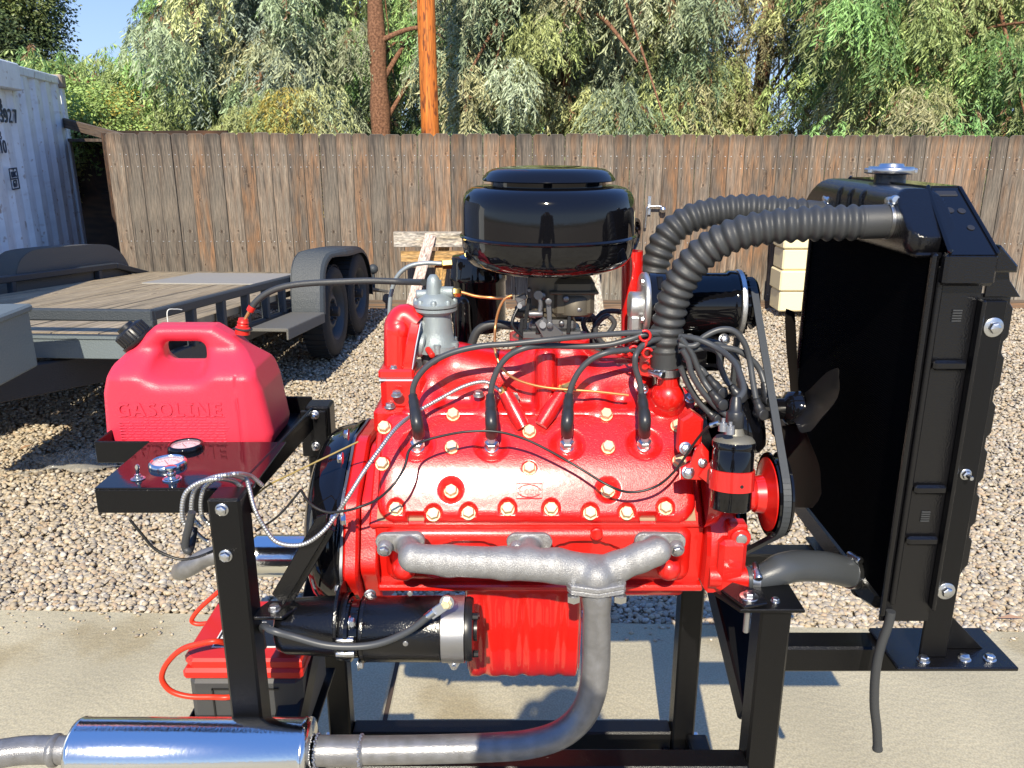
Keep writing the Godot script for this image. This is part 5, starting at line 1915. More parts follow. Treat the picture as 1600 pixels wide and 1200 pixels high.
	lathe(st, [[0, -0.004], [0.046, 0], [0.056, 0.02], [0.056, oy - oc.y - 0.05], [0.058, oy - oc.y - 0.048], [0.058, oy - oc.y - 0.04], [0.0565, oy - oc.y - 0.035], [0.0565, oy - oc.y - 0.012], [0.052, oy - oc.y], [0.02, oy - oc.y + 0.008], [0, oy - oc.y + 0.008]], Vector3(oc.x, oc.y - 0.02, oc.z), Vector3.UP, 40)
	part(of, "canister", st, M.black_gloss)
	st = mb()
	tube(st, smooth([Vector3(-0.1007, 1.016, -1.6), Vector3(-0.09703, 1.082, -1.6), Vector3(-0.09868, 1.135, -1.6), Vector3(-0.09812, 1.167, -1.6)], 4), func(i): return 0.021 - 0.0004 * i, 16)
	ball(st, Vector3(-0.0981, 1.168, -1.6), 0.0155)
	part(of, "mount", st, M.black_gloss)
	st = mb()
	tube(st, smooth([Vector3(-0.08324, 1.069, -1.55), Vector3(-0.07659, 1.101, -1.55), Vector3(-0.06395, 1.126, -1.55), Vector3(-0.03683, 1.137, -1.55), Vector3(0, 1.134, -1.55), Vector3(0.06145, 1.13, -1.55)], 6), 0.0085, 12)
	part(of, "hose", st, M.rubber)
	st = mb()
	lathe(st, [[0.010, 0], [0.010, 0.018], [0.006, 0.02], [0.006, 0.034], [0, 0.034]], Vector3(-0.1188, 1.241, -1.63), Vector3(-1, -0.05, 0.1), 6)
	part(of, "brass_elbow", st, M.brass)

func carburettor(t: Node3D) -> void:
	var c := Node3D.new()
	c.name = "carburettor"
	t.add_child(c)
	var b := Vector3(0.06778, 1.134, -1.47)
	var top := Vector3(0.06874, 1.237, -1.47).y
	var st := mb()
	# throttle body, twin barrels and float bowl
	span(st, 0.012, 0.125, b.y, b.y + 0.014, 1.435, 1.515, 0.003)
	span(st, 0.03, 0.115, b.y + 0.014, b.y + 0.034, 1.44, 1.51, 0.006)
	part(c, "throttle_body", st, M.linkage)
	st = mb()
	span(st, 0.035, 0.112, b.y + 0.034, b.y + 0.062, 1.445, 1.505, 0.006)
	span(st, 0.072, 0.146, b.y + 0.040, top + 0.005, 1.435, 1.515, 0.008)
	lathe(st, [[0.034, 0], [0.034, 0.03], [0.030, 0.034]], Vector3(0.112, b.y + 0.045, -1.462), Vector3.UP, 24)
	span(st, 0.066, 0.152, b.y + 0.082, b.y + 0.088, 1.43, 1.52, 0.002)
	part(c, "float_bowl", st, M.carb_metal)
	st = mb()
	rod(st, Vector3(0.064, b.y + 0.05, -1.475), Vector3(0.064, top + 0.05, -1.475), 0.036, 28)
	span(st, 0.005, 0.07, b.y + 0.036, b.y + 0.05, 1.45, 1.50, 0.003)
	part(c, "air_horn", st, M.carb_metal)
	st = mb()
	for q in [[0.03, 0.09, 1.43, 0.004, 0.012], [0.052, 0.08, 1.428, 0.008, 0.01], [0.095, 0.075, 1.43, 0.006, 0.012], [0.118, 0.055, 1.428, 0.005, 0.01], [0.04, 0.045, 1.428, 0.006, 0.009], [0.088, 0.03, 1.43, 0.005, 0.008]]:
		lathe(st, [[q[3], 0], [q[3], q[4]], [q[3] * 0.7, q[4] + 0.002], [0, q[4] + 0.002]], Vector3(q[0], b.y + q[1], -q[2] - 0.012), Vector3.BACK, 10)
	part(c, "screws", st, M.linkage).set_meta("kind", "stuff")
	# linkage
	st = mb()
	tube(st, smooth([Vector3(0.04677, 1.215, -1.42), Vector3(0.05024, 1.202, -1.42), Vector3(0.04705, 1.185, -1.42), Vector3(0.03587, 1.181, -1.42)], 6), 0.0045, 8)
	rod(st, Vector3(0.02903, 1.185, -1.415), Vector3(0.05359, 1.185, -1.415), 0.006, 12, 0.001)
	lathe(st, [[0.008, -0.004], [0.008, 0.004], [0, 0.004]], Vector3(0.04563, 1.218, -1.42), Vector3.BACK, 16)
	part(c, "choke_lever", st, M.linkage)
	st = mb()
	bar(st, Vector3(0.06348, 1.208, -1.418), Vector3(0.06627, 1.165, -1.418), 0.009, 0.003, Vector3.BACK, 0.001)
	for p in [Vector3(0.06334, 1.208, -1.415), Vector3(0.06612, 1.166, -1.415)]:
		rod(st, p, p + Vector3(0, 0, 0.006), 0.0058, 12, 0.001)
	part(c, "throttle_rod", st, M.linkage)
	st = mb()
	ext(st, [Vector3(0.04047, 1.168, -1.42), Vector3(0.05382, 1.18, -1.42), Vector3(0.06969, 1.168, -1.42), Vector3(0.09023, 1.15, -1.42), Vector3(0.0815, 1.132, -1.42), Vector3(0.05652, 1.139, -1.42)].map(func(p): return Vector2(p.x, p.y)), Transform3D(Basis(), Vector3(0, 0, -1.422)), 0.003, 0.0008)
	rod(st, Vector3(0.05388, 1.165, -1.417), Vector3(0.05369, 1.166, -1.412), 0.006, 14)
	part(c, "throttle_cam", st, M.linkage)
	st = mb()
	bar(st, Vector3(0.006738, 1.206, -1.43), Vector3(0.02466, 1.215, -1.43), 0.012, 0.010)
	span(st, 0.0085, 0.024, b.y + 0.062, b.y + 0.078, 1.425, 1.44, 0.002)
	rod(st, Vector3(0.01345, 1.197, -1.425), Vector3(0.01336, 1.199, -1.415), 0.0045, 10)
	part(c, "fuel_inlet", st, M.linkage)
	# dark levers under the horn
	st = mb()
	for q in [[0.022, 0.02, 0.03, 0.075], [0.045, 0.012, 0.05, 0.06], [0.10, 0.012, 0.102, 0.05], [0.015, 0.0, 0.018, 0.04]]:
		st = mb()
		bar(st, Vector3(q[0], b.y + q[1], -1.432), Vector3(q[2], b.y + q[3], -1.436), 0.007, 0.004, Vector3.BACK, 0.001)
		part(c, "lever", st, M.black_plastic)
	st = mb()
	tube(st, smooth([Vector3(0.012, b.y + 0.06, -1.44), Vector3(0.0, b.y + 0.03, -1.43), Vector3(0.018, b.y + 0.008, -1.43)], 5), 0.003, 8)
	part(c, "return_spring", st, M.black_plastic)

func air_cleaner(t: Node3D) -> void:
	var a := Node3D.new()
	a.name = "air_cleaner"
	t.add_child(a)
	var c := Vector3(0.0636, 0.0, -1.48)
	var st := mb()
	lathe(st, [[0.0, 1.262], [0.04, 1.262], [0.044, 1.252], [0.09, 1.252], [0.122, 1.258], [0.140, 1.268], [0.149, 1.282], [0.152, 1.298], [0.1525, 1.311], [0.1555, 1.3125], [0.1565, 1.3145], [0.1555, 1.3165], [0.1525, 1.318], [0.1522, 1.362], [0.150, 1.378], [0.144, 1.390], [0.134, 1.397], [0.118, 1.4005], [0.0, 1.401]], c, Vector3.UP, 96)
	part(a, "bowl", st, M.black_gloss)
	st = mb()
	lathe(st, [[0.100, 1.398], [0.100, 1.412], [0.115, 1.4085], [0.1165, 1.410], [0.1155, 1.4125], [0.108, 1.422], [0.098, 1.428], [0.084, 1.4305], [0.06, 1.432], [0.05, 1.4305], [0.0, 1.4305]], c, Vector3.UP, 96)
	part(a, "lid", st, M.black_gloss)

func left_end(t: Node3D) -> void:
	# flange at the flywheel end: a scalloped plate
	var poly := []
	for i in 120:
		var a := TAU * i / 120
		var r := 0.222 + 0.012 * pow(0.5 + 0.5 * cos(a * 9.0 + 0.4), 2.0)
		poly.append(Vector2(1.48 - r * cos(a), 0.775 + r * sin(a) * 0.76))
	var st := mb()
	along_x(st, poly, -0.287, -0.262, 0.004)
	part(t, "bell_flange", st, M.red_smooth)
	var inner := []
	for p in poly:
		inner.append(Vector2(1.48, 0.775) + (p - Vector2(1.48, 0.775)) * 0.90)
	st = mb()
	along_x(st, inner, -0.263, -0.232, 0.003)
	part(t, "rear_casting", st, M.red_smooth)
	st = mb()
	var thin := []
	for p in poly:
		thin.append(Vector2(1.48, 0.775) + (p - Vector2(1.48, 0.775)) * 1.006)
	along_x(st, thin, -0.292, -0.2872)
	part(t, "flywheel_plate", st, M.linkage)
	for p in [Vector3(-0.2742, 0.9492, -1.33), Vector3(-0.2711, 0.8741, -1.245), Vector3(-0.2927, 0.7422, -1.25), Vector3(-0.2783, 0.9707, -1.39)]:
		put(t, "bell_bolt", T.bolt, M.zinc, Vector3(-0.2925, p.y, p.z), Vector3.LEFT, p.y * 20)
	put(t, "bell_bolt", T.bolt, M.steel, Vector3(-0.2401, 0.7401, -1.235), Vector3(0.3, 0, 1), 0.3)
	put(t, "bell_bolt", T.bolt, M.zinc, Vector3(-0.2732, 0.879, -1.235), Vector3(-1, 0, 0.3), 0.3)
	# bell housing
	st = mb()
	lathe(st, [[0.229, 0.0], [0.229, 0.006], [0.224, 0.010], [0.222, 0.02], [0.214, 0.045], [0.198, 0.062], [0.17, 0.074], [0.06, 0.082], [0.0, 0.082]], Vector3.ZERO, Vector3.LEFT, 72)
	var bh := part(t, "bell_housing", st, M.black_gloss)
	bh.transform = Transform3D(Basis.from_scale(Vector3(1, 0.77, 1)), Vector3(-0.2925, 0.775, -1.48))
	# starter motor
	var s := Node3D.new()
	s.name = "starter_motor"
	t.add_child(s)
	var y := 0.694
	var d := 1.205
	var x := func(px: float) -> float: return (px - 800.0) / 1290.0 * 1.376
	st = mb()
	lathe(st, [[0.0, 0], [0.0515, 0], [0.0535, 0.003], [0.0535, x.call(690.0) - x.call(566.0)], [0.0, x.call(690.0) - x.call(566.0)]], Vector3(x.call(566.0), y, -d), Vector3.RIGHT, 48)
	part(s, "barrel", st, M.black_rough_gloss)
	st = mb()
	lathe(st, [[0.052, 0.0], [0.0548, 0.0], [0.0548, 0.037], [0.052, 0.037]], Vector3(x.call(692.0), y, -d), Vector3.RIGHT, 48)
	part(s, "brush_band", st, M.steel)
	st = mb()
	var bx: float = x.call(709.0)
	for sgn in [-1.0, 1.0]:
		ext(st, [Vector2(-0.012, 0), Vector2(0.012, 0), Vector2(0.004, -0.016), Vector2(-0.004, -0.016)], Transform3D(Basis(Vector3.RIGHT, 0.0), Vector3(bx, y - 0.051, -d + 0.012 + 0.004 * sgn)), 0.002)
	rod(st, Vector3(bx, y - 0.060, -d + 0.004), Vector3(bx, y - 0.060, -d + 0.024), 0.004, 10)
	part(s, "band_clamp", st, M.zinc)
	st = mb()
	lathe(st, [[0.052, 0.0], [0.0525, 0.006], [0.050, 0.012], [0.02, 0.014], [0.02, 0.019], [0, 0.019]], Vector3(x.call(728.0), y, -d), Vector3.RIGHT, 40)
	for k in 3:
		var a := TAU * k / 3 + 0.5
		rod(st, Vector3(x.call(728.0) + 0.01, y + cos(a) * 0.04, -d + sin(a) * 0.04), Vector3(x.call(748.0), y + cos(a) * 0.04, -d + sin(a) * 0.04), 0.006, 8)
	part(s, "end_cap", st, M.black_plastic)
	st = mb()
	lathe(st, [[0, 0], [0.053, 0.0], [0.053, 0.006], [0.047, 0.008], [0.047, 0.02], [0.054, 0.022]], Vector3(x.call(545.0), y, -d), Vector3.RIGHT, 40)
	part(s, "drive_end", st, M.black_gloss)
	st = mb()
	lathe(st, [[0.054, 0.0], [0.0545, 0.003], [0.054, 0.006]], Vector3(x.call(568.0), y, -d), Vector3.RIGHT, 40)
	part(s, "clamp_ring", st, M.black_rough_gloss)
	st = mb()
	lathe(st, [[0, 0], [0.028, 0.0], [0.040, 0.006], [0.046, 0.02], [0.050, 0.10], [0.055, 0.115], [0.055, 0.122]], Vector3(x.call(432.0), y + 0.002, -d - 0.005), Vector3.RIGHT, 40)
	part(s, "nose_housing", st, M.black_rough_gloss)
	st = mb()
	along_x(st, disc_poly(d + 0.01, y + 0.01, 0.065, 28), -0.288, -0.282, 0.001)
	part(s, "mounting_plate", st, M.black_rough_gloss)
	for q in [[0.028, 0.058], [-0.052, 0.028]]:
		rod_part(s, "through_bolt", Vector3(-0.285, y + q[0] * 0.3, -d + 0.047), Vector3(-0.255, y + q[0] * 0.3, -d + 0.047), 0.006, M.zinc)
	for q in [Vector3(-0.2586, 0.7404, -1.15), Vector3(-0.257, 0.6364, -1.19)]:
		put(s, "bolt", T.bolt, M.zinc, q, Vector3.RIGHT, 0.3)
	var tm := Vector3(-0.1026, 0.7781, -1.145)
	st = mb()
	lathe(st, [[0.009, -0.006], [0.009, 0.003], [0.0055, 0.004], [0.0055, 0.010], [0, 0.010]], tm, Vector3(0, 0.25, 1), 6)
	part(s, "terminal_nut", st, M.gold_zinc)
	st = mb()
	bar(st, tm + Vector3(0.004, 0.002, 0.001), Vector3(-0.1291, 0.7583, -1.142), 0.016, 0.003, Vector3(0, 0.3, 1), 0.001)
	rod(st, Vector3(-0.1218, 0.7663, -1.142), Vector3(-0.1352, 0.7548, -1.142), 0.0062, 14)
	ext(st, disc_poly(0, 0, 0.0115, 20), Transform3D(Basis(Vector3.RIGHT, -0.25), tm + Vector3(0, 0, -0.004)), 0.003)
	part(s, "cable_lug", st, M.zinc)
	st = mb()
	tube(st, smooth([Vector3(-0.1329, 0.7572, -1.14), Vector3(-0.162, 0.733, -1.14), Vector3(-0.2034, 0.712, -1.14), Vector3(-0.2445, 0.7038, -1.14), Vector3(-0.2953, 0.7062, -1.14), Vector3(-0.3451, 0.7214, -1.14), Vector3(-0.3797, 0.733, -1.14), Vector3(-0.4024, 0.7217, -1.17), Vector3(-0.4253, 0.6744, -1.22), Vector3(-0.4439, 0.6085, -1.28)], 6), 0.0058, 14)
	part(s, "starter_cable", st, M.wire)
	for q in [Vector3(-0.1614, 0.7885, -1.16), Vector3(-0.1711, 0.7007, -1.155)]:
		rod_part(s, "pole_screw", q, q + Vector3(0, 0.0, 0.004), 0.0045, M.steel)

func rod_part(parent: Node3D, called: String, a: Vector3, b: Vector3, r: float, m: Material) -> void:
	var st := mb()
	rod(st, a, b, r, 14, r * 0.15)
	part(parent, called, st, m)

func front_end(t: Node3D) -> void:
	# timing cover with pump bodies, both red
	var st := mb()
	along_x(st, [Vector2(1.262, 0.728), Vector2(1.255, 0.80), Vector2(1.262, 0.838), Vector2(1.36, 0.93), Vector2(1.60, 0.93), Vector2(1.70, 0.838), Vector2(1.70, 0.728)], 0.331, 0.384, 0.006)
	part(t, "timing_cover", st, M.red_smooth)
	st = mb()
	var ear := Vector3(0.3822, 0.8388, -1.25)
	rod(st, ear + Vector3(0, 0, -0.03), ear + Vector3(0, 0, 0.005), 0.017, 24, 0.003)
	span(st, ear.x - 0.02, ear.x + 0.012, ear.y - 0.022, ear.y + 0.022, 1.252, 1.28, 0.003)
	part(t, "cover_ear", st, M.red_smooth)
	st = mb()
	rod(st, ear + Vector3(0, 0, 0.004), ear + Vector3(0, 0, 0.008), 0.0095, 20, 0.001)
	part(t, "cover_bolt", st, M.zinc)
	# water pump: outlet neck, snout and pulley
	var w := Node3D.new()
	w.name = "water_pump"
	t.add_child(w)
	var ax := Vector3(0.4246, 0.9134, -1.26)
	st = mb()
	rod(st, Vector3(0.34, ax.y, ax.z), Vector3(0.407, ax.y, ax.z), 0.0265, 28, 0.003)
	lathe(st, [[0.06, 0], [0.055, 0.02], [0.032, 0.04]], Vector3(0.32, ax.y - 0.01, ax.z - 0.03), Vector3.RIGHT, 28)
	part(w, "snout", st, M.red_gloss)
	st = mb()
	lathe(st, [[0.0, -0.002], [0.030, 0.0], [0.032, 0.014], [0.056, 0.021], [0.061, 0.021], [0.061, 0.023]], Vector3(0.400, ax.y, ax.z), Vector3.RIGHT, 56)
	part(w, "pulley_back", st, M.red_gloss)
	st = mb()
	lathe(st, [[0.069, 0.0], [0.070, 0.003], [0.062, 0.008], [0.062, 0.014], [0.070, 0.019], [0.069, 0.023], [0.03, 0.024], [0, 0.024]], Vector3(0.423, ax.y, ax.z), Vector3.RIGHT, 56)
	part(w, "pulley", st, M.black_gloss)
	st = mb()
	var nk := Vector3(0.397, 0.7619, -1.25)
	rod(st, nk + Vector3(-0.06, 0.0, -0.01), nk + Vector3(0.03, 0, 0), 0.0195, 24)
	span(st, nk.x - 0.05, nk.x - 0.004, nk.y - 0.024, nk.y + 0.075, 1.238, 1.29, 0.008)
	part(w, "inlet_neck", st, M.red_smooth)
	# crankshaft pulley
	st = mb()
	lathe(st, [[0.0, 0.0], [0.07, 0.0], [0.077, 0.003], [0.079, 0.006], [0.066, 0.012], [0.066, 0.016], [0.079, 0.022], [0.077, 0.026], [0.04, 0.027], [0, 0.027]], Vector3(0.414, 0.765, -1.48), Vector3.RIGHT, 56)
	part(t, "crank_pulley", st, M.black_rough_gloss)
	st = mb()
	rod(st, Vector3(0.36, 0.765, -1.48), Vector3(0.42, 0.765, -1.48), 0.045, 32, 0.003)
	part(t, "crank_snout", st, M.black_rough_gloss)
	# drive belt over generator, pump and crank pulleys (seen edge on)
	var bw := 0.0125
	var bx := 0.4335
	var c1 := Vector2(1.50, 1.187)
	var c2 := Vector2(-ax.z, ax.y)
	var c3 := Vector2(1.48, 0.765)
	var hull := PackedVector2Array()
	for q in [[c1, 0.046], [c2, 0.0685], [c3, 0.077]]:
		for k in 48:
			hull.append(q[0] + Vector2.from_angle(TAU * k / 48) * q[1])
	hull = Geometry2D.convex_hull(hull)
	st = mb()
	var n := hull.size()
	for i in n - 1:
		var p: Vector2 = hull[i]
		var q: Vector2 = hull[i + 1]
		var dir := (q - p).normalized()
		var o := Vector2(dir.y, -dir.x)
		if o.dot(p - (c1 + c2 + c3) / 3.0) < 0:
			o = -o
		var o3 := Vector3(0, o.y, -o.x)
		var pa := Vector3(bx, p.y, -p.x)
		var pb := Vector3(bx, q.y, -q.x)
		var h := Vector3(bw / 2, 0, 0)
		quad(st, pa - h + o3 * 0.003, pa + h + o3 * 0.003, pb + h + o3 * 0.003, pb - h + o3 * 0.003, o3)
		quad(st, pa - h * 0.7 - o3 * 0.006, pa + h * 0.7 - o3 * 0.006, pb + h * 0.7 - o3 * 0.006, pb - h * 0.7 - o3 * 0.006, -o3)
		for s in [-1.0, 1.0]:
			quad(st, pa + h * s + o3 * 0.003, pa + h * 0.7 * s - o3 * 0.006, pb + h * 0.7 * s - o3 * 0.006, pb + h * s + o3 * 0.003, Vector3(s, 0, 0))
	part(t, "drive_belt", st, M.belt)
	# fan, at rest: hub with a long nose and four blades
	var f := Node3D.new()
	f.name = "fan"
	t.add_child(f)
	var fc := Vector3(0.53, 0.99, -1.48)
	st = mb()
	lathe(st, [[0.0, -0.12], [0.022, -0.12], [0.024, -0.06], [0.020, -0.045], [0.020, -0.02], [0.032, -0.012], [0.034, 0.012], [0.02, 0.016], [0, 0.016]], fc, Vector3.RIGHT, 32)
	part(f, "hub", st, M.black_gloss)
	for k in 4:
		var a := TAU * k / 4 + 0.42
		var rad := Vector3(0, cos(a), -sin(a))
		var tan := Vector3(0, -sin(a), -cos(a))
		var bl := grid(6, 12, func(i, j):
			var w2 = (i / 6.0 - 0.5)
			var r = 0.03 + 0.155 * j / 12.0
			var half := lerpf(0.030, 0.062, smoothstep(0.0, 0.6, j / 12.0))
			if j > 10:
				half *= 0.86 if j == 11 else 0.62
			return fc + rad * r + (tan * 0.88 + Vector3(0.42, 0, 0)) * (w2 * half * 2.0) + Vector3(0.012 * cos(w2 * PI), 0, 0))
		part(f, "blade", bl, M.blade)
	st = mb()
	for k in 4:
		var a := TAU * k / 4 + 0.42
		rod(st, fc + Vector3(0.012, cos(a) * 0.02, -sin(a) * 0.02), fc + Vector3(0.02, cos(a) * 0.02, -sin(a) * 0.02), 0.006, 6)
	part(f, "bolts", st, M.steel)

func generator(t: Node3D) -> void:
	var g := Node3D.new()
	g.name = "generator"
	t.add_child(g)
	var c := Vector3(0.0, 1.187, -1.50)
	var at := func(x: float) -> Vector3: return Vector3(x, c.y, c.z)
	var st := mb()
	lathe(st, [[0, 0], [0.0555, 0], [0.0565, 0.002], [0.0565, 0.142], [0.0605, 0.146], [0.0605, 0.158], [0.056, 0.160]], at.call(0.248), Vector3.RIGHT, 64)
	part(g, "barrel", st, M.black_gloss)
	st = mb()
	lathe(st, [[0.056, 0.0], [0.062, 0.001], [0.063, 0.004], [0.062, 0.009], [0.054, 0.010], [0, 0.010]], at.call(0.4085), Vector3.RIGHT, 56)
	part(g, "front_plate", st, M.aluminium)
	st = mb()
	lathe(st, [[0, 0], [0.054, 0.0], [0.0575, 0.003], [0.0575, 0.010], [0.056, 0.012]], at.call(0.236), Vector3.RIGHT, 56)
	part(g, "end_plate", st, M.aluminium)
	st = mb()
	rod(st, at.call(0.212) + Vector3(0, 0.0, 0.02), at.call(0.238) + Vector3(0, 0.0, 0.02), 0.026, 24, 0.004)
	box(st, at.call(0.222) + Vector3(0, -0.04, 0.028), Vector3(0.02, 0.05, 0.03), Basis(), 0.004)
	part(g, "bearing_boss", st, M.aluminium)
	# cooling slots in the barrel
	st = mb()
	for k in 3:
		var a := 0.9 - k * 0.62
		for s in [0.0, 1.0]:
			box(st, at.call(0.265) + Vector3(0, sin(a) * 0.0562, cos(a) * 0.0562), Vector3(0.011, 0.030, 0.003), Basis(Vector3.RIGHT, -a), 0.001)
	part(g, "slot", st, M.label_black)
	st = mb()
	box(st, at.call(0.265) + Vector3(0, 0.004, 0.0572), Vector3(0.006, 0.012, 0.001))
	part(g, "brush_wire", st, M.copper)
	for q in [[0.236, 0.045, 0.03], [0.236, -0.02, 0.048]]:
		put(g, "bolt", T.bolt_small, M.steel, at.call(q[0]) + Vector3(0, q[1], q[2]), Vector3.LEFT)
	st = mb()
	var rad := [[0.0, 0.0], [0.046, 0.0], [0.048, 0.003], [0.040, 0.008], [0.040, 0.012], [0.048, 0.017], [0.046, 0.020], [0.015, 0.021], [0.012, 0.028], [0, 0.028]]
	lathe(st, rad, at.call(0.424), Vector3.RIGHT, 48)
	for k in 22:
		var a := TAU * k / 22
		box(st, at.call(0.4215) + Vector3(0, cos(a) * 0.045, sin(a) * 0.045), Vector3(0.006, 0.026, 0.004), Basis(Vector3.RIGHT, a))
	part(g, "pulley", st, M.black_gloss)
	st = mb()
	box(st, at.call(0.31) + Vector3(0.01, -0.064, 0.02), Vector3(0.10, 0.02, 0.03), Basis(), 0.004)
	box(st, at.call(0.375) + Vector3(0, -0.085, 0.0), Vector3(0.04, 0.06, 0.04), Basis(), 0.006)
	box(st, at.call(0.33) + Vector3(0, -0.10, -0.01), Vector3(0.13, 0.05, 0.06), Basis(), 0.006)
	part(g, "cradle", st, M.black_gloss)
	for q in [[0.322, -0.058, 0.04], [0.385, -0.058, 0.04]]:
		put(g, "bolt", T.bolt, M.zinc, at.call(q[0]) + Vector3(0, q[1], q[2]), Vector3(0, 0.4, 1))
	st = mb()
	rod(st, at.call(0.31) + Vector3(0, -0.05, 0.030), at.call(0.31) + Vector3(0, -0.062, 0.04), 0.0, 3)
	# red oil filler tube with its black cap, behind and left of the generator
	var o := Node3D.new()
	o.name = "oil_filler"
	t.add_child(o)
	st = mb()
	var p0 := Vector3(0.2361, 1.048, -1.58)
	var p1 := Vector3(0.2293, 1.273, -1.58)
	tube(st, PackedVector3Array([p0, p0.lerp(p1, 0.5), p1]), 0.0205, 24)
	part(o, "filler_tube", st, M.red_gloss)
	var cc := Vector3(0.2335, 1.297, -1.6)
	st = mb()
	lathe(st, [[0, -0.03], [0.032, -0.03], [0.037, -0.026], [0.037, -0.008], [0.036, 0.0], [0.03, 0.001], [0.028, -0.004], [0.012, -0.004], [0.010, 0.004], [0, 0.004]], cc, Vector3(0.85, -0.12, 0.5), 40)
	for k in 8:
		var a := TAU * k / 8
		var fr := frame_of(Vector3(0.85, -0.12, 0.5).normalized())
		ball(st, cc + fr * Vector3(cos(a) * 0.02, sin(a) * 0.02, -0.003), 0.004, Vector3.UP, 8)
	part(o, "cap", st, M.black_gloss)

func wire_part(parent: Node3D, called: String, pts: Array, r: float, m: Material, per := 7, sides := 12) -> void:
	var st := mb()
	tube(st, smooth(pts, per), r, sides)
	part(parent, called, st, m)

func boot_on(parent: Node3D, a: Vector3, b: Vector3, r0: float, r1: float) -> void:
	# a rubber boot from the wire end a to the terminal b
	var st := mb()
	var pts := PackedVector3Array()
	for i in 9:
		pts.append(a.lerp(b, i / 8.0))
	tube(st, pts, func(i): return [r0 * 0.85, r0, r0, r0 * 1.03, r1, r1, r1, r1, r1 * 0.92][i], 18)
	part(parent, "boot", st, M.boot)

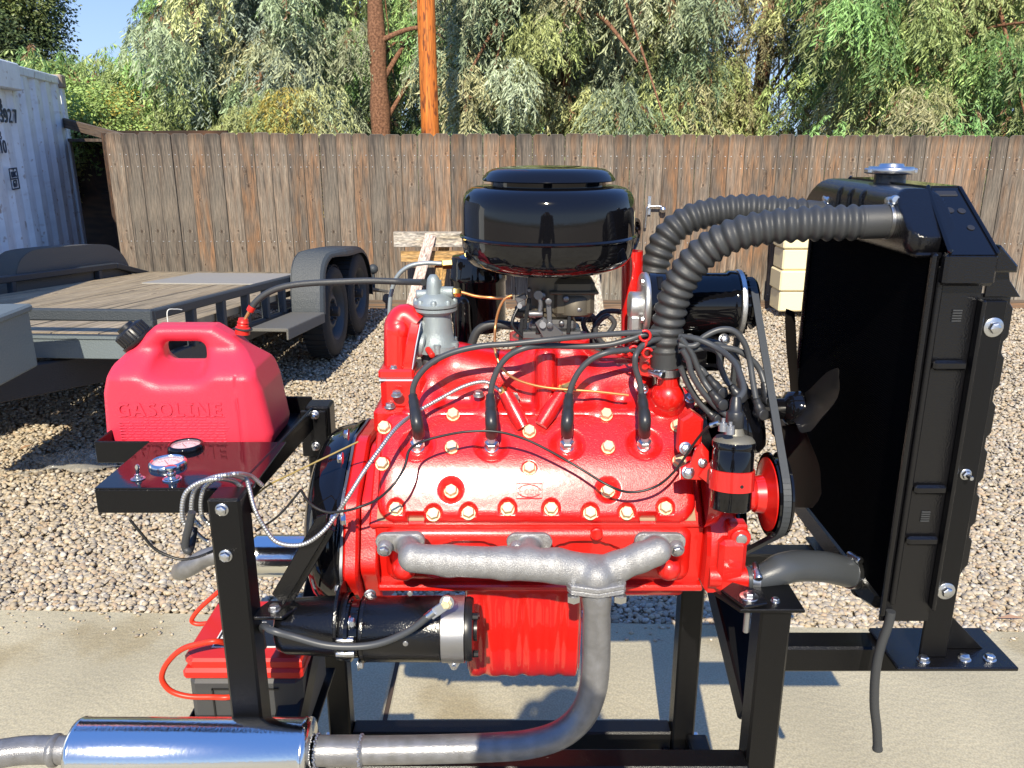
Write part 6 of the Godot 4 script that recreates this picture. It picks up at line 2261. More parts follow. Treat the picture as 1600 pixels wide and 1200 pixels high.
func ignition(t: Node3D) -> void:
	var R := 0.0052
	# wires and elbow boots of the near bank
	var tops := [Vector3(-0.1694, 1.058, -1.345), Vector3(-0.03715, 1.058, -1.345), Vector3(0.09724, 1.058, -1.345), Vector3(0.2218, 1.058, -1.345)]
	var bends := [Vector3(-0.158, 1.021, -1.3), Vector3(-0.03415, 1.022, -1.3), Vector3(0.09176, 1.023, -1.3), Vector3(0.2219, 1.024, -1.3)]
	var plugs := [Vector3(-0.1591, 0.9956, -1.322), Vector3(-0.03486, 0.9956, -1.322), Vector3(0.09366, 0.9968, -1.322), Vector3(0.2254, 0.9968, -1.322)]
	var runs := [
		[Vector3(-0.1695, 1.053, -1.345), Vector3(-0.1677, 1.074, -1.345), Vector3(-0.1561, 1.096, -1.345), Vector3(-0.1339, 1.117, -1.345), Vector3(-0.09898, 1.134, -1.345), Vector3(-0.05152, 1.145, -1.345), Vector3(0, 1.149, -1.345), Vector3(0.06426, 1.156, -1.345), Vector3(0.1406, 1.16, -1.36), Vector3(0.2068, 1.162, -1.37), Vector3(0.2738, 1.163, -1.38)],
		[Vector3(-0.03718, 1.053, -1.345), Vector3(-0.03373, 1.079, -1.345), Vector3(-0.02272, 1.107, -1.345), Vector3(-0.004307, 1.129, -1.345), Vector3(0.02363, 1.142, -1.345), Vector3(0.06077, 1.142, -1.36), Vector3(0.1148, 1.138, -1.37), Vector3(0.1639, 1.141, -1.37), Vector3(0.2018, 1.151, -1.37), Vector3(0.2308, 1.16, -1.37), Vector3(0.2761, 1.155, -1.39)],
		[Vector3(0.09733, 1.053, -1.345), Vector3(0.1013, 1.075, -1.345), Vector3(0.1137, 1.101, -1.345), Vector3(0.1337, 1.122, -1.345), Vector3(0.1614, 1.134, -1.345), Vector3(0.1935, 1.134, -1.36), Vector3(0.2189, 1.133, -1.37), Vector3(0.2551, 1.135, -1.39)],
		[Vector3(0.222, 1.053, -1.345), Vector3(0.2176, 1.079, -1.345), Vector3(0.2088, 1.107, -1.345), Vector3(0.2079, 1.128, -1.345), Vector3(0.2193, 1.14, -1.36), Vector3(0.2401, 1.149, -1.37), Vector3(0.2765, 1.148, -1.39)]]
	for i in 4:
		wire_part(t, "plug_wire", runs[i], R, M.wire)
		var st := mb()
		tube(st, smooth([tops[i], tops[i].lerp(bends[i], 0.45), bends[i].lerp(tops[i], 0.12), bends[i] + Vector3(0, -0.008, -0.006), plugs[i]], 6), func(k): return 0.0078 if k < 3 else (0.0093 if k < 8 else 0.0106), 20)
		part(t, "plug_boot", st, M.boot)
	# red wire looms
	for q in [[Vector3(0.2207, 1.133, -1.36), 1.0], [Vector3(0.2014, 1.123, -1.4), 0.9]]:
		var p: Vector3 = q[0]
		var k: float = q[1] * 0.001
		var st := mb()
		for h in [[4.0, 26.0, 9.0], [-14.0, 0.0, 8.0], [10.0, -4.0, 8.0]]:
			var pts := []
			for i in 15:
				var a: float = 0.5 + 5.3 * i / 14.0 + (2.6 if h[1] > 10 else 0.0)
				pts.append(p + Vector3(h[0] + cos(a) * h[2], h[1] + sin(a) * h[2], 0) * k)
			tube(st, PackedVector3Array(pts), 0.0024, 8)
		tube(st, smooth([p + Vector3(8, 20, 0) * k, p + Vector3(4, 8, 0) * k, p + Vector3(-8, 4, 0) * k], 4), 0.0026, 8)
		part(t, "wire_loom", st, M.red_gloss)
	var st2 := mb()
	ext(st2, [Vector3(0.2217, 1.077, -1.41), Vector3(0.2286, 1.124, -1.41), Vector3(0.2478, 1.124, -1.41), Vector3(0.2481, 1.071, -1.41)].map(func(p): return Vector2(p.x, p.y)), Transform3D(Basis(), Vector3(0, 0, -1.412)), 0.004, 0.001)
	part(t, "loom_stand", st2, M.red_gloss)
	# far bank wires crossing behind, with their loops
	for run in [[Vector3(0.2974, 1.118, -1.56), Vector3(0.2489, 1.092, -1.56), Vector3(0.2001, 1.067, -1.56), Vector3(0.162, 1.086, -1.56), Vector3(0.1302, 1.115, -1.56), Vector3(0.09895, 1.128, -1.56), Vector3(0.04943, 1.133, -1.56)], [Vector3(0.3019, 1.1, -1.58), Vector3(0.2624, 1.139, -1.58), Vector3(0.218, 1.154, -1.58), Vector3(0.1806, 1.155, -1.58), Vector3(0.1562, 1.139, -1.58), Vector3(0.09983, 1.145, -1.58), Vector3(0.06235, 1.149, -1.58)], [Vector3(0.2849, 1.053, -1.54), Vector3(0.2474, 1.059, -1.54), Vector3(0.2032, 1.085, -1.54), Vector3(0.1718, 1.104, -1.54), Vector3(0.1588, 1.129, -1.54), Vector3(0.168, 1.147, -1.54), Vector3(0.1824, 1.155, -1.54), Vector3(0.195, 1.141, -1.54), Vector3(0.1859, 1.123, -1.54)], [Vector3(0.2832, 1.03, -1.56), Vector3(0.2381, 1.054, -1.56), Vector3(0.1871, 1.082, -1.56), Vector3(0.1552, 1.105, -1.56), Vector3(0.1385, 1.131, -1.56), Vector3(0.1418, 1.147, -1.56), Vector3(0.154, 1.151, -1.56), Vector3(0.1606, 1.133, -1.56), Vector3(0.1551, 1.112, -1.56)], [Vector3(0.2991, 1.086, -1.56), Vector3(0.2376, 1.067, -1.56), Vector3(0.1753, 1.059, -1.56), Vector3(0.1313, 1.067, -1.56), Vector3(0.1246, 1.086, -1.56)]]:
		wire_part(t, "far_plug_wire", run, R, M.wire)
	# distributor at the front corner
	var d := Node3D.new()
	d.name = "distributor"
	t.add_child(d)
	var dc := Vector3(0.4091, 1.001, -1.37)
	var ax := Vector3(0.75, 0.35, 0.35).normalized()
	var st := mb()
	lathe(st, [[0, -0.05], [0.03, -0.05], [0.05, -0.03], [0.057, -0.02], [0.057, 0.01], [0.05, 0.02], [0.03, 0.026], [0, 0.026]], dc, ax, 36)
	part(d, "cap", st, M.black_gloss)
	st = mb()
	lathe(st, [[0.0, -0.09], [0.05, -0.09], [0.054, -0.05]], dc, ax, 32)
	part(d, "body", st, M.black_rough_gloss)
	# wire ends: [path, boot end]
	var ends := [
		[[Vector3(0.2779, 1.148, -1.34), Vector3(0.3047, 1.147, -1.34), Vector3(0.3197, 1.162, -1.34), Vector3(0.3445, 1.174, -1.34), Vector3(0.368, 1.172, -1.34), Vector3(0.3866, 1.153, -1.34), Vector3(0.3987, 1.123, -1.34), Vector3(0.4041, 1.089, -1.33), Vector3(0.4089, 1.061, -1.32)], Vector3(0.4195, 1.034, -1.315)],
		[[Vector3(0.2806, 1.136, -1.35), Vector3(0.3042, 1.137, -1.35), Vector3(0.3362, 1.142, -1.35), Vector3(0.3776, 1.137, -1.35), Vector3(0.4049, 1.12, -1.35), Vector3(0.4205, 1.102, -1.35), Vector3(0.4268, 1.083, -1.34)], Vector3(0.433, 1.054, -1.33)],
		[[Vector3(0.2793, 1.161, -1.34), Vector3(0.2989, 1.137, -1.34), Vector3(0.3126, 1.108, -1.34), Vector3(0.3238, 1.086, -1.34), Vector3(0.3344, 1.071, -1.33)], Vector3(0.3531, 1.048, -1.325)],
		[[Vector3(0.2827, 1.143, -1.33), Vector3(0.2933, 1.125, -1.33), Vector3(0.3013, 1.1, -1.33), Vector3(0.3192, 1.072, -1.33), Vector3(0.3426, 1.046, -1.33), Vector3(0.3678, 1.026, -1.325)], Vector3(0.3792, 1.016, -1.32)],
		[[Vector3(0.3125, 1.143, -1.35), Vector3(0.3454, 1.135, -1.35), Vector3(0.3525, 1.111, -1.35), Vector3(0.3628, 1.088, -1.35), Vector3(0.371, 1.077, -1.34)], Vector3(0.3864, 1.058, -1.335)],
		[[Vector3(0.2922, 1.12, -1.36), Vector3(0.3114, 1.108, -1.36), Vector3(0.3239, 1.1, -1.36), Vector3(0.3322, 1.091, -1.35)], Vector3(0.3559, 1.063, -1.345)],
		[[Vector3(0.2968, 1.149, -1.37), Vector3(0.3495, 1.144, -1.37), Vector3(0.3843, 1.117, -1.37), Vector3(0.3925, 1.083, -1.37)], Vector3(0.4019, 1.057, -1.36)],
		[[Vector3(0.2854, 1.108, -1.35), Vector3(0.3003, 1.077, -1.35), Vector3(0.3186, 1.048, -1.35), Vector3(0.3387, 1.027, -1.345)], Vector3(0.3514, 1.017, -1.34)]]
	for e in ends:
		wire_part(d, "wire", e[0], R, M.wire)
		var a: Vector3 = e[0][-1]
		boot_on(d, a, e[1], 0.0072, 0.0092)
		st = mb()
		rod(st, e[1] + Vector3(-0.004, 0, -0.012), e[1] + Vector3(0.002, 0.002, 0.009), 0.0098, 18, 0.0015)
		part(d, "terminal_cap", st, M.boot)
	# ignition coil in its red clamp
	var c := Node3D.new()
	c.name = "ignition_coil"
	t.add_child(c)
	var c0 := Vector3(0.3395, 0.9267, -1.175)
	var c1 := Vector3(0.3419, 1.039, -1.195)
	var up := (c1 - c0).normalized()
	var h := c0.distance_to(c1)
	st = mb()
	lathe(st, [[0, 0], [0.029, 0.0], [0.0315, 0.003], [0.0315, h * 0.80], [0.0305, h * 0.82], [0.0305, h * 0.85], [0.0325, h * 0.86], [0.0328, h * 0.93], [0.031, h * 0.95]], c0, up, 48)
	part(c, "can", st, M.black_gloss)
	st = mb()
	lathe(st, [[0.0328, h * 0.925], [0.031, h * 0.96], [0.027, h], [0.016, h + 0.003], [0.013, h + 0.012], [0.0115, h + 0.02], [0, h + 0.02]], c0, up, 40)
	part(c, "top", st, bumpy(mat("coil_top", 0.16, 0.15, 0.12, 0.4, 0.2), T.fine, 0.3, 10.0))
	st = mb()
	lathe(st, [[0.0115, 0.0], [0.0135, 0.002], [0.0135, 0.024], [0.0125, 0.027], [0.0095, 0.029], [0.0085, 0.044], [0.006, 0.05]], c0 + up * (h + 0.012), up, 24)
	part(c, "tower_boot", st, M.boot)
	wire_part(c, "coil_wire", [c0 + up * (h + 0.055)] + [Vector3(0.3581, 1.106, -1.22), Vector3(0.3588, 1.123, -1.25), Vector3(0.3554, 1.136, -1.28), Vector3(0.3395, 1.147, -1.32), Vector3(0.3094, 1.158, -1.34), Vector3(0.2834, 1.158, -1.36)], R, M.wire)
	for q in [[Vector3(0.3173, 1.063, -1.17), 0.012], [Vector3(0.3268, 1.06, -1.165), 0.010]]:
		st = mb()
		lathe(st, [[0.0075, -0.006], [0.0075, 0.002], [0.0068, 0.002], [0.0068, 0.007], [0.003, 0.008], [0.003, 0.008 + q[1] * 0.5], [0, 0.008 + q[1] * 0.5]], q[0], up, 12)
		part(c, "terminal", st, M.steel)
	st = mb()
	lathe(st, [[0.0320, h * 0.28], [0.0345, h * 0.285], [0.0345, h * 0.555], [0.0320, h * 0.56]], c0, up, 48)
	part(c, "clamp_band", st, M.red_gloss)
	st = mb()
	rod(st, c0 + up * h * 0.43 + Vector3(0.006, 0, 0.033), c0 + up * h * 0.43 + Vector3(0.0062, 0, 0.0352), 0.0028, 12)
	part(c, "clamp_hole", st, M.label_black)
	st = mb()
	var arm := [Vector3(0.2688, 0.957, -1.225), Vector3(0.3036, 0.9558, -1.215), Vector3(0.3132, 0.9731, -1.2), Vector3(0.3109, 1.005, -1.2), Vector3(0.2994, 1.019, -1.215), Vector3(0.2901, 1.009, -1.225), Vector3(0.2835, 0.9846, -1.225), Vector3(0.2677, 0.9758, -1.225)]
	ext(st, arm.map(func(p): return Vector2(p.x, p.y)), Transform3D(Basis(), Vector3(0, 0, -1.226)), 0.008, 0.0015)
	bar(st, Vector3(0.309, 0.9855, -1.212), Vector3(0.3264, 0.9732, -1.205), 0.004, 0.05, Vector3.UP, 0.001)
	part(c, "bracket", st, M.red_gloss)
	st = mb()
	ext(st, [Vector3(0.2774, 0.9757, -1.275), Vector3(0.2782, 1.034, -1.275), Vector3(0.2973, 1.047, -1.275), Vector3(0.3159, 1.034, -1.275), Vector3(0.3147, 0.9893, -1.275)].map(func(p): return Vector2(p.x, p.y)), Transform3D(Basis(), Vector3(0, 0, -1.315)), 0.03, 0.004)
	part(t, "head_ear", st, M.red_smooth)
	for q in [Vector3(0.2797, 0.9703, -1.217), Vector3(0.2772, 1.004, -1.235), Vector3(0.302, 0.9867, -1.217), Vector3(0.3056, 1.016, -1.3)]:
		put(c, "bolt", T.bolt_small if q.x > 0.29 else T.bolt, M.zinc, q, Vector3(0, 0.4, 1), q.x * 30)

func lines(t: Node3D) -> void:
	# copper fuel and vacuum pipes
	wire_part(t, "copper_pipe", [Vector3(-0.1078, 1.216, -1.465), Vector3(-0.08948, 1.214, -1.465), Vector3(-0.06318, 1.207, -1.465), Vector3(-0.02874, 1.204, -1.465), Vector3(0, 1.209, -1.44)], 0.0028, M.copper)
	wire_part(t, "copper_pipe", [Vector3(0, 1.217, -1.42), Vector3(-0.01338, 1.21, -1.42), Vector3(-0.0235, 1.19, -1.42), Vector3(-0.02926, 1.162, -1.42), Vector3(-0.03013, 1.138, -1.4), Vector3(-0.02772, 1.119, -1.385), Vector3(-0.01659, 1.098, -1.375), Vector3(0.005551, 1.079, -1.375), Vector3(0.04452, 1.066, -1.375), Vector3(0.08915, 1.06, -1.375), Vector3(0.145, 1.056, -1.375), Vector3(0.2033, 1.049, -1.375)], 0.0024, M.copper)
	# grey oil pipe arching over the fuel pump
	wire_part(t, "oil_pipe", [Vector3(-0.1364, 1.246, -1.6), Vector3(-0.1674, 1.247, -1.6), Vector3(-0.1986, 1.241, -1.6), Vector3(-0.2217, 1.223, -1.6), Vector3(-0.2354, 1.192, -1.6), Vector3(-0.2405, 1.16, -1.6), Vector3(-0.2435, 1.122, -1.6), Vector3(-0.2488, 1.056, -1.6)], 0.0042, mat("pipe_grey", 0.30, 0.34, 0.35, 0.4, 0.4))
	# thin black lead hung along the head
	wire_part(t, "sender_lead", [Vector3(0.3074, 1.067, -1.17), Vector3(0.2986, 1.061, -1.18), Vector3(0.2908, 1.039, -1.2), Vector3(0.2799, 1.01, -1.215), Vector3(0.2609, 0.9703, -1.225), Vector3(0.2334, 0.9382, -1.235), Vector3(0.1924, 0.928, -1.235), Vector3(0.1555, 0.9404, -1.235), Vector3(0.105, 0.9636, -1.26), Vector3(0.05259, 0.9912, -1.27), Vector3(0.01578, 1.007, -1.275), Vector3(-0.02624, 1.018, -1.275), Vector3(-0.07346, 1.018, -1.275), Vector3(-0.1147, 1.014, -1.265), Vector3(-0.1452, 1.008, -1.255), Vector3(-0.1644, 0.9995, -1.24), Vector3(-0.171, 0.9778, -1.22), Vector3(-0.1864, 0.9568, -1.2), Vector3(-0.2127, 0.9316, -1.2), Vector3(-0.2418, 0.9183, -1.2), Vector3(-0.2623, 0.9164, -1.19), Vector3(-0.2903, 0.9189, -1.18), Vector3(-0.3143, 0.9331, -1.18), Vector3(-0.3275, 0.9569, -1.18)], 0.0022, M.label_black, 6, 8)
	wire_part(t, "sender_lead", [Vector3(-0.3275, 0.9569, -1.18), Vector3(-0.3495, 0.9298, -1.18), Vector3(-0.3712, 0.9079, -1.18), Vector3(-0.4101, 0.8758, -1.2)], 0.0018, M.label_black, 6, 8)
	var st := mb()
	rod(st, Vector3(0.2999, 1.063, -1.178), Vector3(0.3115, 1.07, -1.172), 0.0042, 10)
	part(t, "lead_terminal", st, M.zinc)
	# braided gauge line from the gauge to the engine
	st = mb()
	corrugated(st, [Vector3(-0.0191, 1.053, -1.385), Vector3(-0.03921, 1.068, -1.385), Vector3(-0.05822, 1.07, -1.385), Vector3(-0.0875, 1.061, -1.385), Vector3(-0.1225, 1.046, -1.37), Vector3(-0.1643, 1.029, -1.34), Vector3(-0.1908, 1.02, -1.29), Vector3(-0.2122, 0.9989, -1.25), Vector3(-0.2343, 0.9724, -1.22), Vector3(-0.258, 0.9371, -1.2), Vector3(-0.2803, 0.9038, -1.2), Vector3(-0.2974, 0.8858, -1.18), Vector3(-0.3241, 0.8657, -1.18), Vector3(-0.3497, 0.8612, -1.18), Vector3(-0.3744, 0.8691, -1.18), Vector3(-0.3904, 0.8947, -1.18), Vector3(-0.4019, 0.9244, -1.18), Vector3(-0.4138, 0.9481, -1.2), Vector3(-0.4238, 0.9614, -1.22)], 0.0035, 0.0046, 0.0003, 0.0, 0.0, 9)
	part(t, "braided_line", st, M.braid)
	wire_part(t, "gold_lead", [Vector3(-0.2578, 0.9911, -1.3), Vector3(-0.3132, 0.9635, -1.3), Vector3(-0.3694, 0.9356, -1.3), Vector3(-0.4148, 0.912, -1.3), Vector3(-0.4442, 0.8883, -1.3)], 0.0016, M.gold_wire, 4, 6)

func corrugated(st: SurfaceTool, pts: Array, r: float, pitch: float, amp: float, plain0: float, plain1: float, sides := 28) -> void:
	var coarse := smooth(pts, 30)
	var total := 0.0
	for i in coarse.size() - 1:
		total += coarse[i].distance_to(coarse[i + 1])
	# walk the path in even steps, eight to a ridge
	var step := pitch / 8.0
	var path := PackedVector3Array([coarse[0]])
	var need := step
	var i := 0
	var p := coarse[0]
	while i < coarse.size() - 1:
		var d := p.distance_to(coarse[i + 1])
		if d >= need:
			p = p.move_toward(coarse[i + 1], need)
			path.append(p)
			need = step
		else:
			need -= d
			i += 1
			p = coarse[i]
	var n := path.size()
	tube(st, path, func(k):
		var s: float = k * step
		if s < plain0 or s > total - plain1:
			return r
		var ph := fposmod(s / pitch, 1.0)
		return r + amp * (pow(sin(PI * ph), 1.5) * 2.0 - 1.0), sides)

func clamp_at(parent: Node3D, c: Vector3, ax: Vector3, r: float, screw: Vector3) -> void:
	var g := Node3D.new()
	g.name = "hose_clamp"
	parent.add_child(g, true)
	var st := mb()
	lathe(st, [[r, -0.0065], [r + 0.0012, -0.0065], [r + 0.0014, 0.0065], [r, 0.0065]], c, ax, 36)
	part(g, "band", st, M.zinc)
	st = mb()
	var q := c + screw.normalized() * (r + 0.005)
	var tan := ax.cross(screw).normalized()
	rod(st, q - tan * 0.012, q + tan * 0.012, 0.0055, 12, 0.001)
	lathe(st, [[0.0072, 0], [0.0072, 0.005], [0.006, 0.007], [0, 0.007]], q + tan * 0.012, tan, 12)
	box(st, q - screw.normalized() * 0.003, Vector3(0.012, 0.012, 0.012), frame_of(ax), 0.002)
	part(g, "worm_screw", st, M.zinc)

func hoses() -> void:
	var near_pts := [Vector3(0.2702, 1.096, -1.395), Vector3(0.2674, 1.128, -1.395), Vector3(0.2688, 1.165, -1.395), Vector3(0.2724, 1.202, -1.39), Vector3(0.2814, 1.238, -1.385), Vector3(0.2987, 1.276, -1.375), Vector3(0.3262, 1.307, -1.365), Vector3(0.3626, 1.33, -1.35), Vector3(0.4104, 1.342, -1.34), Vector3(0.4661, 1.349, -1.325), Vector3(0.5328, 1.352, -1.315), Vector3(0.6, 1.355, -1.309)]
	var t := thing("upper_hose", "nearer ribbed black radiator hose rising from the red dome", "hose", "ribbed upper radiator hoses")
	var st := mb()
	corrugated(st, near_pts, 0.0262, 0.0185, 0.0026, 0.03, 0.05)
	part(t, "ribbed_tube", st, M.rubber)
	clamp_at(t, Vector3(0.2706, 1.089, -1.395), Vector3.UP, 0.0268, Vector3(-0.8, 0, 0.7))
	clamp_at(t, Vector3(0.5894, 1.355, -1.31), Vector3.RIGHT, 0.0268, Vector3(0, 1, -0.1))
	var far_pts := [Vector3(0.2693, 1.056, -1.6), Vector3(0.2707, 1.135, -1.6), Vector3(0.2727, 1.198, -1.6), Vector3(0.2799, 1.255, -1.6), Vector3(0.2997, 1.3, -1.6), Vector3(0.3348, 1.329, -1.6), Vector3(0.3803, 1.343, -1.6), Vector3(0.443, 1.35, -1.595), Vector3(0.5146, 1.345, -1.59), Vector3(0.6056, 1.337, -1.588)]
	t = thing("upper_hose", "farther ribbed black radiator hose arching behind the generator", "hose", "ribbed upper radiator hoses")
	st = mb()
	corrugated(st, far_pts, 0.0262, 0.0185, 0.0026, 0.03, 0.05)
	part(t, "ribbed_tube", st, M.rubber)
	clamp_at(t, Vector3(0.591, 1.338, -1.588), Vector3.RIGHT, 0.0268, Vector3(0, 1, 0.1))
	t = thing("lower_hose", "smooth black lower radiator hose beside the water pump", "hose")
	st = mb()
	var lp := smooth([Vector3(0.3981, 0.7619, -1.25), Vector3(0.4187, 0.7631, -1.25), Vector3(0.4393, 0.7675, -1.255), Vector3(0.466, 0.7729, -1.265), Vector3(0.4987, 0.7695, -1.28), Vector3(0.5518, 0.7559, -1.3), Vector3(0.6015, 0.7345, -1.32), Vector3(0.6382, 0.7211, -1.33)], 6)
	tube(st, lp, func(i): return 0.0205 + 0.0065 * smoothstep(6.0, 18.0, i) , 28)
	part(t, "tube", st, M.rubber_smooth)
	clamp_at(t, Vector3(0.4101, 0.7619, -1.25), Vector3.RIGHT, 0.0215, Vector3(0, 1, 0.5))
	clamp_at(t, Vector3(0.6083, 0.7321, -1.322), Vector3(0.9, -0.2, -0.3).normalized(), 0.0272, Vector3(0, 1, 0.0))
	st = mb()
	tube(st, smooth([Vector3(0.6313, 0.7238, -1.21), Vector3(0.6303, 0.6994, -1.21), Vector3(0.6229, 0.6562, -1.21), Vector3(0.6206, 0.6058, -1.21), Vector3(0.6265, 0.5413, -1.21), Vector3(0.6376, 0.4885, -1.21), Vector3(0.644, 0.4468, -1.21)], 7), func(i): return 0.0078 if i < 41 else 0.0088, 16)
	lone("drain_hose", st, M.rubber, "thin black drain hose hanging down under the radiator", "hose")
	# fuel hose from the can to the pump
	t = thing("fuel_hose", "grey rubber fuel hose running from the red can to the pump", "hose")
	wire_part(t, "rubber_hose", [Vector3(-0.4984, 1.167, -1.555), Vector3(-0.4861, 1.182, -1.555), Vector3(-0.4627, 1.198, -1.555), Vector3(-0.4314, 1.209, -1.555), Vector3(-0.3884, 1.215, -1.555), Vector3(-0.3275, 1.218, -1.555), Vector3(-0.2668, 1.22, -1.555), Vector3(-0.2062, 1.218, -1.555), Vector3(-0.1604, 1.228, -1.49)], 0.0062, M.rubber)
	wire_part(t, "copper_end", [Vector3(-0.521, 1.134, -1.555), Vector3(-0.5097, 1.15, -1.555), Vector3(-0.5011, 1.164, -1.555)], 0.0034, M.copper)
	st = mb()
	lathe(st, [[0.0072, -0.004], [0.0076, 0.0], [0.0072, 0.007]], Vector3(-0.4997, 1.165, -1.555), Vector3(0.5, 0.8, 0), 16)
	part(t, "red_clip", st, M.red_plastic)
	t = thing("gauge_line_coil", "coiled braided gauge line hanging at the instrument panel's corner", "cable")
	for k in 3:
		st = mb()
		corrugated(st, [Vector3(-0.4956, 0.8959, -1.16), Vector3(-0.5066, 0.9122, -1.16), Vector3(-0.5055, 0.9392, -1.16), Vector3(-0.496, 0.9626, -1.16), Vector3(-0.4749, 0.9774, -1.16), Vector3(-0.447, 0.9837, -1.16), Vector3(-0.4377, 0.9623, -1.2), Vector3(-0.4262, 0.9403, -1.215)].map(func(p): return p + Vector3(0.010 * k, 0.003 * k - 0.002 * k * k, -0.012 * k)), 0.0036, 0.0046, 0.0003, 0.0, 0.0, 9)
		part(t, "loop", st, M.braid)
	wire_part(t, "sleeve", [Vector3(-0.4877, 0.9332, -1.15), Vector3(-0.494, 0.9117, -1.15), Vector3(-0.5014, 0.8901, -1.15), Vector3(-0.5042, 0.8737, -1.15), Vector3(-0.5, 0.8671, -1.15), Vector3(-0.5033, 0.8687, -1.17), Vector3(-0.5047, 0.8864, -1.19)], 0.0062, M.rubber, 7, 12)
	wire_part(t, "tail", [Vector3(-0.5135, 0.887, -1.2), Vector3(-0.5075, 0.8758, -1.2), Vector3(-0.4957, 0.8622, -1.2), Vector3(-0.4879, 0.8576, -1.2)], 0.0034, M.braid, 6, 10)
	st = mb()
	tube(st, smooth([Vector3(-0.6247, 0.8814, -1.23), Vector3(-0.6082, 0.8548, -1.23), Vector3(-0.5923, 0.8303, -1.23), Vector3(-0.5707, 0.8162, -1.23), Vector3(-0.5471, 0.8091, -1.23), Vector3(-0.5201, 0.8139, -1.23), Vector3(-0.4923, 0.8256, -1.23)], 7), 0.0024, 8)
	lone("panel_wire", st, M.label_black, "thin black wire drooping below the instrument panel", "wire")

func exhaust() -> void:
	var t := thing("exhaust_manifold", "cast grey exhaust manifold on the engine's near side", "manifold")
	var main := [Vector3(-0.1559, 0.8468, -1.165), Vector3(-0.1007, 0.8423, -1.165), Vector3(-0.01008, 0.8378, -1.165), Vector3(0.07061, 0.8333, -1.165), Vector3(0.1264, 0.8209, -1.165)]
	var right := [Vector3(0.1265, 0.8186, -1.165), Vector3(0.1665, 0.8322, -1.165), Vector3(0.2011, 0.8479, -1.165), Vector3(0.2286, 0.8602, -1.165)]
	var ports := [[Vector3(-0.1564, 0.8486, -1.17), Vector3(-0.1753, 0.8374, -1.23)], [Vector3(0.02424, 0.8441, -1.17), Vector3(0.02957, 0.8374, -1.23)], [Vector3(0.2238, 0.8531, -1.17), Vector3(0.2366, 0.8374, -1.23)]]
	var bones := []
	for i in main.size() - 1:
		bones.append([main[i], main[i + 1], 0.0225 + 0.0015 * i, 0.024 + 0.0015 * i])
	for i in right.size() - 1:
		bones.append([right[i], right[i + 1], 0.0245 - 0.001 * i, 0.0235 - 0.001 * i])
	for q in ports:
		bones.append([q[0], q[1], 0.020, 0.0185])
	var neck := Vector3(0.1312, 0.8171, -1.15)
	bones.append([main[4], neck + Vector3(0, 0.006, 0), 0.027, 0.026])
	var ears := [Vector3(-0.2077, 0.8427, -1.222), Vector3(-0.1577, 0.8435, -1.225), Vector3(0.006294, 0.8427, -1.222), Vector3(0.05035, 0.8427, -1.222), Vector3(0.215, 0.8439, -1.222), Vector3(0.2685, 0.8427, -1.222)]
	var tabs := []
	for i in 3:
		tabs.append([ears[i * 2] + Vector3(0, 0.004, 0.002), ears[i * 2 + 1] + Vector3(0, 0.004, 0.002), 0.016, 0.016])
	var f := func(p: Vector3) -> float:
		var e := caps(p, bones, 0.008)
		var g := caps(p, tabs, 0.004)
		g = maxf(g, absf(p.z + 1.224) - 0.008)
		return smin(e, g, 0.007)
	var lo := Vector3(-0.25, 0.735, -1.262)
	part(t, "casting", nets(f, lo, Vector3(0.31, 0.905, -1.105), 0.0038), M.cast_iron)
	for p in [Vector3(-0.2053, 0.8462, -1.2), Vector3(0.008241, 0.8472, -1.198), Vector3(0.2648, 0.8472, -1.198)]:
		var st := mb()
		lathe(st, [[0.012, 0.0], [0.0125, 0.010], [0.011, 0.013], [0, 0.013]], p + Vector3(0, 0, -0.006), Vector3(0, -0.15, 1), 24)
		part(t, "washer", st, M.cast_iron)
		put(t, "nut", T.bolt, M.steel, p + Vector3(0, 0, 0.006), Vector3(0, -0.1, 1), 0.3)
	# flange joint
	var y := neck.y - 0.006
	for k in 2:
		var st := mb()
		ext(st, [Vector2(-0.045, -0.012), Vector2(-0.04, -0.022), Vector2(0.0, -0.033), Vector2(0.042, -0.020), Vector2(0.046, -0.01), Vector2(0.046, 0.012), Vector2(0.038, 0.022), Vector2(0, 0.033), Vector2(-0.042, 0.022), Vector2(-0.046, 0.012)], Transform3D(Basis(Vector3.RIGHT, Vector3.FORWARD, Vector3.UP), Vector3(neck.x, y - 0.0085 * k, -1.15)), 0.008, 0.0015)
		part(t, "flange", st, M.cast_iron)
	for s in [-0.036, 0.036]:
		var st := mb()
		lathe(st, [[0.0105, 0], [0.0105, 0.010], [0, 0.010]], Vector3(neck.x + s, y - 0.019, -1.13), Vector3.UP, 6)
		rod(st, Vector3(neck.x + s, y - 0.024, -1.135), Vector3(neck.x + s, y + 0.01, -1.135), 0.004, 10)
		part(t, "flange_bolt", st, M.zinc)
	# pipe and muffler, near side
	t = thing("exhaust_pipe", "grey near exhaust pipe curving down to the chrome muffler in front", "exhaust pipe")
	var st := mb()
	var pipe := smooth([Vector3(neck.x, y - 0.010, -1.15)] + [Vector3(0.1327, 0.7816, -1.145), Vector3(0.1344, 0.7239, -1.145), Vector3(0.1345, 0.6683, -1.14), Vector3(0.1292, 0.6202, -1.135), Vector3(0.1122, 0.5788, -1.13), Vector3(0.07919, 0.5494, -1.125), Vector3(0.03124, 0.5349, -1.12), Vector3(-0.02086, 0.5287, -1.12), Vector3(-0.1044, 0.5249, -1.12), Vector3(-0.2089, 0.5224, -1.12), Vector3(-0.3134, 0.5211, -1.12)], 7)
	tube(st, pipe, func(i): return 0.0225 if i > 10 else 0.024 - 0.0006 * maxf(0, i - 6), 32, false)
	part(t, "bent_pipe", st, M.grey_pipe)
	var mx := Vector3(-0.5223, 0.5211, -1.12)
	st = mb()
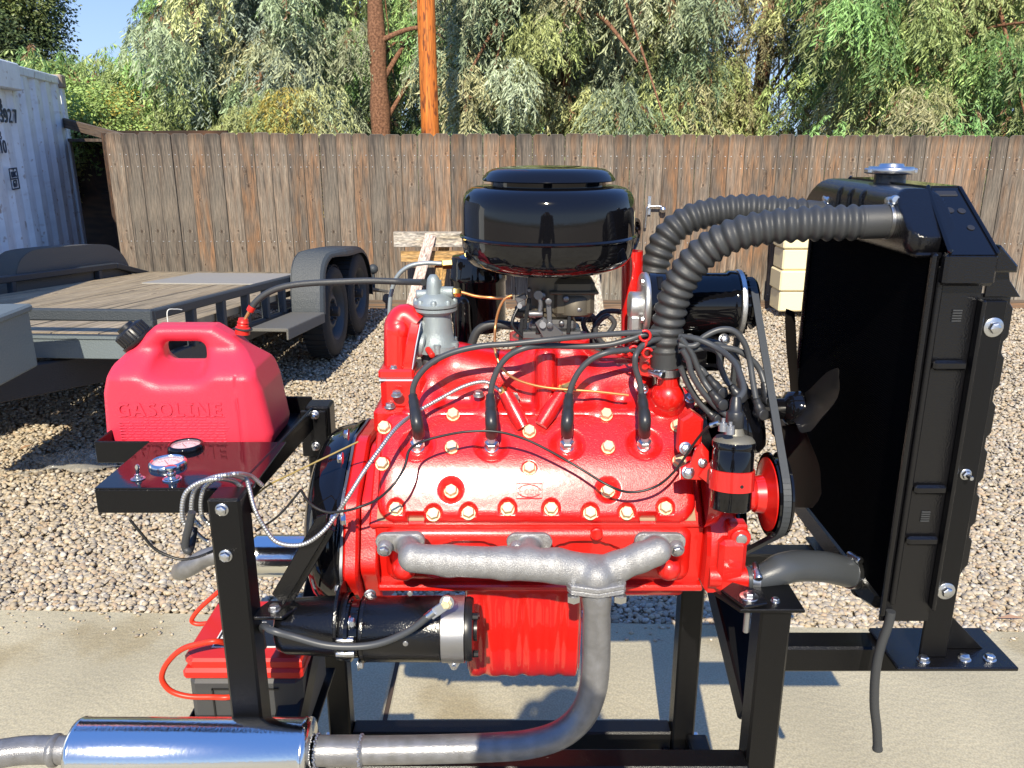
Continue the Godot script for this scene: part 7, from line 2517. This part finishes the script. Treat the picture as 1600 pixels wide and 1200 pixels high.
	lathe(st, [[0.0245, 0], [0.0245, 0.072], [0.0235, 0.074]], Vector3(-0.318, mx.y, -1.12), Vector3.RIGHT, 32)
	lathe(st, [[0.0228, 0.0], [0.0255, 0.003], [0.0228, 0.007]], Vector3(-0.248, mx.y, -1.12), Vector3.RIGHT, 32)
	part(t, "sleeve", st, M.grey_pipe)
	st = mb()
	for q in [[-0.2465, 0.0247], [-0.318, 0.026]]:
		for k in 40:
			var a := TAU * k / 40
			ball(st, Vector3(q[0] + 0.0012 * sin(k * 2.3), mx.y + cos(a) * q[1], -1.12 + sin(a) * q[1]), 0.0022, Vector3.UP, 6)
	part(t, "weld_bead", st, M.steel)
	t = thing("near_muffler", "polished chrome muffler lying low in front of the stand", "muffler")
	st = mb()
	lathe(st, [[0.024, -0.004], [0.044, 0.0], [0.0515, 0.004], [0.0535, 0.009], [0.0535, 0.012], [0.052, 0.014], [0.052, 0.372], [0.0535, 0.374], [0.0535, 0.379], [0.0515, 0.384], [0.044, 0.387], [0.024, 0.390]], Vector3(-0.712, mx.y, -1.12), Vector3.RIGHT, 72)
	part(t, "shell", st, M.chrome)
	st = mb()
	tube(st, smooth([Vector3(-0.70, mx.y, -1.12), Vector3(-0.76, mx.y + 0.002, -1.12), Vector3(-0.81, mx.y + 0.003, -1.115), Vector3(-0.88, mx.y - 0.004, -1.10), Vector3(-0.95, mx.y - 0.03, -1.07)], 8), 0.0225, 28)
	part(t, "tail_pipe", st, M.grey_pipe)
	st = mb()
	lathe(st, [[0.0228, 0], [0.0262, 0.004], [0.0262, 0.010], [0.0228, 0.014]], Vector3(-0.752, mx.y + 0.001, -1.12), Vector3.RIGHT, 28)
	part(t, "collar", st, M.grey_pipe)
	# far side muffler, seen between the posts
	t = thing("far_muffler", "chrome far muffler with bent grey tail pipe behind the left posts", "muffler")
	var q0 := Vector3(-0.6395, 0.487, -1.84)
	var q1 := Vector3(-0.4761, 0.487, -1.84)
	st = mb()
	lathe(st, [[0.022, -0.004], [0.044, 0.0], [0.050, 0.005], [0.052, 0.012], [0.0515, 0.014], [0.0515, 0.37], [0.044, 0.38]], q0, Vector3.RIGHT, 56)
	part(t, "shell", st, M.chrome)
	st = mb()
	tube(st, smooth([q0 + Vector3(0.01, 0, 0)] + [Vector3(-0.6741, 0.4906, -1.84), Vector3(-0.7217, 0.4906, -1.84), Vector3(-0.7625, 0.48, -1.84), Vector3(-0.7966, 0.4587, -1.84), Vector3(-0.8258, 0.4367, -1.86), Vector3(-0.8631, 0.3975, -1.92)], 6), 0.023, 24)
	part(t, "tail_pipe", st, M.grey_pipe)
	st = mb()
	tube(st, smooth([q0 + Vector3(0.37, 0, 0), q0 + Vector3(0.6, 0.0, 0.0), Vector3(0.10, q0.y + 0.01, -1.83), Vector3(0.145, 0.72, -1.82), Vector3(0.145, 0.80, -1.79)], 6), 0.0225, 20)
	part(t, "bent_pipe", st, M.grey_pipe)

func fuel_can() -> void:
	var t := thing("fuel_can", "pinkish red plastic gasoline can sitting in the black tray", "fuel can")
	# silhouette measured across its front; the depth narrows towards the handle
	var c := Vector3(-0.617, 0.912, -1.556)
	var grow := Vector3(1.09, 1.055, 1.0)
	var outline := PackedVector2Array([Vector2(-0.145, 0.0), Vector2(0.140, 0.0), Vector2(0.146, 0.02), Vector2(0.134, 0.105), Vector2(0.122, 0.142), Vector2(0.085, 0.186), Vector2(0.045, 0.213), Vector2(-0.058, 0.213), Vector2(-0.098, 0.178), Vector2(-0.128, 0.148), Vector2(-0.144, 0.10), Vector2(-0.150, 0.02)])
	var f := func(p: Vector3) -> float:
		var q := Vector2(p.x - c.x, p.y - c.y)
		# signed distance to the outline
		var d := 1e9
		var inside := false
		var n := outline.size()
		for i in n:
			var a := outline[i]
			var b := outline[(i + 1) % n]
			var ab := b - a
			var ap := q - a
			d = minf(d, (ap - ab * clampf(ap.dot(ab) / ab.length_squared(), 0, 1)).length_squared())
			if (a.y > q.y) != (b.y > q.y) and q.x < ab.x * (q.y - a.y) / ab.y + a.x:
				inside = not inside
		var s := sqrt(d) * (-1.0 if inside else 1.0)
		var half := 0.084
		if q.y > 0.125:
			half = lerpf(0.084, 0.030, smoothstep(0.125, 0.178, q.y))
		# sides curve round to the ends
		half -= 0.30 * maxf(absf(q.x) - 0.105, 0.0)
		var z := absf(p.z - c.z) - half
		var r := 0.016
		var e := Vector2(maxf(s + r, 0), maxf(z + r, 0)).length() + minf(maxf(s + r, z + r), 0.0) - r
		# finger opening
		var hq := Vector2(absf(q.x + 0.012) - 0.040 + 0.016, absf(q.y - 0.164) - 0.019 + 0.014)
		var h := Vector2(maxf(hq.x, 0), maxf(hq.y, 0)).length() + minf(maxf(hq.x, hq.y), 0.0) - 0.014
		h -= 0.35 * maxf(absf(p.z - c.z) - 0.012, 0.0)
		var k := 0.02
		var m := maxf(k - absf(e + h), 0.0) / k
		e = maxf(e, -h) + m * m * k * 0.25
		# moulded grooves at the front's right side
		var gx := absf(q.x - 0.094 + 0.10 * maxf(q.y - 0.06, 0.0) * 0.4) - 0.0015
		if p.z > c.z and q.y < 0.135:
			e = maxf(e, -maxf(gx, -(z + 0.0028)) if gx < 0.001 else e)
		return e
	part(t, "body", nets(f, Vector3(-0.775, 0.905, -1.65), Vector3(-0.462, 1.132, -1.462), 0.0042), M.can_plastic)
	t.transform = Transform3D(Basis.from_scale(grow), c - grow * c)
	var zf := c.z + 0.084
	var tm := text_mesh("GASOLINE", 0.0245, 0.0042, "Droid Sans", true)
	var o := part(t, "raised_lettering", tm, M.can_plastic)
	o.transform = Transform3D(Basis().scaled_local(Vector3(1.12, 1, 1)), Vector3(c.x - 0.024, c.y + 0.074, zf + 0.0004))
	var st := mb()
	var r := RandomNumberGenerator.new()
	r.seed = 8
	for row in 11:
		var y := c.y + 0.061 - row * 0.0053
		var x := -0.115 if row > 0 else -0.112
		var stop := 0.066 if row != 1 else 0.03
		if row == 1:
			x = -0.07
		while x < stop:
			var w := r.randf_range(0.006, 0.02)
			box(st, Vector3(c.x + x + w / 2, y, zf + 0.0002), Vector3(w, 0.0024, 0.0020), Basis(), 0.0006)
			x += w + 0.003
	part(t, "raised_print", st, M.can_plastic).set_meta("kind", "stuff")
	# black cap on the left shoulder
	var ca := Vector3(c.x - 0.096, c.y + 0.182, c.z + 0.0)
	var ax := Vector3(-0.62, 0.78, 0.12).normalized()
	st = mb()
	lathe(st, [[0.024, -0.03], [0.024, 0.0]], ca, ax, 28)
	part(t, "neck", st, M.can_plastic)
	st = mb()
	lathe(st, [[0.031, -0.002], [0.033, 0.0], [0.033, 0.005], [0.0285, 0.006], [0.0275, 0.026], [0.024, 0.029], [0.016, 0.030], [0.015, 0.036], [0, 0.037]], ca, ax, 36)
	var fr := frame_of(ax)
	for k in 24:
		var a := TAU * k / 24
		box(st, ca + fr * Vector3(cos(a) * 0.0282, sin(a) * 0.0282, 0.016), Vector3(0.0035, 0.0035, 0.02), fr * Basis(Vector3.BACK, a), 0.001)
	part(t, "cap", st, M.black_plastic)
	# red fitting where the hose leaves
	var q := Vector3(-0.5257, 1.124, -1.555)
	st = mb()
	lathe(st, [[0.013, -0.018], [0.013, -0.006], [0.010, -0.004], [0.0105, -0.001], [0.009, 0.001], [0.0105, 0.004], [0.009, 0.006], [0.0085, 0.011], [0, 0.011]], q, Vector3(0.15, 1, 0), 20)
	part(t, "hose_fitting", st, M.red_plastic)
	st = mb()
	lathe(st, [[0.0135, 0], [0.0155, 0.001], [0.0155, 0.003], [0.0135, 0.004]], q + Vector3(0, -0.010, 0), Vector3(0.15, 1, 0), 20)
	part(t, "hose_fitting_ring", st, M.rust_dark)

func panel_things() -> void:
	var y := 0.9476
	for q in [["oil_gauge", "chrome rimmed gauge at the front of the black panel", Vector3(-0.5827, 0.9476, -1.302), M.chrome], ["ammeter_gauge", "black rimmed gauge at the back of the black panel", Vector3(-0.5831, 0.9476, -1.383), M.black_gloss]]:
		var t := thing(q[0], q[1], "gauge", "gauges on the instrument panel")
		t.position = Vector3(q[2].x, y, q[2].z)
		var st := mb()
		lathe(st, [[0.031, 0], [0.0315, 0.004], [0.030, 0.008], [0.027, 0.0095], [0.025, 0.008], [0.0245, 0.004]], Vector3.ZERO, Vector3.UP, 48)
		part(t, "bezel", st, q[3])
		st = mb()
		lathe(st, [[0.0, 0.0032], [0.0245, 0.0035]].map(func(a): return a), Vector3.ZERO, Vector3.UP, 40)
		rod(st, Vector3(0, 0.001, 0), Vector3(0, 0.0036, 0), 0.0245, 40)
		part(t, "dial", st, M.dial_white)
		st = mb()
		for k in 9:
			var a := PI * 0.15 + PI * 0.7 * k / 8
			box(st, Vector3(cos(a) * 0.019, 0.0039, -sin(a) * 0.019 + 0.004), Vector3(0.005, 0.0004, 0.0012), Basis(Vector3.UP, a))
		box(st, Vector3(-0.004, 0.0042, -0.003), Vector3(0.022, 0.0006, 0.0014), Basis(Vector3.UP, 2.2))
		part(t, "needle_and_marks", st, M.label_black)
		st = mb()
		rod(st, Vector3(0, 0.0064, 0), Vector3(0, 0.0074, 0), 0.0248, 40)
		part(t, "glass", st, M.gauge_glass)
	var p := Vector3(-0.6088, 0.9476, -1.244)
	var t := thing("toggle_switch", "small chrome toggle switch at the panel's front left", "switch")
	t.position = p
	var st := mb()
	lathe(st, [[0.011, 0], [0.0115, 0.001], [0.008, 0.0015], [0.0075, 0.0015]], Vector3.ZERO, Vector3.UP, 24)
	lathe(st, [[0.0078, 0.001], [0.0078, 0.004], [0, 0.004]], Vector3.ZERO, Vector3.UP, 6)
	rod(st, Vector3(0, 0.003, 0), Vector3(0, 0.008, 0), 0.0048, 16)
	part(t, "nut", st, M.zinc)
	st = mb()
	tube(st, PackedVector3Array([Vector3(0, 0.006, 0), Vector3(0.001, 0.014, 0), Vector3(0.0015, 0.022, 0), Vector3(0.002, 0.025, 0)]), func(i): return [0.0022, 0.0028, 0.0036, 0.002][i], 14)
	part(t, "lever", st, M.chrome)
	p = Vector3(-0.5525, 0.9476, -1.242)
	t = thing("push_button", "chrome starter push button on the panel beside the post", "button")
	t.position = p
	st = mb()
	lathe(st, [[0.0125, 0], [0.0125, 0.004], [0.0085, 0.005], [0, 0.005]], Vector3.ZERO, Vector3.UP, 6)
	lathe(st, [[0.015, 0], [0.015, 0.0015], [0.012, 0.002]], Vector3.ZERO, Vector3.UP, 28)
	rod(st, Vector3(0, 0.004, 0), Vector3(0, 0.013, 0), 0.0068, 20, 0.001)
	part(t, "collar", st, M.chrome)
	st = mb()
	rod(st, Vector3(0, 0.011, 0), Vector3(0, 0.019, 0), 0.0052, 20, 0.001)
	lathe(st, [[0.006, 0.017], [0.0092, 0.019], [0.0092, 0.022], [0.007, 0.023], [0, 0.0235]], Vector3.ZERO, Vector3.UP, 24)
	part(t, "knob", st, M.chrome)

func battery() -> void:
	var t := thing("car_battery", "red-topped grey battery on the low shelf behind the left posts", "battery")
	var x0 := -0.622
	var x1 := -0.395
	var st := mb()
	span(st, x0 + 0.006, x1 - 0.006, 0.359, 0.497, 1.342, 1.540, 0.012)
	part(t, "case", st, M.battery_grey)
	st = mb()
	span(st, x0, x1, 0.497, 0.520, 1.335, 1.547, 0.006)
	ext(st, [Vector2(x0, -1.545), Vector2(x1, -1.545), Vector2(x1, -1.337), Vector2(x0 + 0.02, -1.337), Vector2(x0, -1.357)], Transform3D(Basis(Vector3.RIGHT, Vector3.BACK, Vector3.DOWN), Vector3(0, 0.541, 0)), 0.022, 0.005)
	part(t, "lid", st, M.red_plastic)
	st = mb()
	span(st, x0 + 0.045, x1 - 0.012, 0.5412, 0.5424, 1.375, 1.47)
	part(t, "label", st, M.label_white)
	st = mb()
	span(st, x0 + 0.048, x1 - 0.015, 0.5425, 0.5432, 1.378, 1.467)
	part(t, "label_field", st, M.label_black)
	st = mb()
	for k in 9:
		span(st, x0 + 0.053, x1 - 0.10, 0.5433, 0.5438, 1.385 + k * 0.0085, 1.389 + k * 0.0085 + 0.001 * (k % 3))
	part(t, "code_stripes", st, M.label_white)
	st = mb()
	span(st, x0 + 0.05, x0 + 0.053, 0.36, 0.475, 1.339, 1.3418)
	span(st, x0 + 0.05, x1 - 0.05, 0.472, 0.475, 1.339, 1.3418)
	part(t, "case_rib", st, M.black_plastic)
	for q in [[x0 + 0.10, 1.365], [x1 - 0.03, 1.365]]:
		st = mb()
		rod(st, Vector3(q[0], 0.541, -q[1]), Vector3(q[0], 0.56, -q[1]), 0.009, 18, 0.001)
		box(st, Vector3(q[0] - 0.006, 0.553, -q[1]), Vector3(0.034, 0.014, 0.026), Basis(), 0.004)
		part(t, "terminal", st, M.pump_grey)
	t = thing("battery_cable", "orange-red battery cable looping out in front of the battery", "cable", "orange-red battery cables")
	wire_part(t, "wire", [Vector3(x0 + 0.095, 0.553, -1.362)] + [Vector3(-0.5416, 0.5921, -1.32), Vector3(-0.5775, 0.5867, -1.32), Vector3(-0.6082, 0.5758, -1.32), Vector3(-0.6332, 0.5539, -1.32), Vector3(-0.6493, 0.5291, -1.32), Vector3(-0.6532, 0.5068, -1.32), Vector3(-0.6391, 0.4843, -1.32), Vector3(-0.6079, 0.473, -1.32), Vector3(-0.5659, 0.4716, -1.32), Vector3(-0.5298, 0.4716, -1.32), Vector3(-0.4951, 0.4541, -1.36)], 0.0052, M.orange_cable)
	t = thing("battery_cable", "orange-red battery cable looping beside the left post above the battery", "cable", "orange-red battery cables")
	wire_part(t, "wire", [Vector3(-0.5749, 0.6124, -1.5), Vector3(-0.6109, 0.5799, -1.5), Vector3(-0.6401, 0.553, -1.5), Vector3(-0.6582, 0.532, -1.5), Vector3(-0.6637, 0.5184, -1.5), Vector3(-0.6484, 0.5123, -1.5), Vector3(-0.6106, 0.5184, -1.5), Vector3(-0.5701, 0.526, -1.5)], 0.0048, M.orange_cable)
	st = mb()
	ext(st, [Vector2(0, 0), Vector2(0.05, 0.004), Vector2(0.052, 0.02), Vector2(0.02, 0.026), Vector2(0.0, 0.018)], Transform3D(Basis(), Vector3(x1 + 0.002, 0.57, -1.52)), 0.03, 0.004)
	part(t, "terminal_cover", st, M.red_plastic)

func photographer() -> void:
	# stands behind the viewpoint; the sun throws this person's shadow on the pipe and slab
	var t := thing("person", "person in dark clothes standing with raised hands, seen as shadow and reflection", "person")
	var o := Vector3(-0.05, 0, 0.245)
	var bones := []
	var add := func(a: Vector3, b: Vector3, ra: float, rb: float) -> void:
		bones.append([o + a, o + b, ra, rb])
	for s in [-1.0, 1.0]:
		add.call(Vector3(0.10 * s, 0.90, 0), Vector3(0.11 * s, 0.49, -0.01), 0.085, 0.058)
		add.call(Vector3(0.11 * s, 0.49, -0.01), Vector3(0.12 * s, 0.09, 0.03), 0.056, 0.042)
		add.call(Vector3(0.12 * s, 0.05, 0.03), Vector3(0.14 * s, 0.035, -0.14), 0.045, 0.035)
		add.call(Vector3(0.18 * s, 1.38, 0.0), Vector3(0.25 * s, 1.14, -0.06), 0.055, 0.043)
		add.call(Vector3(0.25 * s, 1.14, -0.06), Vector3(0.10 * s, 1.44, -0.135), 0.042, 0.031)
	add.call(Vector3(0, 0.95, 0), Vector3(0, 1.15, 0), 0.15, 0.14)
	add.call(Vector3(-0.06, 1.30, 0), Vector3(0.06, 1.30, 0), 0.13, 0.13)
	add.call(Vector3(-0.15, 1.39, 0), Vector3(0.15, 1.39, 0), 0.06, 0.06)
	add.call(Vector3(0, 1.40, 0), Vector3(0, 1.52, -0.02), 0.055, 0.052)
	part(t, "body", nets(func(p): return caps(p, bones, 0.05), o + Vector3(-0.4, -0.02, -0.32), o + Vector3(0.4, 1.58, 0.24), 0.016), mat("dark_cloth", 0.03, 0.035, 0.05, 0.85))
	var skin := mat("skin", 0.42, 0.25, 0.18, 0.5)
	var hc := o + Vector3(0, 1.585, -0.03)
	var head := func(p: Vector3) -> float:
		var q := p - hc
		var e := Vector3(q.x / 0.078, q.y / 0.112, q.z / 0.098).length()
		e = (e - 1.0) * 0.08
		e = smin(e, caps(p, [[hc + Vector3(0, -0.07, -0.045), hc + Vector3(0, -0.085, -0.055), 0.042, 0.032]], 0.01), 0.03)
		e = smin(e, caps(p, [[hc + Vector3(0, 0.005, -0.09), hc + Vector3(0, -0.028, -0.108), 0.009, 0.014]], 0.01), 0.012)
		for s in [-1.0, 1.0]:
			e = smin(e, caps(p, [[hc + Vector3(0.079 * s, 0.012, 0.0), hc + Vector3(0.076 * s, -0.022, -0.004), 0.014, 0.010]], 0.01), 0.006)
			e = maxf(e, -(p.distance_to(hc + Vector3(0.032 * s, 0.008, -0.105)) - 0.017))
		return e
	part(t, "head", nets(head, hc - Vector3(0.11, 0.15, 0.14), hc + Vector3(0.11, 0.13, 0.12), 0.006), skin)
	var hair := func(p: Vector3) -> float:
		var q := p - hc - Vector3(0, 0.012, 0.012)
		var e := (Vector3(q.x / 0.086, q.y / 0.112, q.z / 0.100).length() - 1.0) * 0.085
		return maxf(e, -(p.y - hc.y) * 0.75 - (p.z - hc.z) * 0.6 + 0.012 * 0 - 0.0)
	part(t, "hair", nets(hair, hc - Vector3(0.12, 0.15, 0.14), hc + Vector3(0.12, 0.15, 0.14), 0.007), mat("hair", 0.03, 0.02, 0.014, 0.6))
	for s in [-1.0, 1.0]:
		var w := o + Vector3(0.10 * s, 1.455, -0.140)
		var fing := []
		fing.append([w, w + Vector3(-0.012 * s, 0.05, -0.02), 0.024, 0.026])
		for k in 4:
			var b := w + Vector3((0.008 - 0.012 * k * 0.6) * s, 0.062 + 0.010 * (k % 2), -0.018 - 0.006 * k)
			var m := b + Vector3(-0.018 * s, 0.026 - 0.003 * k, -0.012)
			fing.append([b, m, 0.009, 0.0085])
			fing.append([m, m + Vector3(-0.022 * s, 0.004, 0.004), 0.0085, 0.0075])
		fing.append([w + Vector3(-0.01 * s, 0.02, 0.0), w + Vector3(-0.045 * s, 0.045, 0.012), 0.011, 0.0085])
		var g := fing
		part(t, "hand", nets(func(p): return caps(p, g, 0.006), w + Vector3(-0.09, -0.03, -0.08), w + Vector3(0.09, 0.13, 0.05), 0.005), skin)
	var st := mb()
	box(st, Vector3(-0.05, 1.53, 0.085), Vector3(0.10, 0.06, 0.022), Basis(), 0.006)
	part(t, "camera", st, M.black_plastic)
